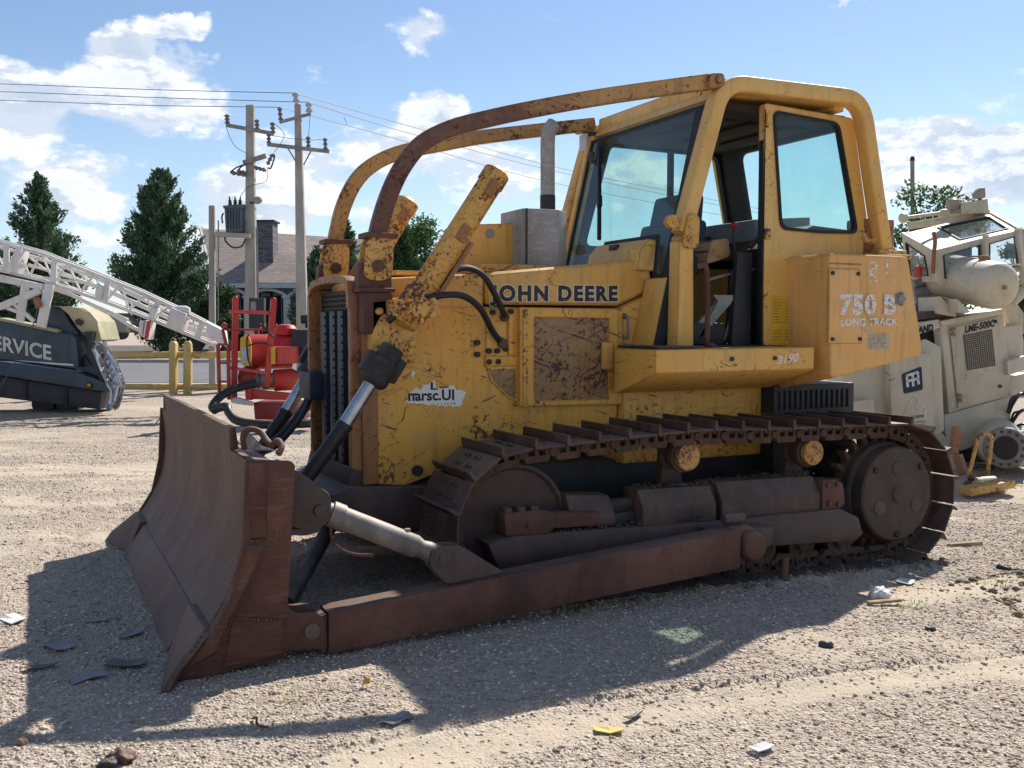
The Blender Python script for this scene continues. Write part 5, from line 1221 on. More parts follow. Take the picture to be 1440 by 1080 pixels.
# ---- house
def roof_mat():
    m, g, b, o, v = new_mat('shingle_roof')
    q = g.mapping(o, rot=(0, 0, YAW), scale=(1, 1, 1))
    br = g.n.new('ShaderNodeTexBrick'); g.lk(g.mapping(q, rot=(R(90), 0, 0)), br.inputs[0])
    br.inputs['Scale'].default_value = 1.0; br.inputs['Brick Width'].default_value = .45; br.inputs['Row Height'].default_value = .14; br.inputs['Mortar Size'].default_value = .012
    br.inputs['Color1'].default_value = (0.25, 0.205, 0.175, 1); br.inputs['Color2'].default_value = (0.34, 0.285, 0.25, 1); br.inputs['Mortar'].default_value = (0.10, 0.08, 0.078, 1)
    n = g.noise(o, 1.2, 5.0, .6); g.lk(g.mix(g.ss(n, .3, .7, 0, .4), br.outputs[0], (0.33, 0.28, 0.26)), b.inputs['Base Color']); b.inputs['Roughness'].default_value = .95
    m, g, b, o, v = new_mat('chimney_brick')
    q = g.mapping(o, rot=(0, 0, YAW))
    br = g.n.new('ShaderNodeTexBrick'); g.lk(g.mapping(q, rot=(R(90), 0, 0)), br.inputs[0])
    br.inputs['Scale'].default_value = 1.0; br.inputs['Brick Width'].default_value = .38; br.inputs['Row Height'].default_value = .12; br.inputs['Mortar Size'].default_value = .014
    br.inputs['Color1'].default_value = (0.10, 0.10, 0.115, 1); br.inputs['Color2'].default_value = (0.21, 0.20, 0.21, 1); br.inputs['Mortar'].default_value = (0.06, 0.06, 0.065, 1)
    g.lk(br.outputs[0], b.inputs['Base Color']); b.inputs['Roughness'].default_value = .95; bump(g, b, br.outputs[1], -.5, .02)
roof_mat()
HD = 56.0; HZ = foot(400, HD)
HS = thing('house', 'single storey house with a brown shingle roof, white arched porch and dark chimney', 'house', HZ)
def hp(px, py, dd=0.0): return at(px, py, HD)+FH*dd
el, er = hp(299, 397), hp(532, 399); rl, rr_ = hp(281, 322, 5.5), hp(640, 342, 5.5)
# keep the perspective of the ridge: it stands 5.5 m further back
s_ = (HD+5.5)/HD; rl = at(281, 321, HD+5.5); rr_ = at(524, 337, HD+5.5); bl_ = el+FH*11; br_ = er+FH*11
t_ = Vector((0,0,.12))
m = MB(); m.hull2([el, er, rr_, rl], [el-t_, er-t_, rr_-t_, rl-t_]); m.build('roof', 'shingle_roof', HS)
m = MB(); m.hull2([bl_, br_, rr_-t_*.1, rl-t_*.1], [bl_-t_, br_-t_, rr_-t_*1.1, rl-t_*1.1]); m.build('roof', 'shingle_roof', HS)
m = MB(); m.bar(el-t_*1.4-FH*.05, er-t_*1.4-FH*.05, .12, .24); m.build('fascia', 'white_trim', HS)
m = MB(); m.bar(el-FH*.06+RT*.02, rl+RT*.02, .10, .28); m.bar(bl_+RT*.02, rl+RT*.02, .10, .28); m.build('barge_board', 'white_trim', HS)
wl0 = el+RT*.35; 
m = MB(); g0 = Vector((wl0.x, wl0.y, 0))+FH*.2; g1 = g0+FH*10.4; zc = el.z-.1
m.hull2([g0, g1, g1+Vector((0,0,zc)), (rl+RT*.4).lerp(rl+RT*.4, 0)-Vector((0,0,.2)), g0+Vector((0,0,zc))], [p+RT*.2 for p in [g0, g1, g1+Vector((0,0,zc)), rl+RT*.4-Vector((0,0,.2)), g0+Vector((0,0,zc))]]); m.build('gable_wall', 'wall_stone', HS)
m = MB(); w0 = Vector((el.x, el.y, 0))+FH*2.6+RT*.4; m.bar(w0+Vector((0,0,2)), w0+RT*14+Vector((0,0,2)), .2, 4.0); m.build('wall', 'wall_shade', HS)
# porch arches: columns and arched beam
ctop = el.z-.28
def arch(x0, x1):
    m = MB(); n = 10; a0 = hp(x0, 399, .15); a1 = hp(x1, 399, .15); A = Vector((a0.x, a0.y, 0)); B = Vector((a1.x, a1.y, 0)); up = []; lo = []
    for i in range(n+1):
        t = i/n; p = A.lerp(B, t); hgt = ctop-.62+.42*math.sin(math.pi*t)**.8
        up.append(p+Vector((0,0,hgt+.18))); lo.append(p+Vector((0,0,hgt)))
    m.hull2(up+lo[::-1], [q+FH*.35 for q in up+lo[::-1]]); m.build('porch_arch', 'white_trim', HS, smooth=0)
    m = MB(); 
    for i in range(n):
        q = [up[i]-FH*-.02, up[i+1]-FH*-.02, Vector((up[i+1].x, up[i+1].y, ctop+.05))+FH*.02, Vector((up[i].x, up[i].y, ctop+.05))+FH*.02]
        m.hull2(q, [k+FH*.28 for k in q])
    m.build('spandrel', 'wall_stone', HS, smooth=0)
xs_c = [306, 347, 403, 455, 507]
for i in range(4): arch(xs_c[i], xs_c[i+1])
for x in xs_c:
    p = hp(x, 399, .15); c0 = Vector((p.x, p.y, 0)); m = MB(); m.bar(c0, c0+Vector((0,0,ctop-.5)), .38, .38, (FH.x,FH.y,0)); m.bar(c0+Vector((0,0,ctop-.62)), c0+Vector((0,0,ctop-.45)), .5, .5, (FH.x,FH.y,0)); m.build('porch_column', 'white_trim', HS, .02)
for x0, x1, y0, y1 in ((318,338,410,470),(368,380,412,478),(385,396,412,470),(415,440,408,470),(470,495,408,470)):
    a = at(x0, y1, HD+2.4); b2 = at(x1, y0, HD+2.4); m = MB(); o_ = [Vector((a.x,a.y,a.z)), Vector((b2.x,b2.y,a.z)), Vector((b2.x,b2.y,b2.z)), Vector((a.x,a.y,b2.z))]
    m.hull2(o_, [q+FH*.15 for q in o_]); wf_ = m.build('window', 'white_trim', HS)
    c = sum(o_, Vector())/4; i_ = [c+(q-c)*.86-FH*.02 for q in o_]; m = MB(); m.hull2(i_, [q+FH*.1 for q in i_]); m.build('pane', 'house_glass', wf_)
cA = at(360, 368, HD+1.9); m = MB(); cw = 24/F_PX*(HD+1.9); z1 = at(360, 312, HD+1.9).z
c0 = Vector((cA.x, cA.y, cA.z-1.2)); q = [c0, c0+RT*cw, c0+RT*cw+FH*1.3, c0+FH*1.3]
m.hull2(q, [Vector((p.x,p.y,z1)) for p in q]); ch = m.build('chimney', 'chimney_brick', HS)
c0.z = z1; q = [c0-RT*.12-FH*.12, c0+RT*(cw+.12)-FH*.12, c0+RT*(cw+.12)+FH*1.42, c0-RT*.12+FH*1.42]
m = MB(); m.hull2(q, [p+Vector((0,0,.10)) for p in q]); m.build('chimney_cap', 'dark_steel', ch)
m = MB(); p = at(355, 318, HD+1.6); m.cyl(p, Vector((p.x,p.y,.5)), .05, n=8); m.build('downpipe', 'white_trim', HS)
# right wing with a second, darker gable
m = MB(); e1, e2, e3 = at(505, 352, HD-3), at(574, 352, HD-3), at(540, 330, HD-3)
HW = thing('garage', 'low building with a grey gable behind the sweep bars, right of the house', 'building', foot(540, HD-3))
q0, q1 = foot(508, HD-3), foot(572, HD-3); m.hull2([q0, q1, e2, e3, e1], [p+FH*5 for p in [q0, q1, e2, e3, e1]]); m.build('wall', 'wall_stone', HW)
m = MB(); m.bar(e1-RT*.2, e3, .3, .14); m.bar(e3, e2+RT*.2, .3, .14); m.build('barge_board', 'white_trim', HW)
m = MB(); u_ = Vector((0,0,.15))
for a, b2 in ((e1-RT*.3, e3), (e3, e2+RT*.3)): m.hull2([a+u_*.3, b2+u_*.3, b2+u_*.3+FH*5.2, a+u_*.3+FH*5.2], [a+u_, b2+u_, b2+u_+FH*5.2, a+u_+FH*5.2])
m.build('roof', 'shingle_roof', HW)

# ---- utility poles, transformer, wires
PD = 24.5; k_ = PD/F_PX
def pole(px, ytop, wt, wb, label, name='utility_pole', d=PD, ybot=None):
    b = foot(px[1], d); T = thing(name, label, 'utility pole', b); tp = at(px[0], ytop, d); kk = d/F_PX
    a = [b+RT*s*wb*kk/2+FH*f*wb*kk*.4 for s, f in ((-1,-1),(1,-1),(1,1),(-1,1))]; c = [tp+RT*s*wt*kk/2+FH*f*wt*kk*.4 for s, f in ((-1,-1),(1,-1),(1,1),(-1,1))]
    m = MB(); m.hull2(a, c); m.build('shaft', 'pole_concrete', T, .02); return T
def arm(T, p, q, d0=-.16, w=5): m = MB(); kk = PD/F_PX; m.bar(at(*p, PD+d0), at(*q, PD+d0), w*kk, w*kk); return m.build('crossarm', 'grey_steel', T, .01)
def insul(T, base, top, r=3.4, mat='insulator', d0=-.16, skirts=3):
    a, b = at(*base, PD+d0), at(*top, PD+d0); L = (b-a).length; rr = r*PD/F_PX; pr = [(0, rr*.4)]
    for i in range(skirts):
        f = (i+.3)/skirts; pr += [(L*f, rr*.55), (L*(f+.12/skirts), rr), (L*(f+.45/skirts), rr*.9), (L*(f+.55/skirts), rr*.55)]
    pr += [(L, rr*.35)]; m = MB(); m.lathe(a, b-a, pr, 14); return m.build('insulator', mat, T)
P1 = pole((352, 354), 148, 11, 17, 'concrete utility pole carrying fuse switches and a lamp, right of the blue transformer')
arm(P1, (319,176), (385,188)); [insul(P1, *q, r=3.8) for q in (((320,175),(319,161)),((362,184),(361,168)),((384,189),(383,172)))]
arm(P1, (342,229), (374,219), w=6); arm(P1, (356,234), (374,240), w=4); arm(P1, (324,242), (347,247), w=4)
for p, q in (((325,243),(345,246)),((333,240),(350,244)),((376,232),(383,217)),((358,236),(373,239))): insul(P1, p, q, r=3.2, d0=-.3)
for pts in ([(324,242),(332,236),(342,232)],[(334,240),(340,234),(346,231)],[(383,217),(386,220),(381,236),(377,236)]):
    m = MB(); m.tube([at(x,y,PD-.25) for x, y in pts], .02, 6); m.build('fuse_bracket', 'dark_steel', P1)
m = MB(); m.cyl(at(352,285,PD-.2), at(362,284,PD-.3), .03, n=8); m.build('lamp_arm', 'dark_steel', P1)
m = MB(); m.lathe(at(362,281,PD-.3)+Vector((0,0,.08)), (0,0,-1), [(0,.04),(.03,.10),(.09,.12),(.15,.09),(.18,.03)], 14); m.build('lamp_globe', 'car_beige', P1)
m = MB(); m.bar(at(361,320,PD-.2), Vector((at(361,320,PD-.2).x, at(361,320,PD-.2).y, .3)), .05, .05, (1,0,0)); m.build('conduit', 'grey_steel', P1)
P2 = pole((298, 299), 289, 8, 9, 'short stub concrete pole holding the left end of the transformer platform')
PL = thing('transformer_platform', 'narrow platform bridging the stub pole and the concrete utility pole', 'platform', foot(325, PD))
m = MB(); m.bar(at(302,330,PD-.22), at(352,332,PD-.22), .12, .10); m.bar(at(302,330,PD+.22), at(352,332,PD+.22), .12, .10); m.bar(at(302,328,PD), at(352,330,PD), .5, .03); m.build('beam', 'pole_concrete', PL)
TRF = thing('transformer', 'blue grey oil transformer with three dark bushings on the pole platform', 'transformer', at(328, 327, PD))
m = MB(); m.slab([(315,291),(341,289),(341,326),(317,327)], PD-.22, .45); m.build('tank', 'transformer_grey', TRF, .03)
m = MB(); m.slab([(313,289),(343,287),(342,292),(314,293)], PD-.25, .51); m.build('lid', 'transformer_grey', TRF, .01)
for i in range(6): m = MB(); x = 318+i*4; m.slab([(x,295),(x+1.2,295),(x+1.2,322),(x,322)], PD-.27, .05); m.build('fin', 'transformer_grey', TRF)
for x, t in ((324,322.5),(331,330.5),(337.5,338)): 
    a, b = at(x,290,PD), at(t,276,PD); m = MB(); m.lathe(a, b-a, [(0,.05),(.04,.055),(.05,.035),(.09,.05),(.10,.03),(.14,.045),(.15,.025),((b-a).length,.012)], 12); m.build('bushing', 'letter_black', TRF)
m = MB(); m.tube([at(314,300,PD-.2), at(312,305,PD-.25), at(313,314,PD-.2)], .02, 6); m.build('cable', 'rubber', TRF)
m = MB(); m.tube([at(316,332,PD-.2), at(318,340,PD-.2), at(328,348,PD-.2), at(340,346,PD-.2), at(345,336,PD-.2)], .022, 6); o = m.build('hanging_cable', 'rubber', None, origin=at(328,340,PD)); tag(o, 'black cable looping beneath the transformer platform', 'cable')
for x, y0 in ((307,310),(346,309)):
    m = MB(); m.bar(at(x,y0,PD-.1), at(x,332 if x > 320 else 452,PD-.1), .03, .03, (1,0,0)); o = m.build('pipe_riser', 'grey_steel', None, origin=at(x,332,PD)); tag(o, 'thin grey pipe rising beside the transformer on its left' if x < 320 else 'short bent grey pipe rising right of the transformer', 'pipe')
P3 = pole((419, 427), 147, 9, 17, 'tallest concrete utility pole with two crossarms, right of the transformer pole')
arm(P3, (393,172), (437,160), w=4); arm(P3, (376,203), (463,213), w=5)
for p, q in (((404,207),(419,232)),((438,211),(427,232))): m = MB(); m.bar(at(*p,PD-.18), at(*q,PD-.18), .03, .03); m.build('brace', 'grey_steel', P3)
for b_, t_2, mt in (((395,171),(393,151),'insulator'),((378,203),(378,188),'insulator'),((434,208),(433,192),'insulator'),((458,212),(457,194),'insulator')): insul(P3, b_, t_2, r=3.4, mat=mt)
insul(P3, (417,146), (415,130), r=5.0, mat='insulator_white', skirts=2); insul(P3, (435,160), (434,144), r=5.0, mat='insulator_white', skirts=2)
def wire(pts, r, label, grp='thin power lines between the poles'):
    m = MB(); P_ = spline([at(*p) for p in pts], 5); prof = [(r*math.cos(a), r*math.sin(a)) for a in (0, 2.09, 4.19)]
    m.sweep(P_, prof, (0,0,1)); o = m.build('power_line', 'wire', None, origin=tuple(P_[0])); tag(o, label, 'power line', grp)
wire([(-120,117,27),(0,118,26.5),(210,126,25.5),(415,131,PD-.16)], .010, 'topmost power line running left from the tallest pole')
wire([(-120,128,27),(0,129,26.5),(210,137,25.5),(434,144,PD-.16)], .010, 'middle power line running left from the tallest pole')
wire([(-120,139,27),(0,141,26.5),(200,148,25.5),(394,151,PD-.16)], .010, 'lowest power line running left from the tallest pole')
wire([(415,131,PD-.16),(600,184,38),(820,244,55),(1100,300,80)], .016, 'topmost power line descending right behind the bulldozer')
wire([(434,144,PD-.16),(600,194,38),(830,252,55),(1100,306,80)], .016, 'middle power line descending right behind the bulldozer')
wire([(394,151,PD-.16),(560,196,36),(800,262,55),(1100,318,80)], .016, 'lowest power line descending right behind the bulldozer')
wire([(320,161,PD-.16),(318,178,PD-.2),(330,205,PD-.2),(348,216,PD-.2)], .008, 'slack jumper wire hanging off the left insulator of the transformer pole')
wire([(383,172,PD-.16),(400,190,PD-.2),(385,215,PD-.2)], .008, 'slack jumper wire beside the fuse switch on the transformer pole')
wire([(434,192,PD-.16),(436,160,PD-.2)], .008, 'short vertical jumper wire on the tallest pole')
wire([(378,190,PD-.16),(420,196,PD-.4),(457,195,PD-.16),(486,178,PD+1),(484,165,PD+1.5)], .008, 'jumper wire across the lower crossarm of the tallest pole')
wire([(338,276,PD),(350,262,PD-.2),(374,255,PD-.2),(376,235,PD-.2)], .008, 'jumper wire curving up from the transformer bushings')
PB = thing('meter_cabinet', 'black electric meter cabinet on a post behind the red machine', 'electrical cabinet', foot(361, 23))
m = MB(); m.slab([(350,419),(371,419),(371,462),(350,462)], 23, .2); m.build('box', 'dark_steel', PB, .01)
m = MB(); m.slab([(352,424),(360,424),(360,436),(352,436)], 22.97, .04); m.build('meter', 'grey_steel', PB, .005)
m = MB(); m.bar(foot(360,23.1), at(360,462,23.1), .08, .08, (1,0,0)); m.build('post', 'dark_steel', PB)
FP = thing('distant_pole', 'thin distant pole rising beyond the leafy tree at the right', 'pole', foot(1283, 60))
m = MB(); a, b = foot(1283, 60), at(1283, 226, 60); m.cyl(a, b, .14, .12, n=8); m.build('shaft', 'pole_concrete', FP)
m = MB(); m.cyl(b, b+Vector((0,0,.25)), .16, .10, n=8); m.build('cap', 'dark_steel', FP)

# ---- parked car far beyond the mast
PC = thing('parked_car', 'pale beige car parked beyond the road under the white mast', 'car', foot(155, 43))
m = MB(); m.slab([(128,462),(130,450),(140,447),(146,440),(164,440),(172,448),(178,452),(178,468),(128,468)], 43, 1.6); m.build('body', 'car_beige', PC, .06)
m = MB(); m.slab([(143,447),(148,442),(162,442),(168,447)], 42.97, 1.66); m.build('window', 'house_glass', PC)
for x in (137, 169): m = MB(); c = at(x, 468, 43.1); m.cyl(c, c+FH*.25, .30, n=16); m.build('wheel', 'rubber', PC)

# ---- yellow pipe fence
FD = 22.0
FN = thing('pipe_fence', 'yellow pipe fence with two broad upright posts along the road', 'fence', foot(252, FD))
for x in (242, 262):
    m = MB(); w = 4.8
    m.slab([(x-w,556),(x-w,484),(x-w+2,480),(x+w-2,480),(x+w,484),(x+w,556)], FD-.16, .20); m.build('post', 'fence_yellow', FN, .02)
for x in (-90, 480):
    m = MB(); w = 5.6; m.slab([(x-w,556),(x-w,484),(x+w,484),(x+w,556)], FD-.16, .20); m.build('post', 'fence_yellow', FN, .02)
for y in (498.5, 544):
    m = MB(); m.cyl(at(-120,y,FD), at(520,y,FD), .068, n=14); m.build('rail', 'fence_yellow', FN)

# ---- old blue service truck
TD = 17.0; TS = thing('service_truck', 'navy blue service truck bed with SERVICE lettering and a crumpled rear end', 'truck', foot(40, TD))
L_ = [(-420,438),(0,450),(81,467),(100,470),(104,478),(108,514),(100,512),(0,505),(-420,492)]
m = MB(); m.slab(L_, TD, .10); m.build('side_panel', 'navy_paint', TS, .012)
m = MB(); m.slab([(-420,434),(0,447),(82,464),(81,468),(0,451),(-420,438)], TD-.03, .3); m.build('panel_lip', 'olive_tarp', TS, .006)
m = MB(); m.slab([(99,469),(107,477),(111,516),(104,517),(99,500)], TD-.08, .35); m.build('corner_post', 'navy_paint', TS, .015)
m = MB(); m.slab([(-420,500),(0,509),(110,524),(148,538),(156,551),(140,550),(0,528),(-420,515)], TD-.05, .5); m.build('bed_rail', 'navy_paint', TS, .015)
m = MB(); m.slab([(-420,492),(0,504),(104,517),(146,538),(100,528),(0,512),(-420,500)], TD+.35, .9); m.build('bed', 'dark_steel', TS)
m = MB(); m.slab([(-420,515),(0,529),(143,551),(140,576),(0,559),(-420,545)], TD+.12, .9); m.build('chassis', 'dark_steel', TS, .02)
for x_, y_ in ((35,531),(92,545)): m = MB(); m.bar(at(x_,y_,TD+.1), at(x_,y_+30,TD+.1), .05, .05, (1,0,0)); m.build('strap', 'greasy_black', TS)
for x in (60, 95):
    m = MB(); c = at(x, 568, TD+.9); m.lathe(c, FH, [(0,.10),(.0,.20),(.04,.215),(.24,.215),(.28,.19)], 24); m.build('wheel', 'rubber', TS)
m = MB(); m.slab([(-420,545),(-330,555),(-330,592),(-420,592)], TD+.4, 1.2); m.build('support_jack', 'dark_steel', TS)
c = at(126.5,541.5,TD-.055); m = MB(); m.lathe(c, -FH, [(0,.046),(.02,.046),(.035,.03)], 18); m.build('marker_lamp', 'letter_black', TS)
m = MB(); m.lathe(c-FH*.012, -FH, [(0,.030),(.03,.028),(.045,.012)], 14); m.build('lamp_lens', 'amber', TS)
m = MB(); m.slab([(64,432),(72,430),(88,434),(97,452),(110,468),(118,500),(146,533),(110,520),(84,466),(62,460)], TD+.15, .8); m.build('fender', 'navy_paint', TS, .03)
m = MB(); m.slab([(112,468),(128,480),(131,466),(121,466)], TD-.1, .15); m.slab([(118,490),(127,482),(152,536),(140,534)], TD-.05, .5); m.build('torn_bracket', 'dark_steel', TS, .01)
m = MB(); 
top = [(68,430),(84,432),(96,442),(110,462),(122,474),(134,481),(143,478),(136,452),(124,440),(113,433),(90,431)]
m.slab(top, TD+.05, .8); m.build('hood_cover', 'olive_tarp', TS, .05)
m = MB(); m.slab([(105,450),(110,448),(117,452),(113,458),(106,456)], TD, .1); m.build('hood_latch', 'dark_steel', TS, .01)
# chrome perforated grille hanging off the corner
gm = MB(); PTS = [((130,490),(148,480)),((136,502),(154,492)),((143,520),(163,505)),((149,536),(170,524)),((157,549),(175,540)),((152,570),(171,562)),((150,575),(166,574))]
rows_ = [[at(a_[0]+(b_[0]-a_[0])*j/6, a_[1]+(b_[1]-a_[1])*j/6+(2.5*math.sin(j*2.1+i)), TD-.15-.10*math.sin(j*1.3+i*.9)) for j in range(7)] for i, (a_, b_) in enumerate(PTS)]
for i in range(len(rows_)):
    for j in range(6): gm.bar(rows_[i][j], rows_[i][j+1], .045, .012, tuple(FH))
for i in range(len(rows_)-1):
    for j in range(7): gm.bar(rows_[i][j], rows_[i+1][j], .035, .012, tuple(FH)); 
    for j in range(6): gm.bar(rows_[i][j], rows_[i+1][j+1], .02, .01, tuple(FH)); gm.bar((rows_[i][j]+rows_[i][j+1])/2, (rows_[i+1][j]+rows_[i+1][j+1])/2, .022, .01, tuple(FH)); gm.bar((rows_[i][j]+rows_[i+1][j])/2, (rows_[i][j+1]+rows_[i+1][j+1])/2, .03, .01, tuple(FH))
tag(gm.build('perforated_grille', 'chrome_rod', TS, smooth=0), kind='stuff')
pr, pu = at(85,503,TD)-at(0,487,TD), Vector((0,0,1))
letters('SERVICE', TS, 'scrap_white', at(-22,488.5,TD-.006), pr, pu, .245, bold=.022, sx=.92, spacing=1.0)
o = MB(); o.tube([at(53,432,TD-.1), at(47,455,TD-.15), at(32,488,TD-.2), at(0,545,TD-.3), at(-20,566,TD-.3)], .010, 6); q = o.build('slack_cable', 'wire', None, origin=at(32,488,TD)); tag(q, 'thin cable hanging from the mast across the SERVICE panel', 'cable')

# ---- white lattice mast lying over the truck
MD = 16.3; MS = thing('lattice_mast', 'long white lattice mast lying over the navy truck and sloping down to the right', 'mast', foot(120, MD))
TN = [(-300,270),(-150,304),(0,341),(60,357),(130,384),(200,412),(260,440),(314,468)]
BN = [(-300,330),(-150,352),(0,380),(60,394),(130,418),(190,440),(250,464),(310,489)]
for pts in ([(-100,300),(0,346),(100,376),(200,418),(306,468)],[(-100,340),(0,366),(90,384),(190,424),(300,472)],[(0,374),(80,396),(160,430)],[(20,346),(60,376),(96,400)],[(100,376),(140,404),(190,428)],[(60,360),(100,392)],[(-60,330),(40,386)]):
    m = MB(); P_ = [at(x,y,MD+.55) for x, y in pts]
    for a, b in zip(P_[:-1], P_[1:]): m.cyl(a, b, .018, n=8)
    m.build('tension_rod', 'white_mast', MS)
def interp(P_, t):
    f = t*(len(P_)-1); i = min(int(f), len(P_)-2); f -= i; return (P_[i][0]+(P_[i+1][0]-P_[i][0])*f, P_[i][1]+(P_[i+1][1]-P_[i][1])*f)
for dd, oy, nm in ((0,0,'near'),(1.0,-3,'far')):
    for P_, w in ((TN,.055),(BN,.055)):
        m = MB(); pts = [at(x,y+oy,MD+dd) for x, y in P_]
        for a, b in zip(pts[:-1], pts[1:]): m.bar(a, b, w, w)
        m.build('chord', 'white_mast', MS, .008)
    N_ = 26
    for k in range(N_):
        a = at(*[c+(oy if i else 0) for i, c in enumerate(interp(TN if k % 2 else BN, k/N_))], MD+dd); b = at(*[c+(oy if i else 0) for i, c in enumerate(interp(BN if k % 2 else TN, (k+1)/N_))], MD+dd)
        m = MB(); m.cyl(a, b, .014, n=6); m.build('lattice_bar', 'white_mast', MS)
    for k in range(0, N_, 4):
        a = at(*interp(TN, k/N_), MD+dd); b = at(*interp(BN, k/N_), MD+dd); m = MB(); m.bar(a, b, .09, .04, tuple(FH)); m.build('batten', 'white_mast', MS, .006)
for k in range(14):
    for P_ in (TN, BN):
        a = interp(P_, k/13); b = interp(P_, min(1, (k+1)/13)); m = MB(); m.cyl(at(*a,MD), at(*b,MD+1.0), .012, n=6); m.build('lattice_bar', 'white_mast', MS)
# inner telescoping section and guide rails
for pts, w in (([(-100,322),(20,353),(130,389),(240,440),(305,470)],.045),([(40,372),(90,388),(140,402),(210,434),(300,474)],.04),([(60,390),(120,398),(160,414),(240,450),(300,478)],.04),([(0,388),(55,400),(100,415),(180,450)],.05),([(75,402),(120,424),(165,446),(190,462),(204,467)],.06),([(30,350),(90,368),(150,395),(205,420)],.035)):
    m = MB(); P_ = [at(x,y,MD+.4) for x, y in pts]
    for a, b in zip(P_[:-1], P_[1:]): m.bar(a, b, w, w)
    m.build('guide_rail', 'white_mast', MS, .006)
for q_, th in (([(30,350),(22,384),(6,384),(20,352)],.3),([(136,398),(143,402),(140,420),(133,414)],.2),([(240,432),(262,441),(256,466),(233,458)],.25),([(212,430),(220,434),(216,452),(209,448)],.2),([(196,452),(202,450),(200,474),(194,470)],.25),([(204,452),(211,452),(207,478),(201,474)],.3),([(289,452),(316,466),(318,488),(292,474)],.15)):
    m = MB(); m.slab(q_, MD-.12, th); m.build('gusset_plate', 'white_mast', MS, .01)
for a, b, w in (((0,432),(58,408),.11),((0,392),(62,404),.10),((36,398),(28,452),.12),((70,400),(58,460),.14),((40,444),(8,432),.06),((14,422),(48,452),.06),((-60,400),(0,432),.1),((-90,350),(-94,440),.14)):
    m = MB(); m.bar(at(*a,MD-.1), at(*b,MD-.1), w, w); m.build('cradle_strut', 'white_mast', MS, .008)
m = MB(); m.slab([(46,420),(52,418),(57,430),(50,434)], MD-.3, .1); m.build('clamp', 'brown_yellow', MS, .006)
m = MB(); m.slab([(207,451),(211,452),(207,477),(203,475)], MD-.16, .05); m.build('reflector', 'red_paint', MS)
m = MB(); m.lathe(at(255,436,MD)-RT*.12, RT, [(0,.05),(.05,.07),(.2,.07),(.26,.04)], 12); m.build('sheave', 'white_mast', MS)

# ---- red pump unit
RD = 15.2; RM = thing('pump_unit', 'red pumping machine with an upright frame and thick black hoses, behind the blade', 'pump', foot(370, RD))
for a, b, w in (((331,419),(329,565),.085),((385,421),(375,544),.085)): 
    m = MB(); m.bar(at(*a,RD-.2), at(*b,RD-.2), w, w, (1,0,0)); m.lathe(at(*a,RD-.2), (0,0,1), [(0,.04),(.03,.025)], 10); m.build('post', 'red_paint', RM, .008)
m = MB(); m.bar(at(322,438,RD-.25), at(379,440,RD-.25), .05, .055); m.build('crossbar', 'red_paint', RM, .006)
m = MB(); m.bar(at(322,517,RD-.25), at(379,525,RD-.25), .05, .04); m.build('crossbar', 'red_paint', RM, .006)
for x0, x1 in ((306.5,309),(321,322)): m = MB(); m.bar(at(x0,484,RD-.35), at(x1,562,RD-.35), .07, .05, (1,0,0)); m.build('ladder_rail', 'dark_red', RM, .006)
for y in (484, 510, 536): m = MB(); m.bar(at(306,y,RD-.35), at(322,y+1,RD-.35), .03, .03); m.build('rung', 'dark_red', RM)
m = MB(); m.bar(at(313,463,RD-.3), at(318,484,RD-.3), .05, .04, (1,0,0)); m.cyl(at(313,463,RD-.3), at(378,464,RD-.3), .016, n=8); m.slab([(310,458),(313,453),(318,456),(315,463),(311,462)], RD-.35, .1); m.build('handrail', 'dark_red', RM)
a, b = at(342,495,RD+.1), at(409,494,RD+.35); t = b-a
m = MB(); m.lathe(a, t, [(0,.20),(.02,.255),(.10,.27),(t.length,.27)], 40); m.build('tank', 'red_paint', RM)
m = MB(); m.slab(rpoly([(338,474),(350,473),(353,482),(353,515),(340,514),(337,500)], 3), RD-.25, .04); pl_ = m.build('label_plate', 'yellow_label', RM, .004)
m = MB(); m.slab([(339,488),(350,488),(350,511),(339,511)], RD-.258, .01); m.build('grey_label', 'insulator_white', pl_)
a = at(401,511,RD-.05); m = MB(); m.cyl(a, a+Vector((0,0,.26)), .205, n=36); m.build('belt_guard', 'red_paint', RM, .01)
m = MB(); m.slab([(381,488),(387,488),(387,512),(381,512)], RD-.28, .02); m.build('yellow_sticker', 'yellow_label', RM)
a, b = at(384,535,RD-.1), at(420,533,RD-.0); t = b-a; m = MB(); m.lathe(a, t, [(0,.14),(.02,.165),(.3,.165),(.34,.14),(t.length,.12)], 28); m.build('motor', 'red_paint', RM)
a, b = at(360,535,RD-.1), at(386,535,RD-.1); t = b-a; m = MB(); m.lathe(a, t, [(0,.10),(.04,.13),(.08,.09),(.12,.14),(.18,.14),(.2,.11),(t.length,.12)], 20); m.build('gear_housing', 'grey_steel', RM)
a, b = at(338,532,RD), at(362,532,RD); t = b-a; m = MB(); m.lathe(a, t, [(0,.14),(.05,.17),(t.length,.16)], 24); m.build('pump_head', 'dark_red', RM)
a = at(402,462,RD+.3); m = MB(); m.lathe(a-Vector((0,0,.1)), (0,0,1), [(0,.16),(.10,.17),(.15,.13),(.17,.05)], 24); m.build('air_cleaner', 'red_paint', RM)
m = MB(); m.slab([(345,547),(410,553),(410,563),(345,561)], RD-.3, .10); m.slab([(344,544),(352,544),(354,563),(345,562)], RD-.36, .1); m.build('skid_rail', 'red_paint', RM, .01)
m = MB(); m.slab([(324,560),(334,559),(355,566),(354,571),(326,567)], RD-.35, .1); m.build('skid_rail', 'white_mast', RM, .01)
m = MB(); m.slab([(356,566),(412,568),(425,592),(358,590)], RD-.2, .8); m.build('base_frame', 'dark_red', RM, .02)
m = MB(); m.slab([(410,464),(448,464),(452,470),(452,520),(410,508)], RD, .7); m.build('engine', 'dark_steel', RM, .02)
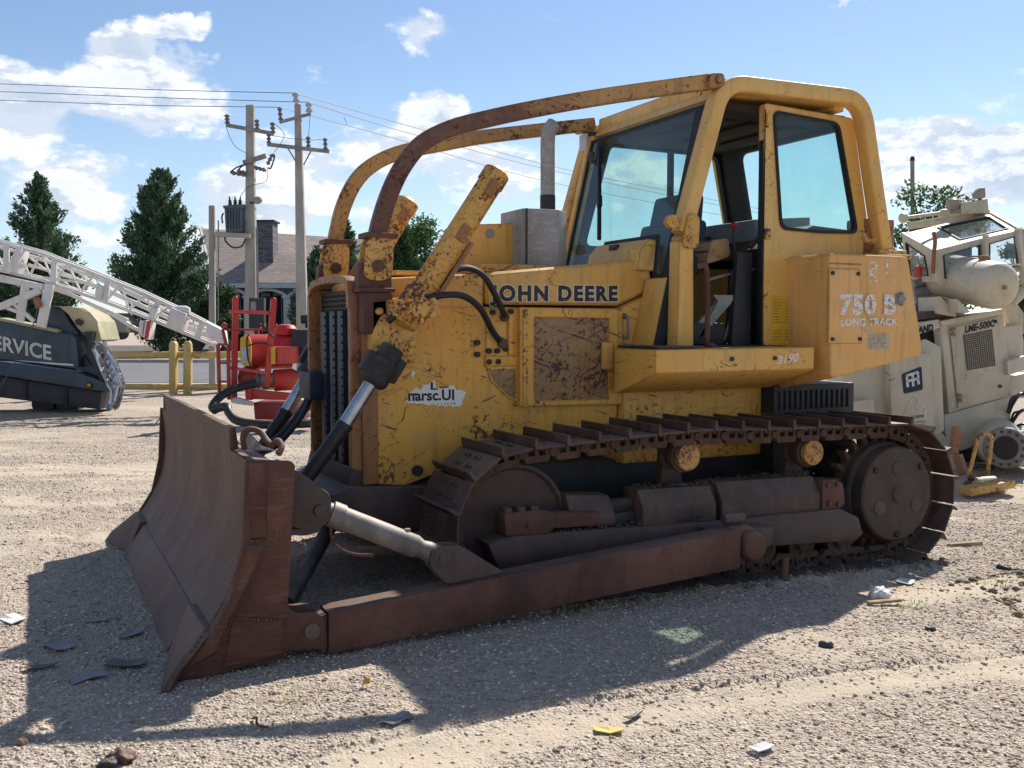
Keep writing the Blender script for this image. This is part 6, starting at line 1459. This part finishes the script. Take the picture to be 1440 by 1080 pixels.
m = MB(); m.slab([(420,515),(452,520),(452,560),(425,552)], RD+.1, .6); m.build('engine_base', 'dark_steel', RM, .02)
for x0, x1, y, r in ((424,450,449,.07),(430,452,456,.06)): m = MB(); m.cyl(at(x0,y,RD+.2), at(x1,y-1,RD+.2), r, n=16); m.build('pipe', 'rubber', RM)
m = MB(); a = at(451,444,RD+.2); m.lathe(a, (0,0,1), [(0,.10),(.03,.12),(.06,.10)], 16); m.build('cap', 'grey_steel', RM)
for pts, r in (([(350,470),(347,480),(349,505),(354,516)],.014),([(352,460),(368,458),(384,474)],.018),([(349,486),(366,482),(384,486)],.010)):
    m = MB(); m.tube([at(x,y,RD-.32) for x, y in pts], r, 8); m.build('hose', 'rubber', RM)
for i, x in enumerate((367,373,379,389)): m = MB(); m.cyl(at(x,462,RD+.3), at(x,455,RD+.3), .012, n=8); m.build('valve_stem', 'yellow_label', RM)
h1 = [(360,539,RD-.3),(335,545,RD-.45),(312,556,RD-.6),(299,571,RD-.8),(303,577,RD-.9)]
h2 = [(302,575,RD-1.0),(318,572,RD-1.1),(322,580,RD-1.2),(335,592,RD-1.3),(370,597,RD-1.3),(420,596,RD-1.2),(460,594,RD-1.0)]
h3 = [(380,598,RD-1.5),(410,590,RD-1.2),(440,566,RD-.9),(456,560,RD-.7)]
for pts, lab in ((h1,'thick black hose drooping from the red pump toward the blade'),(h2,'thick black hose lying on the gravel in front of the red pump'),(h3,'black hose rising to the right of the red pump base')):
    P_ = [at(*p) for p in pts]; 
    for p in P_: p.z = max(p.z, .085)
    m = MB(); m.tube(P_, .062, 14); o = m.build('pump_hose', 'rubber', None, origin=tuple(P_[0])); tag(o, lab, 'hose')

# ---- cream drilling machine on the right, leaning on its track
LD = 10.6; LM = thing('drilling_machine', 'cream crawler drilling machine with cab, air tank and vent door, behind the bulldozer', 'drilling machine', foot(1360, LD))
def sl(nm, pts, d=LD, th=.1, mat='cream_paint', bev=.01, par=None): m = MB(); m.slab(pts, d, th); return m.build(nm, mat, par or LM, bev)
sl('body', [(1329,450),(1410,434),(1424,556),(1338,580)], LD, 1.3)
dr2 = sl('vent_door', [(1336,462),(1404,446),(1418,558),(1348,574)], LD-.03, .04, bev=.006)
ve = sl('vent_opening', [(1354.5,471.6),(1395,463),(1400,514),(1360,521)], LD-.034, .01, 'dark_steel', 0, dr2)
m = MB(); A_, B_, C_, D_ = (1354.5,471.6),(1395,463),(1400,514),(1360,521)
for k in range(1, 14):
    f = k/14; m.bar(at(A_[0]+(B_[0]-A_[0])*f, A_[1]+(B_[1]-A_[1])*f, LD-.04), at(D_[0]+(C_[0]-D_[0])*f, D_[1]+(C_[1]-D_[1])*f, LD-.04), .007, .007, tuple(RT))
for k in range(1, 17):
    f = k/17; m.bar(at(A_[0]+(D_[0]-A_[0])*f, A_[1]+(D_[1]-A_[1])*f, LD-.045), at(B_[0]+(C_[0]-B_[0])*f, B_[1]+(C_[1]-B_[1])*f, LD-.045), .007, .007)
tag(m.build('vent_mesh', 'car_beige', dr2, smooth=0), kind='stuff')
for x, y in ((1340,463),(1340,470),(1349,556),(1350,563)): m = MB(); c = at(x,y,LD-.04); m.cyl(c, c-FH*.02, .022, n=10); m.build('hinge', 'brown_yellow', dr2)
m = MB(); c = at(1399,452,LD-.03); m.cyl(c, c-FH*.02, .018, n=10); c = at(1406,543,LD-.03); m.cyl(c, c-FH*.02, .018, n=10); m.build('latch', 'greasy_black', dr2)
letters('LME-500C', LM, 'letter_black', at(1356.5,468,LD-.037), at(1392,460,LD)-at(1356.5,468,LD), (.10,0,1), .072, bold=.035, sx=.74)
sl('top_rail', [(1322,452),(1410,434),(1411,441),(1325,459)], LD-.05, 1.4, bev=.008)
sl('name_strip', [(1284,455),(1321,449),(1323,461),(1286,472)], LD-.02, .1)
letters('RAND', LM, 'letter_black', at(1286,470,LD-.026), at(1321,461,LD)-at(1286,468,LD), (.05,0,1), .070, bold=.05, sx=.72)
sl('engine_recess', [(1286,470),(1330,460),(1340,585),(1290,600)], LD+.25, .9, 'greasy_black')
sl('side_post', [(1322,452),(1332,450),(1345,578),(1335,582)], LD-.02, .2)
sl('open_flap', [(1296,479),(1302,477),(1323,488),(1328,605),(1318,612),(1304,600)], LD-.3, .05, bev=.004)
sl('lower_body', [(1328,584),(1424,556),(1421,592),(1401,612),(1386,622),(1352,634),(1330,620)], LD-.02, 1.2)
sl('lower_body', [(1310,598),(1330,584),(1345,632),(1330,622)], LD+.1, .8)
sl('box_front', [(1251,492),(1308,498),(1316,606),(1254,598)], LD-.45, .7, bev=.02)
sl('box_side', [(1186,508),(1249,492),(1252,600),(1190,602)], LD-.30, .6, bev=.02)
sl('valve_block', [(1196,566),(1228,561),(1232,588),(1234,600),(1198,600)], LD-.6, .25, bev=.01)
lg = sl('emblem', [(p[0], p[1]) for p in rpoly([(1268,526),(1296,515),(1298,548),(1271,554)], 3)], LD-.456, .004, 'logo_navy', 0)
# interlocked I and R of the emblem, built as flat strokes
def S_(*pts): m = MB(); m.slab(list(pts), LD-.462, .003); m.build('emblem_stroke', 'worn_white', lg, smooth=0)
S_((1273.5,527),(1276.5,526),(1278.5,544),(1274.8,544.6)); S_((1273.5,527),(1291,521.5),(1291.3,525),(1273.9,530.5)); S_((1274.3,535),(1292.5,530.2),(1292.8,533.4),(1274.7,538.2))
S_((1281.5,526),(1284.8,525),(1286.3,543.2),(1282.8,543.8)); S_((1289.5,522.4),(1292.5,523),(1293,531.5),(1290,532.4)); S_((1289,532),(1292.3,531.2),(1293.8,540),(1290.2,541))
def tri_out(): 
    A_ = [(1284.5,557),(1301,575),(1301,590),(1272,594),(1271,584)]
    for a, b in zip(A_, A_[1:]+A_[:1]): m = MB(); m.bar(at(*a,LD-.453), at(*b,LD-.453), .012, .006); m.build('emblem_stroke', 'chalk_white', LM)
tri_out()
m = MB(); 
for a, b in (((1273,583),(1278,576)),((1278,576),(1282,579)),((1282,579),(1287,571)),((1287,571),(1292,577)),((1292,577),(1298,572))): m.bar(at(*a,LD-.453), at(*b,LD-.453), .016, .006)
m.build('mountain_mark', 'chalk_white', LM)
letters('MARVELLOROM', LM, 'letter_black', at(1272.5,589.5,LD-.4525), at(1300,586,LD)-at(1272.5,589,LD), (0,0,1), .026, bold=.02, sx=.72)
m = MB()
for a, b in (((1276,595),(1302,592)),((1284,598),(1300,596))): m.bar(at(*a,LD-.453), at(*b,LD-.453), .006, .004)
m.build('print_line', 'letter_black', LM)
# air tank on its cradle
a, b = at(1330,388,LD+.55), at(1401,402,LD-.30); t = b-a; L = t.length; m = MB()
m.lathe(a, t, [(-.14,.02),(-.13,.10),(-.09,.18),(-.03,.235),(0,.245),(L,.245),(L+.04,.235),(L+.09,.18),(L+.12,.09),(L+.125,.02)], 40); tk2 = m.build('air_tank', 'cream_paint', LM)
m = MB(); c = b+t.normalized()*.12; m.cyl(c, c+t.normalized()*.03, .022, n=10); m.build('plug', 'brown_yellow', tk2)
m = MB(); c = at(1384,366,LD-.1); m.cyl(c-Vector((0,0,.06)), c+Vector((0,0,.02)), .05, n=12); m.cyl(c+Vector((0,0,.02)), c+Vector((0,0,.05)), .06, n=8); m.cyl(c+Vector((0,0,.04))-RT*.15, c+Vector((0,0,.04)), .01, n=6); m.build('filler_valve', 'brown_yellow', tk2, .004)
m = MB()
for x, y in ((1345,367),(1357,366),(1370,366)): c = at(x,y,LD+.2); m.cyl(c-Vector((0,0,.03)), c+Vector((0,0,.02)), .015, n=8)
m.build('stud', 'dark_steel', tk2)
sl('cradle', [(1318,417),(1323,417),(1345,440),(1345,446),(1318,441)], LD-.02, .5, bev=.006); sl('cradle', [(1346,420),(1362,436),(1362,440),(1348,440)], LD-.25, .5, bev=.006)
sl('deck', [(1290,440),(1350,432),(1366,438),(1330,446),(1292,450)], LD+.05, 1.2, 'frame_steel')
for x0, y0, x1, y1, r in ((1284,400,1312,392,.05),(1284,412,1312,408,.06),(1286,424,1314,420,.07),(1285,434,1312,430,.05)): m = MB(); m.cyl(at(x0,y0,LD+.6), at(x1,y1,LD+.6), r, n=14); m.build('engine_pipe', 'grey_steel', LM)
sl('engine_block', [(1278,392),(1318,386),(1320,440),(1284,446)], LD+.8, .6, 'greasy_black', .02)
m = MB(); c = at(1291,384,LD+.4); m.cyl(c-Vector((0,0,.05)), c+Vector((0,0,.07)), .045, n=12); m.cyl(c+Vector((0,0,.05)), c+Vector((0,0,.06))+RT*.14, .01, n=6); m.build('red_cap', 'red_paint', LM, .005)
# cab: solid shell pieces round real openings
def P3(px, py, dd=0): return at(px, py, LD+dd)
cabA, cabB, cabC, cabD, cabE = P3(1276,317,1.2), P3(1391,299,1.0), P3(1432,324,.15), P3(1315,352,.15), P3(1276,327,.9)
def frame_quad(name, O_, I_, th, mat, par=None, glassm=None, n_=None):
    nrm = n_ or (O_[1]-O_[0]).cross(O_[2]-O_[0]).normalized(); k = len(O_); m = MB()
    vs = O_+I_+[p-nrm*th for p in O_]+[p-nrm*th for p in I_]; fs = []
    for i in range(k):
        j = (i+1) % k; fs += [(i,j,k+j,k+i),(2*k+i,3*k+i,3*k+j,2*k+j),(i,2*k+i,2*k+j,j),(k+i,k+j,3*k+j,3*k+i)]
    m.add(vs, fs); o = m.build(name, mat, par or LM, smooth=0)
    if glassm:
        c = sum(I_, Vector())/k; sealv = [c+(p-c)*.94 for p in I_]; m = MB(); vs = I_+sealv+[p-nrm*.03 for p in I_]+[p-nrm*.03 for p in sealv]
        vs = [v+nrm*.012 for v in vs]; m.add(vs, fs); m.build('seal', 'black_seal', o, smooth=0)
        m = MB(); m.hull2([p-nrm*.01 for p in sealv], [p-nrm*.014 for p in sealv]); m.build('pane', glassm, o, smooth=0)
    return o
# sloping roof with a skylight
frame_quad('cab_roof', [P3(1276,327,.9), P3(1315,352,.15), P3(1432,324,.15), P3(1391,299,1.0)], [P3(1318,320,.80), P3(1350,338,.30), P3(1419,322,.25), P3(1392,305,.80)], .04, 'cream_paint', None, 'clear_glass')
frame_quad('cab_front', [P3(1315,352,.14), P3(1322,400,.14), P3(1384,388,.14), P3(1384,334,.14)], [P3(1326,359,.14), P3(1328,392,.14), P3(1379,384,.14), P3(1378,344,.14)], .05, 'cream_paint', None, 'clear_glass')
frame_quad('cab_front', [P3(1386,334,.14), P3(1386,392,.14), P3(1442,380,.14), P3(1432,324,.14)], [P3(1391,343,.14), P3(1391,385,.14), P3(1432,374,.14), P3(1428,332,.14)], .05, 'cream_paint', None, 'clear_glass')
frame_quad('cab_side', [P3(1268,327,.95), P3(1274,398,.95), P3(1320,396,.16), P3(1313,352,.16)], [P3(1274,341,.85), P3(1279,388,.85), P3(1306,388,.4), P3(1301,360,.4)], .04, 'cream_paint', None, 'clear_glass')
sl('cab_back', [(1276,320),(1392,301),(1400,330),(1398,352),(1280,400)], LD+1.35, .05, 'cream_paint') if False else None
m = MB(); m.bar(P3(1432,322,.12), P3(1442,400,.12), .07, .07, (1,0,0)); m.bar(P3(1386,330,.10), P3(1386,395,.10), .05, .05, (1,0,0)); m.build('cab_post', 'cream_paint', LM, .01)
m = MB(); m.bar(P3(1277,318,1.2), P3(1392,300,1.0), .08, .08); m.bar(P3(1392,300,1.0), P3(1433,323,.2), .06, .06); m.build('roof_edge', 'cream_paint', LM, .01)
sl('roof_box', [(1351,285),(1389,279),(1391,299),(1352,302)], LD+.85, .35)
sl('work_lamp', [(1372,272),(1378,264),(1386,263),(1387,278),(1374,279)], LD+.8, .12, 'car_beige', .02); m = MB(); m.bar(P3(1378,278,.9), P3(1378,283,.9), .03, .03, (1,0,0)); m.build('lamp_stem', 'dark_steel', LM)
m = MB(); c = P3(1340,300,.9); m.lathe(c, (0,0,1), [(0,.05),(.02,.05),(.03,.035),(.06,.06),(.10,.075),(.15,.07),(.18,.03)], 18); m.build('roof_dome', 'car_beige', LM)
m = MB(); m.cyl(P3(1274,306,.6), P3(1326,299,.8), .022, n=10); m.lathe(P3(1274,306,.6), P3(1274,306,.6)-P3(1326,299,.8), [(0,.03),(.02,.055),(.06,.055),(.08,.02)], 16); m.lathe(P3(1326,300,.8)-RT*.05, RT, [(0,.03),(.04,.05),(.09,.05),(.12,.02)], 16); m.build('air_horn', 'cream_paint', LM)
m = MB(); m.tube([P3(1313,327,.1), P3(1315,340,.08), P3(1313,360,.1), P3(1312,385,.12)], .022, 8); m.build('mirror_post', 'brown_yellow', LM)
m = MB(); m.bar(P3(1380,372,-.05), P3(1442,372,-.05), .02, .02); m.bar(P3(1432,330,0), P3(1440,385,0), .03, .03, (1,0,0)); m.build('guard_rail', 'cream_paint', LM)
m = MB(); m.box(0,1,0,1,0,1); m.v, m.f, m.mi = [], [], []
m.bar(P3(1345,400,.8), P3(1345,350,.9), .35, .12, (1,0,0)); m.bar(P3(1345,352,.9), P3(1345,335,.92), .2, .1, (1,0,0)); m.build('operator_seat', 'dark_cab', LM, .03)
# right hand clutter: boxes, pipes, swing hub
sl('side_box', [(1412,462),(1436,455),(1440,480),(1440,505),(1414,512)], LD+.1, .5); sl('arm_plate', [(1412,430),(1424,418),(1440,440),(1440,470),(1420,455)], LD+.2, .15)
m = MB(); m.cyl(P3(1422,426,-.1), P3(1452,396,-.1), .055, n=14); m.build('boom_pipe', 'cream_paint', LM)
sl('side_tray', [(1416,508),(1442,500),(1442,520),(1418,528)], LD-.1, .6); sl('side_tray', [(1420,530),(1444,524),(1444,560),(1424,560)], LD+.1, .5)
for k in range(5):
    y = (558,566,580,588,600)[k]; m = MB(); m.tube([P3(1417+k*2,y+(22,14,20,8,10)[k],-.1+.05*k), P3(1423+k,y+2,-.2+.05*k), P3(1436,y-(4,12,2,10,3)[k],-.15), P3(1456,y-(20,2,9,16,4)[k],-.1)], (.014,.02,.012,.018,.014)[k], 8); m.build('hose', 'rubber', LM)
a, b = at(1414,630,LD-.75), at(1400,618,LD+.25); t = b-a
m = MB(); m.lathe(a+t.normalized()*.05, t, [(0,.18),(.03,.20),(.45,.235),(t.length-.05,.26)], 36); hb2 = m.build('swing_drive', 'cream_paint', LM); m = MB(); m.lathe(a, t, [(0,.115),(0,.196),(.012,.205),(.05,.205)], 36); m.build('flange', 'strut_metal', hb2)
m = MB(); m.cyl(a-t.normalized()*.004, a+t.normalized()*.02, .118, n=28); m.build('hub_bore', 'black_seal', hb2)
for k in range(14):
    an = k*2*math.pi/14; u_ = t.normalized().cross(Vector((0,0,1))).normalized(); w_ = u_.cross(t.normalized()); c = a+(u_*math.cos(an)+w_*math.sin(an))*.165; m = MB(); m.cyl(c, c-t.normalized()*.014, .014, n=6); m.build('hub_bolt', 'greasy_black', hb2)
sl('track_side', [(1425,612),(1470,604),(1470,660),(1428,656)], LD-.5, .5, bev=.04); sl('under_frame', [(1336,628),(1400,608),(1420,640),(1400,662),(1352,664)], LD+.4, .8, 'greasy_black', .03)
sl('far_track', [(1300,600),(1360,628),(1380,668),(1310,672)], LD+.6, .5, 'greasy_black', .04)
m = MB(); m.slab([(1300,602),(1318,600),(1350,640),(1352,664),(1300,664)], LD-.1, .4); m.build('track_guard', 'cream_paint', LM, .02)

# ---- scrap beside the drilling machine
def gtag(m, nm, mat, org, label, cat, **k): o = m.build(nm, mat, None, origin=tuple(org), **k); return tag(o, label, cat)
m = MB(); P_ = [(1362,670,9.2),(1372,630,9.3),(1377,614,9.3),(1386,611,9.3),(1394,615,9.35),(1392,640,9.3),(1388,668,9.2)]; m.tube([at(*p) for p in P_], .018, 8); gtag(m, 'pipe_hoop', 'rusty_yellow', at(1375,670,9.2), 'rusty yellow bent pipe hoop standing before the drilling machine', 'pipe hoop')
m = MB(); m.bar(at(1356,694,8.95)+Vector((0,0,.02)), at(1418,682,9.1)+Vector((0,0,.02)), .16, .07); gtag(m, 'steel_channel', 'rusty_yellow', at(1356,694,9), 'tan steel channel lying on the gravel behind the bulldozer track', 'steel channel', bevel=.008)
m = MB(); m.cyl(at(1372,678,9.3), at(1398,676,9.4), .045, n=14); gtag(m, 'pipe_offcut', 'cream_paint', at(1372,678,9.3), 'short cream pipe lying beyond the tan steel channel', 'pipe')
m = MB(); m.bar(at(1340,640,9.4), at(1346,600,9.4), .05, .09, (1,0,0)); m.bar(at(1346,640,9.35), at(1356,668,9.3), .07, .07); gtag(m, 'scrap_bracket', 'brown_yellow', at(1345,668,9.4), 'rusty broken bracket propped against the drilling machine', 'scrap')
for i, (x, y, r) in enumerate(((1362,684,.03),(1366,676,.025),(1372,688,.02))):
    m = MB(); c = at(x,y,9.1); m.lathe(c, (.3,.4,1), [(0,r),(.02,r*1.4),(.05,r)], 8); gtag(m, 'scrap_nut', 'rust_steel', c, ('larger rusty fitting by the foot of the pipe hoop','small rusty fitting nearest the drilling machine','smallest rusty fitting on top of the tan channel')[i], 'fitting')

# ================================================================ litter on the yard
def gp(x, y, dz=0.004): return Vector((x, y, gz(x, y)+dz))
def scrap(pts, mat, label, nm='rubber_scrap', cat='rubber scrap', th=.004, curl=.02):
    c = Vector((sum(p[0] for p in pts)/len(pts), sum(p[1] for p in pts)/len(pts))); n = len(pts)
    def H(x, y): return gz(x, y)+.010+curl*((x-c.x)**2+(y-c.y)**2)*30*.3
    rim = [Vector((x+random.uniform(-.006,.006), y+random.uniform(-.006,.006), H(x, y)+random.uniform(0,.012))) for x, y in pts]
    mid = Vector((c.x, c.y, gz(c.x, c.y)+.008)); vs = [mid]+rim+[mid-Vector((0,0,th))]+[p-Vector((0,0,th)) for p in rim]; fs = []
    for i in range(n):
        j = (i+1) % n; fs += [(0, 1+i, 1+j), (n+1, n+2+j, n+2+i), (1+i, n+2+i, n+2+j, 1+j)]
    m = MB(); m.add(vs, fs); o = m.build(nm, mat, None, origin=(c.x, c.y, gz(c.x, c.y)), smooth=0); return tag(o, label, cat)
def poly_at(cx, cy, w, h, rot=0, n=7, jag=.25):
    out = []
    for i in range(n):
        a = 6.283*i/n; r = 1+random.uniform(-jag, jag); x, y = math.cos(a)*w/2*r, math.sin(a)*h/2*r
        out.append((cx+x*math.cos(rot)-y*math.sin(rot), cy+x*math.sin(rot)+y*math.cos(rot)))
    return out
random.seed(23)
SQ = lambda cx, cy, w, h, r: [(cx+(a*w*math.cos(r)-b*h*math.sin(r))/2, cy+(a*w*math.sin(r)+b*h*math.cos(r))/2) for a, b in ((-1,-1),(.1,-1.1),(1,-.8),(1.1,.2),(.9,1),(-.2,.8),(-1,1.05))]
scrap(SQ(.10,-.80,.10,.16,.3), 'scrap_grey', 'grey rubber flap lying upright in the shadow before the blade, nearest its left end')
scrap(SQ(.36,-1.22,.16,.10,-.5), 'dark_steel', 'largest dark grey rubber scrap beside the near blade corner')
scrap(SQ(.20,-1.33,.14,.08,.2), 'scrap_grey', 'pale grey rubber scrap left of the largest dark one')
scrap(SQ(.02,-1.10,.12,.05,.1), 'dark_steel', 'thin dark rubber strip between the grey flap and the pale scrap')
scrap(SQ(.28,-.45,.12,.05,-.3), 'scrap_grey', 'small grey scrap in shadow nearest the blade centre')
scrap(SQ(.42,-.78,.10,.07,.4), 'scrap_grey', 'small curled grey scrap halfway along the cutting edge')
scrap(SQ(-.10,-.22,.09,.13,.5), 'scrap_white', 'pale crumpled paper scrap on sunlit gravel at the left edge', 'paper_scrap', 'paper scrap')
scrap(SQ(1.23,-2.36,.13,.06,.5), 'scrap_grey', 'grey flat scrap at the tip of the bulldozer shadow, below the push arm', 'flat_scrap', 'scrap')
scrap(SQ(1.90,-2.79,.10,.045,-.45), 'scrap_yellow', 'yellow tag lying on the sunlit gravel in the foreground', 'yellow_tag', 'tag')
scrap(SQ(2.30,-3.16,.085,.05,.1), 'scrap_white', 'torn white paper in the foreground, nearest the bottom edge', 'paper_scrap', 'paper scrap')
scrap(SQ(4.68,-1.62,.09,.10,.3), 'scrap_white', 'small white card in the shadow behind the rear of the track', 'paper_card', 'card')
scrap(SQ(2.55,-2.62,.05,.03,.6), 'scrap_grey', 'tiny grey chip beside the yellow tag, in the wheel rut', 'flat_scrap', 'scrap')
scrap(SQ(2.05,-2.72,.09,.03,.3), 'dark_steel', 'dark flattened strip lying just above the yellow tag', 'flat_scrap', 'scrap')
m = MB(); c = gp(1.23,-1.965,.02); m.add([c+Vector(p) for p in ((-.018,-.006,0),(.012,-.012,0),(.02,.01,0),(-.012,.015,0),(-.012,0,.02),(.012,.0,.022))], [(0,1,5,4),(1,2,5),(2,3,4,5),(3,0,4),(0,3,2,1)]); o = m.build('amber_fragment', 'amber', None, origin=tuple(c), smooth=0); tag(o, 'small amber plastic fragment in the shadow under the push arm', 'fragment')
def blob(x, y, r, mat, nm, label, cat, sz=.7, seed=0):
    rg = random.Random(seed); bm = bmesh.new(); bmesh.ops.create_icosphere(bm, subdivisions=3, radius=r)
    for v in bm.verts:
        n = v.co.normalized(); k = 1+.28*math.sin(n.x*5+seed)*math.cos(n.y*6+seed*2)+.16*math.sin(n.z*11+n.x*9+seed); v.co = Vector((v.co.x*k*1.3, v.co.y*k, v.co.z*k*sz))
    me = bpy.data.meshes.new(nm); bm.to_mesh(me); bm.free(); me.shade_smooth(); me.materials.append(MATS[mat]); o = bpy.data.objects.new(nm, me); COL.objects.link(o); o.location = (x, y, gz(x, y)+r*sz*.35); o.rotation_euler = (0, 0, seed*1.1)
    return tag(o, label, cat)
blob(4.28,-1.80,.05,'scrap_white','crumpled_cup','crumpled white plastic lying in shadow near the rear of the track','litter',.8,3)
blob(.26,-2.26,.035,'rust_steel','rock','rusty brown lump at the very bottom left foreground','rock',.8,5)
blob(.21,-2.30,.025,'greasy_black','rock','small dark lump beside the rusty brown one, bottom left','rock',.8,6)
blob(-.05,-1.96,.022,'wood','rock','light brown pebble cut by the shadow edge at the far left','rock',.8,7)
blob(3.30,-2.42,.026,'dark_steel','rock','dark stone on sunlit gravel under the fuel tank shadow','rock',.8,8)
blob(4.75,-2.42,.028,'greasy_black','rock','dark stone by the right edge, below the churned soil','rock',.7,9)
blob(5.5,-1.65,.035,'greasy_black','rock','dark stone beyond the churned soil at the right edge','rock',.7,10)
blob(4.0,-2.40,.022,'greasy_black','rock','small dark stone between the rut and the churned soil','rock',.7,12)
m = MB(); c = gp(4.15,-1.96,.015); m.bar(c+Vector((-.09,.03,0)), c+Vector((.09,-.03,.01)), .035, .015); o = m.build('wood_offcut', 'wood', None, origin=tuple(c), bevel=.002); tag(o, 'short broken wood offcut at the shadow edge by the track rear', 'wood offcut')
m = MB(); c = gp(5.95,-.98,.02); m.bar(c+Vector((-.10,.04,0)), c+Vector((.12,-.05,.015)), .04, .025); o = m.build('wood_offcut', 'wood', None, origin=tuple(c), bevel=.002); tag(o, 'flat wood piece on the gravel just behind the bulldozer', 'wood offcut')
m = MB(); c = gp(.74,-2.15,.0); m.tube([c+Vector(p) for p in ((0,.06,.005),(.005,.02,.02),(0,-.03,.012),(.03,-.07,.012))], .005, 6); o = m.build('twig', 'bark', None, origin=tuple(c)); tag(o, 'dark forked twig on the gravel below the blade corner', 'twig')
m = MB(); c = gp(3.98,-1.36,.0); m.cyl(c-Vector((0,0,.02)), c+Vector((.005,0,.13)), .022, n=12); o = m.build('steel_stub', 'rust_steel', None, origin=tuple(c), bevel=.003); tag(o, 'short rusty stub standing in the ground beside the track rollers', 'steel stub')
# straw and green tufts
def tuft(x, y, n, h, spread, mat, label, cat, flat=.5, seed=1, nm='grass_tuft'):
    rg = random.Random(seed); m = MB()
    for k in range(n):
        a = rg.uniform(0, 6.283); r = rg.random()*spread; bx, by = x+math.cos(a)*r, y+math.sin(a)*r; b = Vector((bx, by, gz(bx, by)-.002)); L = h*rg.uniform(.5, 1.3); d = Vector((math.cos(a+rg.uniform(-1,1))*flat, math.sin(a+rg.uniform(-1,1))*flat, 1-flat*.7)).normalized()
        s = Vector((-d.y, d.x, 0)).normalized()*.0022; mid = b+d*L*.55; tip = b+d*L+Vector((0,0,-L*.25*flat)); m.add([b-s, b+s, mid+s*.8, mid-s*.8, tip], [(0,1,2,3),(3,2,4)])
    o = m.build(nm, mat, None, origin=(x, y, gz(x, y)), smooth=0); tag(o, label, cat, None, 'stuff'); return o
tuft(.95,-1.93,70,.07,.12,'straw','dry straw scattered on the sunlit gravel by the blade corner','straw',.95,2,'straw')
tuft(.62,-1.72,30,.06,.10,'straw','dry straw in the shadow right under the blade corner','straw',.95,3,'straw')
tuft(4.20,-2.05,120,.035,.14,'green_blade','small green weed patch at the shadow edge by the track rear','weeds',.8,4,'weeds')
tuft(5.0,-2.0,90,.03,.12,'green_blade','small green weed patch on the churned soil at the right','weeds',.8,5,'weeds')
tuft(4.45,-1.42,16,.10,.04,'straw','few dry stalks standing by the rear track roller','straw',.5,6,'straw')
bx = foot(320, 12.5); tuft(bx.x, bx.y, 40, .16, .12, 'green_blade', 'green weed sprouting in front of the red pump hoses', 'weeds', .5, 8, 'weeds')
for i, (px, d) in enumerate(((150,15.5),(285,16.5),(225,20.5))):
    bx = foot(px, d); tuft(bx.x, bx.y, 160, .10, .9, 'straw', ('dry straw on the yard beside the truck grille','dry straw by the left side of the red pump','dry straw at the foot of the pipe fence posts')[i], 'straw', .9, 30+i, 'straw')
# thin gravelly soil packed between the lower shoes
rg_ = random.Random(4); m = MB()
for k in range(160):
    x, y = rg_.uniform(2.4,5.4), rg_.uniform(-1.42,-1.22); r = rg_.uniform(.006,.026); c = Vector((x, y, gz(x, y)+r*.2)); m.cyl(c-Vector((0,0,r*.4)), c+Vector((rg_.uniform(-.3,.3)*r, rg_.uniform(-.3,.3)*r, r*.7)), r, r*.55, n=5)
o = m.build('soil_clods', 'clod_soil', None, origin=(3.9,-1.25,0), smooth=0); tag(o, 'dark soil clods packed along the bottom edge of the track', 'soil', None, 'stuff')

# members of one kind share a group
GR = {'conifer_tree': 'conifers beyond the road', 'shrub': 'bushes beyond the road', 'utility_pole': 'concrete utility poles', 'rubber_scrap': 'rubber scraps littering the ground before the blade',
      'rock': 'dark stones and lumps on the gravel', 'pump_hose': 'black hoses of the red pump', 'wood_offcut': 'wood offcuts behind the track', 'straw': 'dry straw on the yard', 'grass_tuft': 'green weed patches on the yard',
      'paper_scrap': 'white paper scraps on the gravel', 'flat_scrap': 'flat grey scraps on the sunlit gravel', 'scrap_nut': 'rusty fittings by the pipe hoop', 'leafy_tree': 'leafy trees behind the cream machine', 'pipe_riser': 'thin pipes beside the transformer', 'gravel': 'loose gravel of the yard'}
for o in list(SC.objects):
    if o.parent is None and o.get('label') and not o.get('group'):
        k = o.name.split('.')[0]
        if k in GR: o['group'] = GR[k]
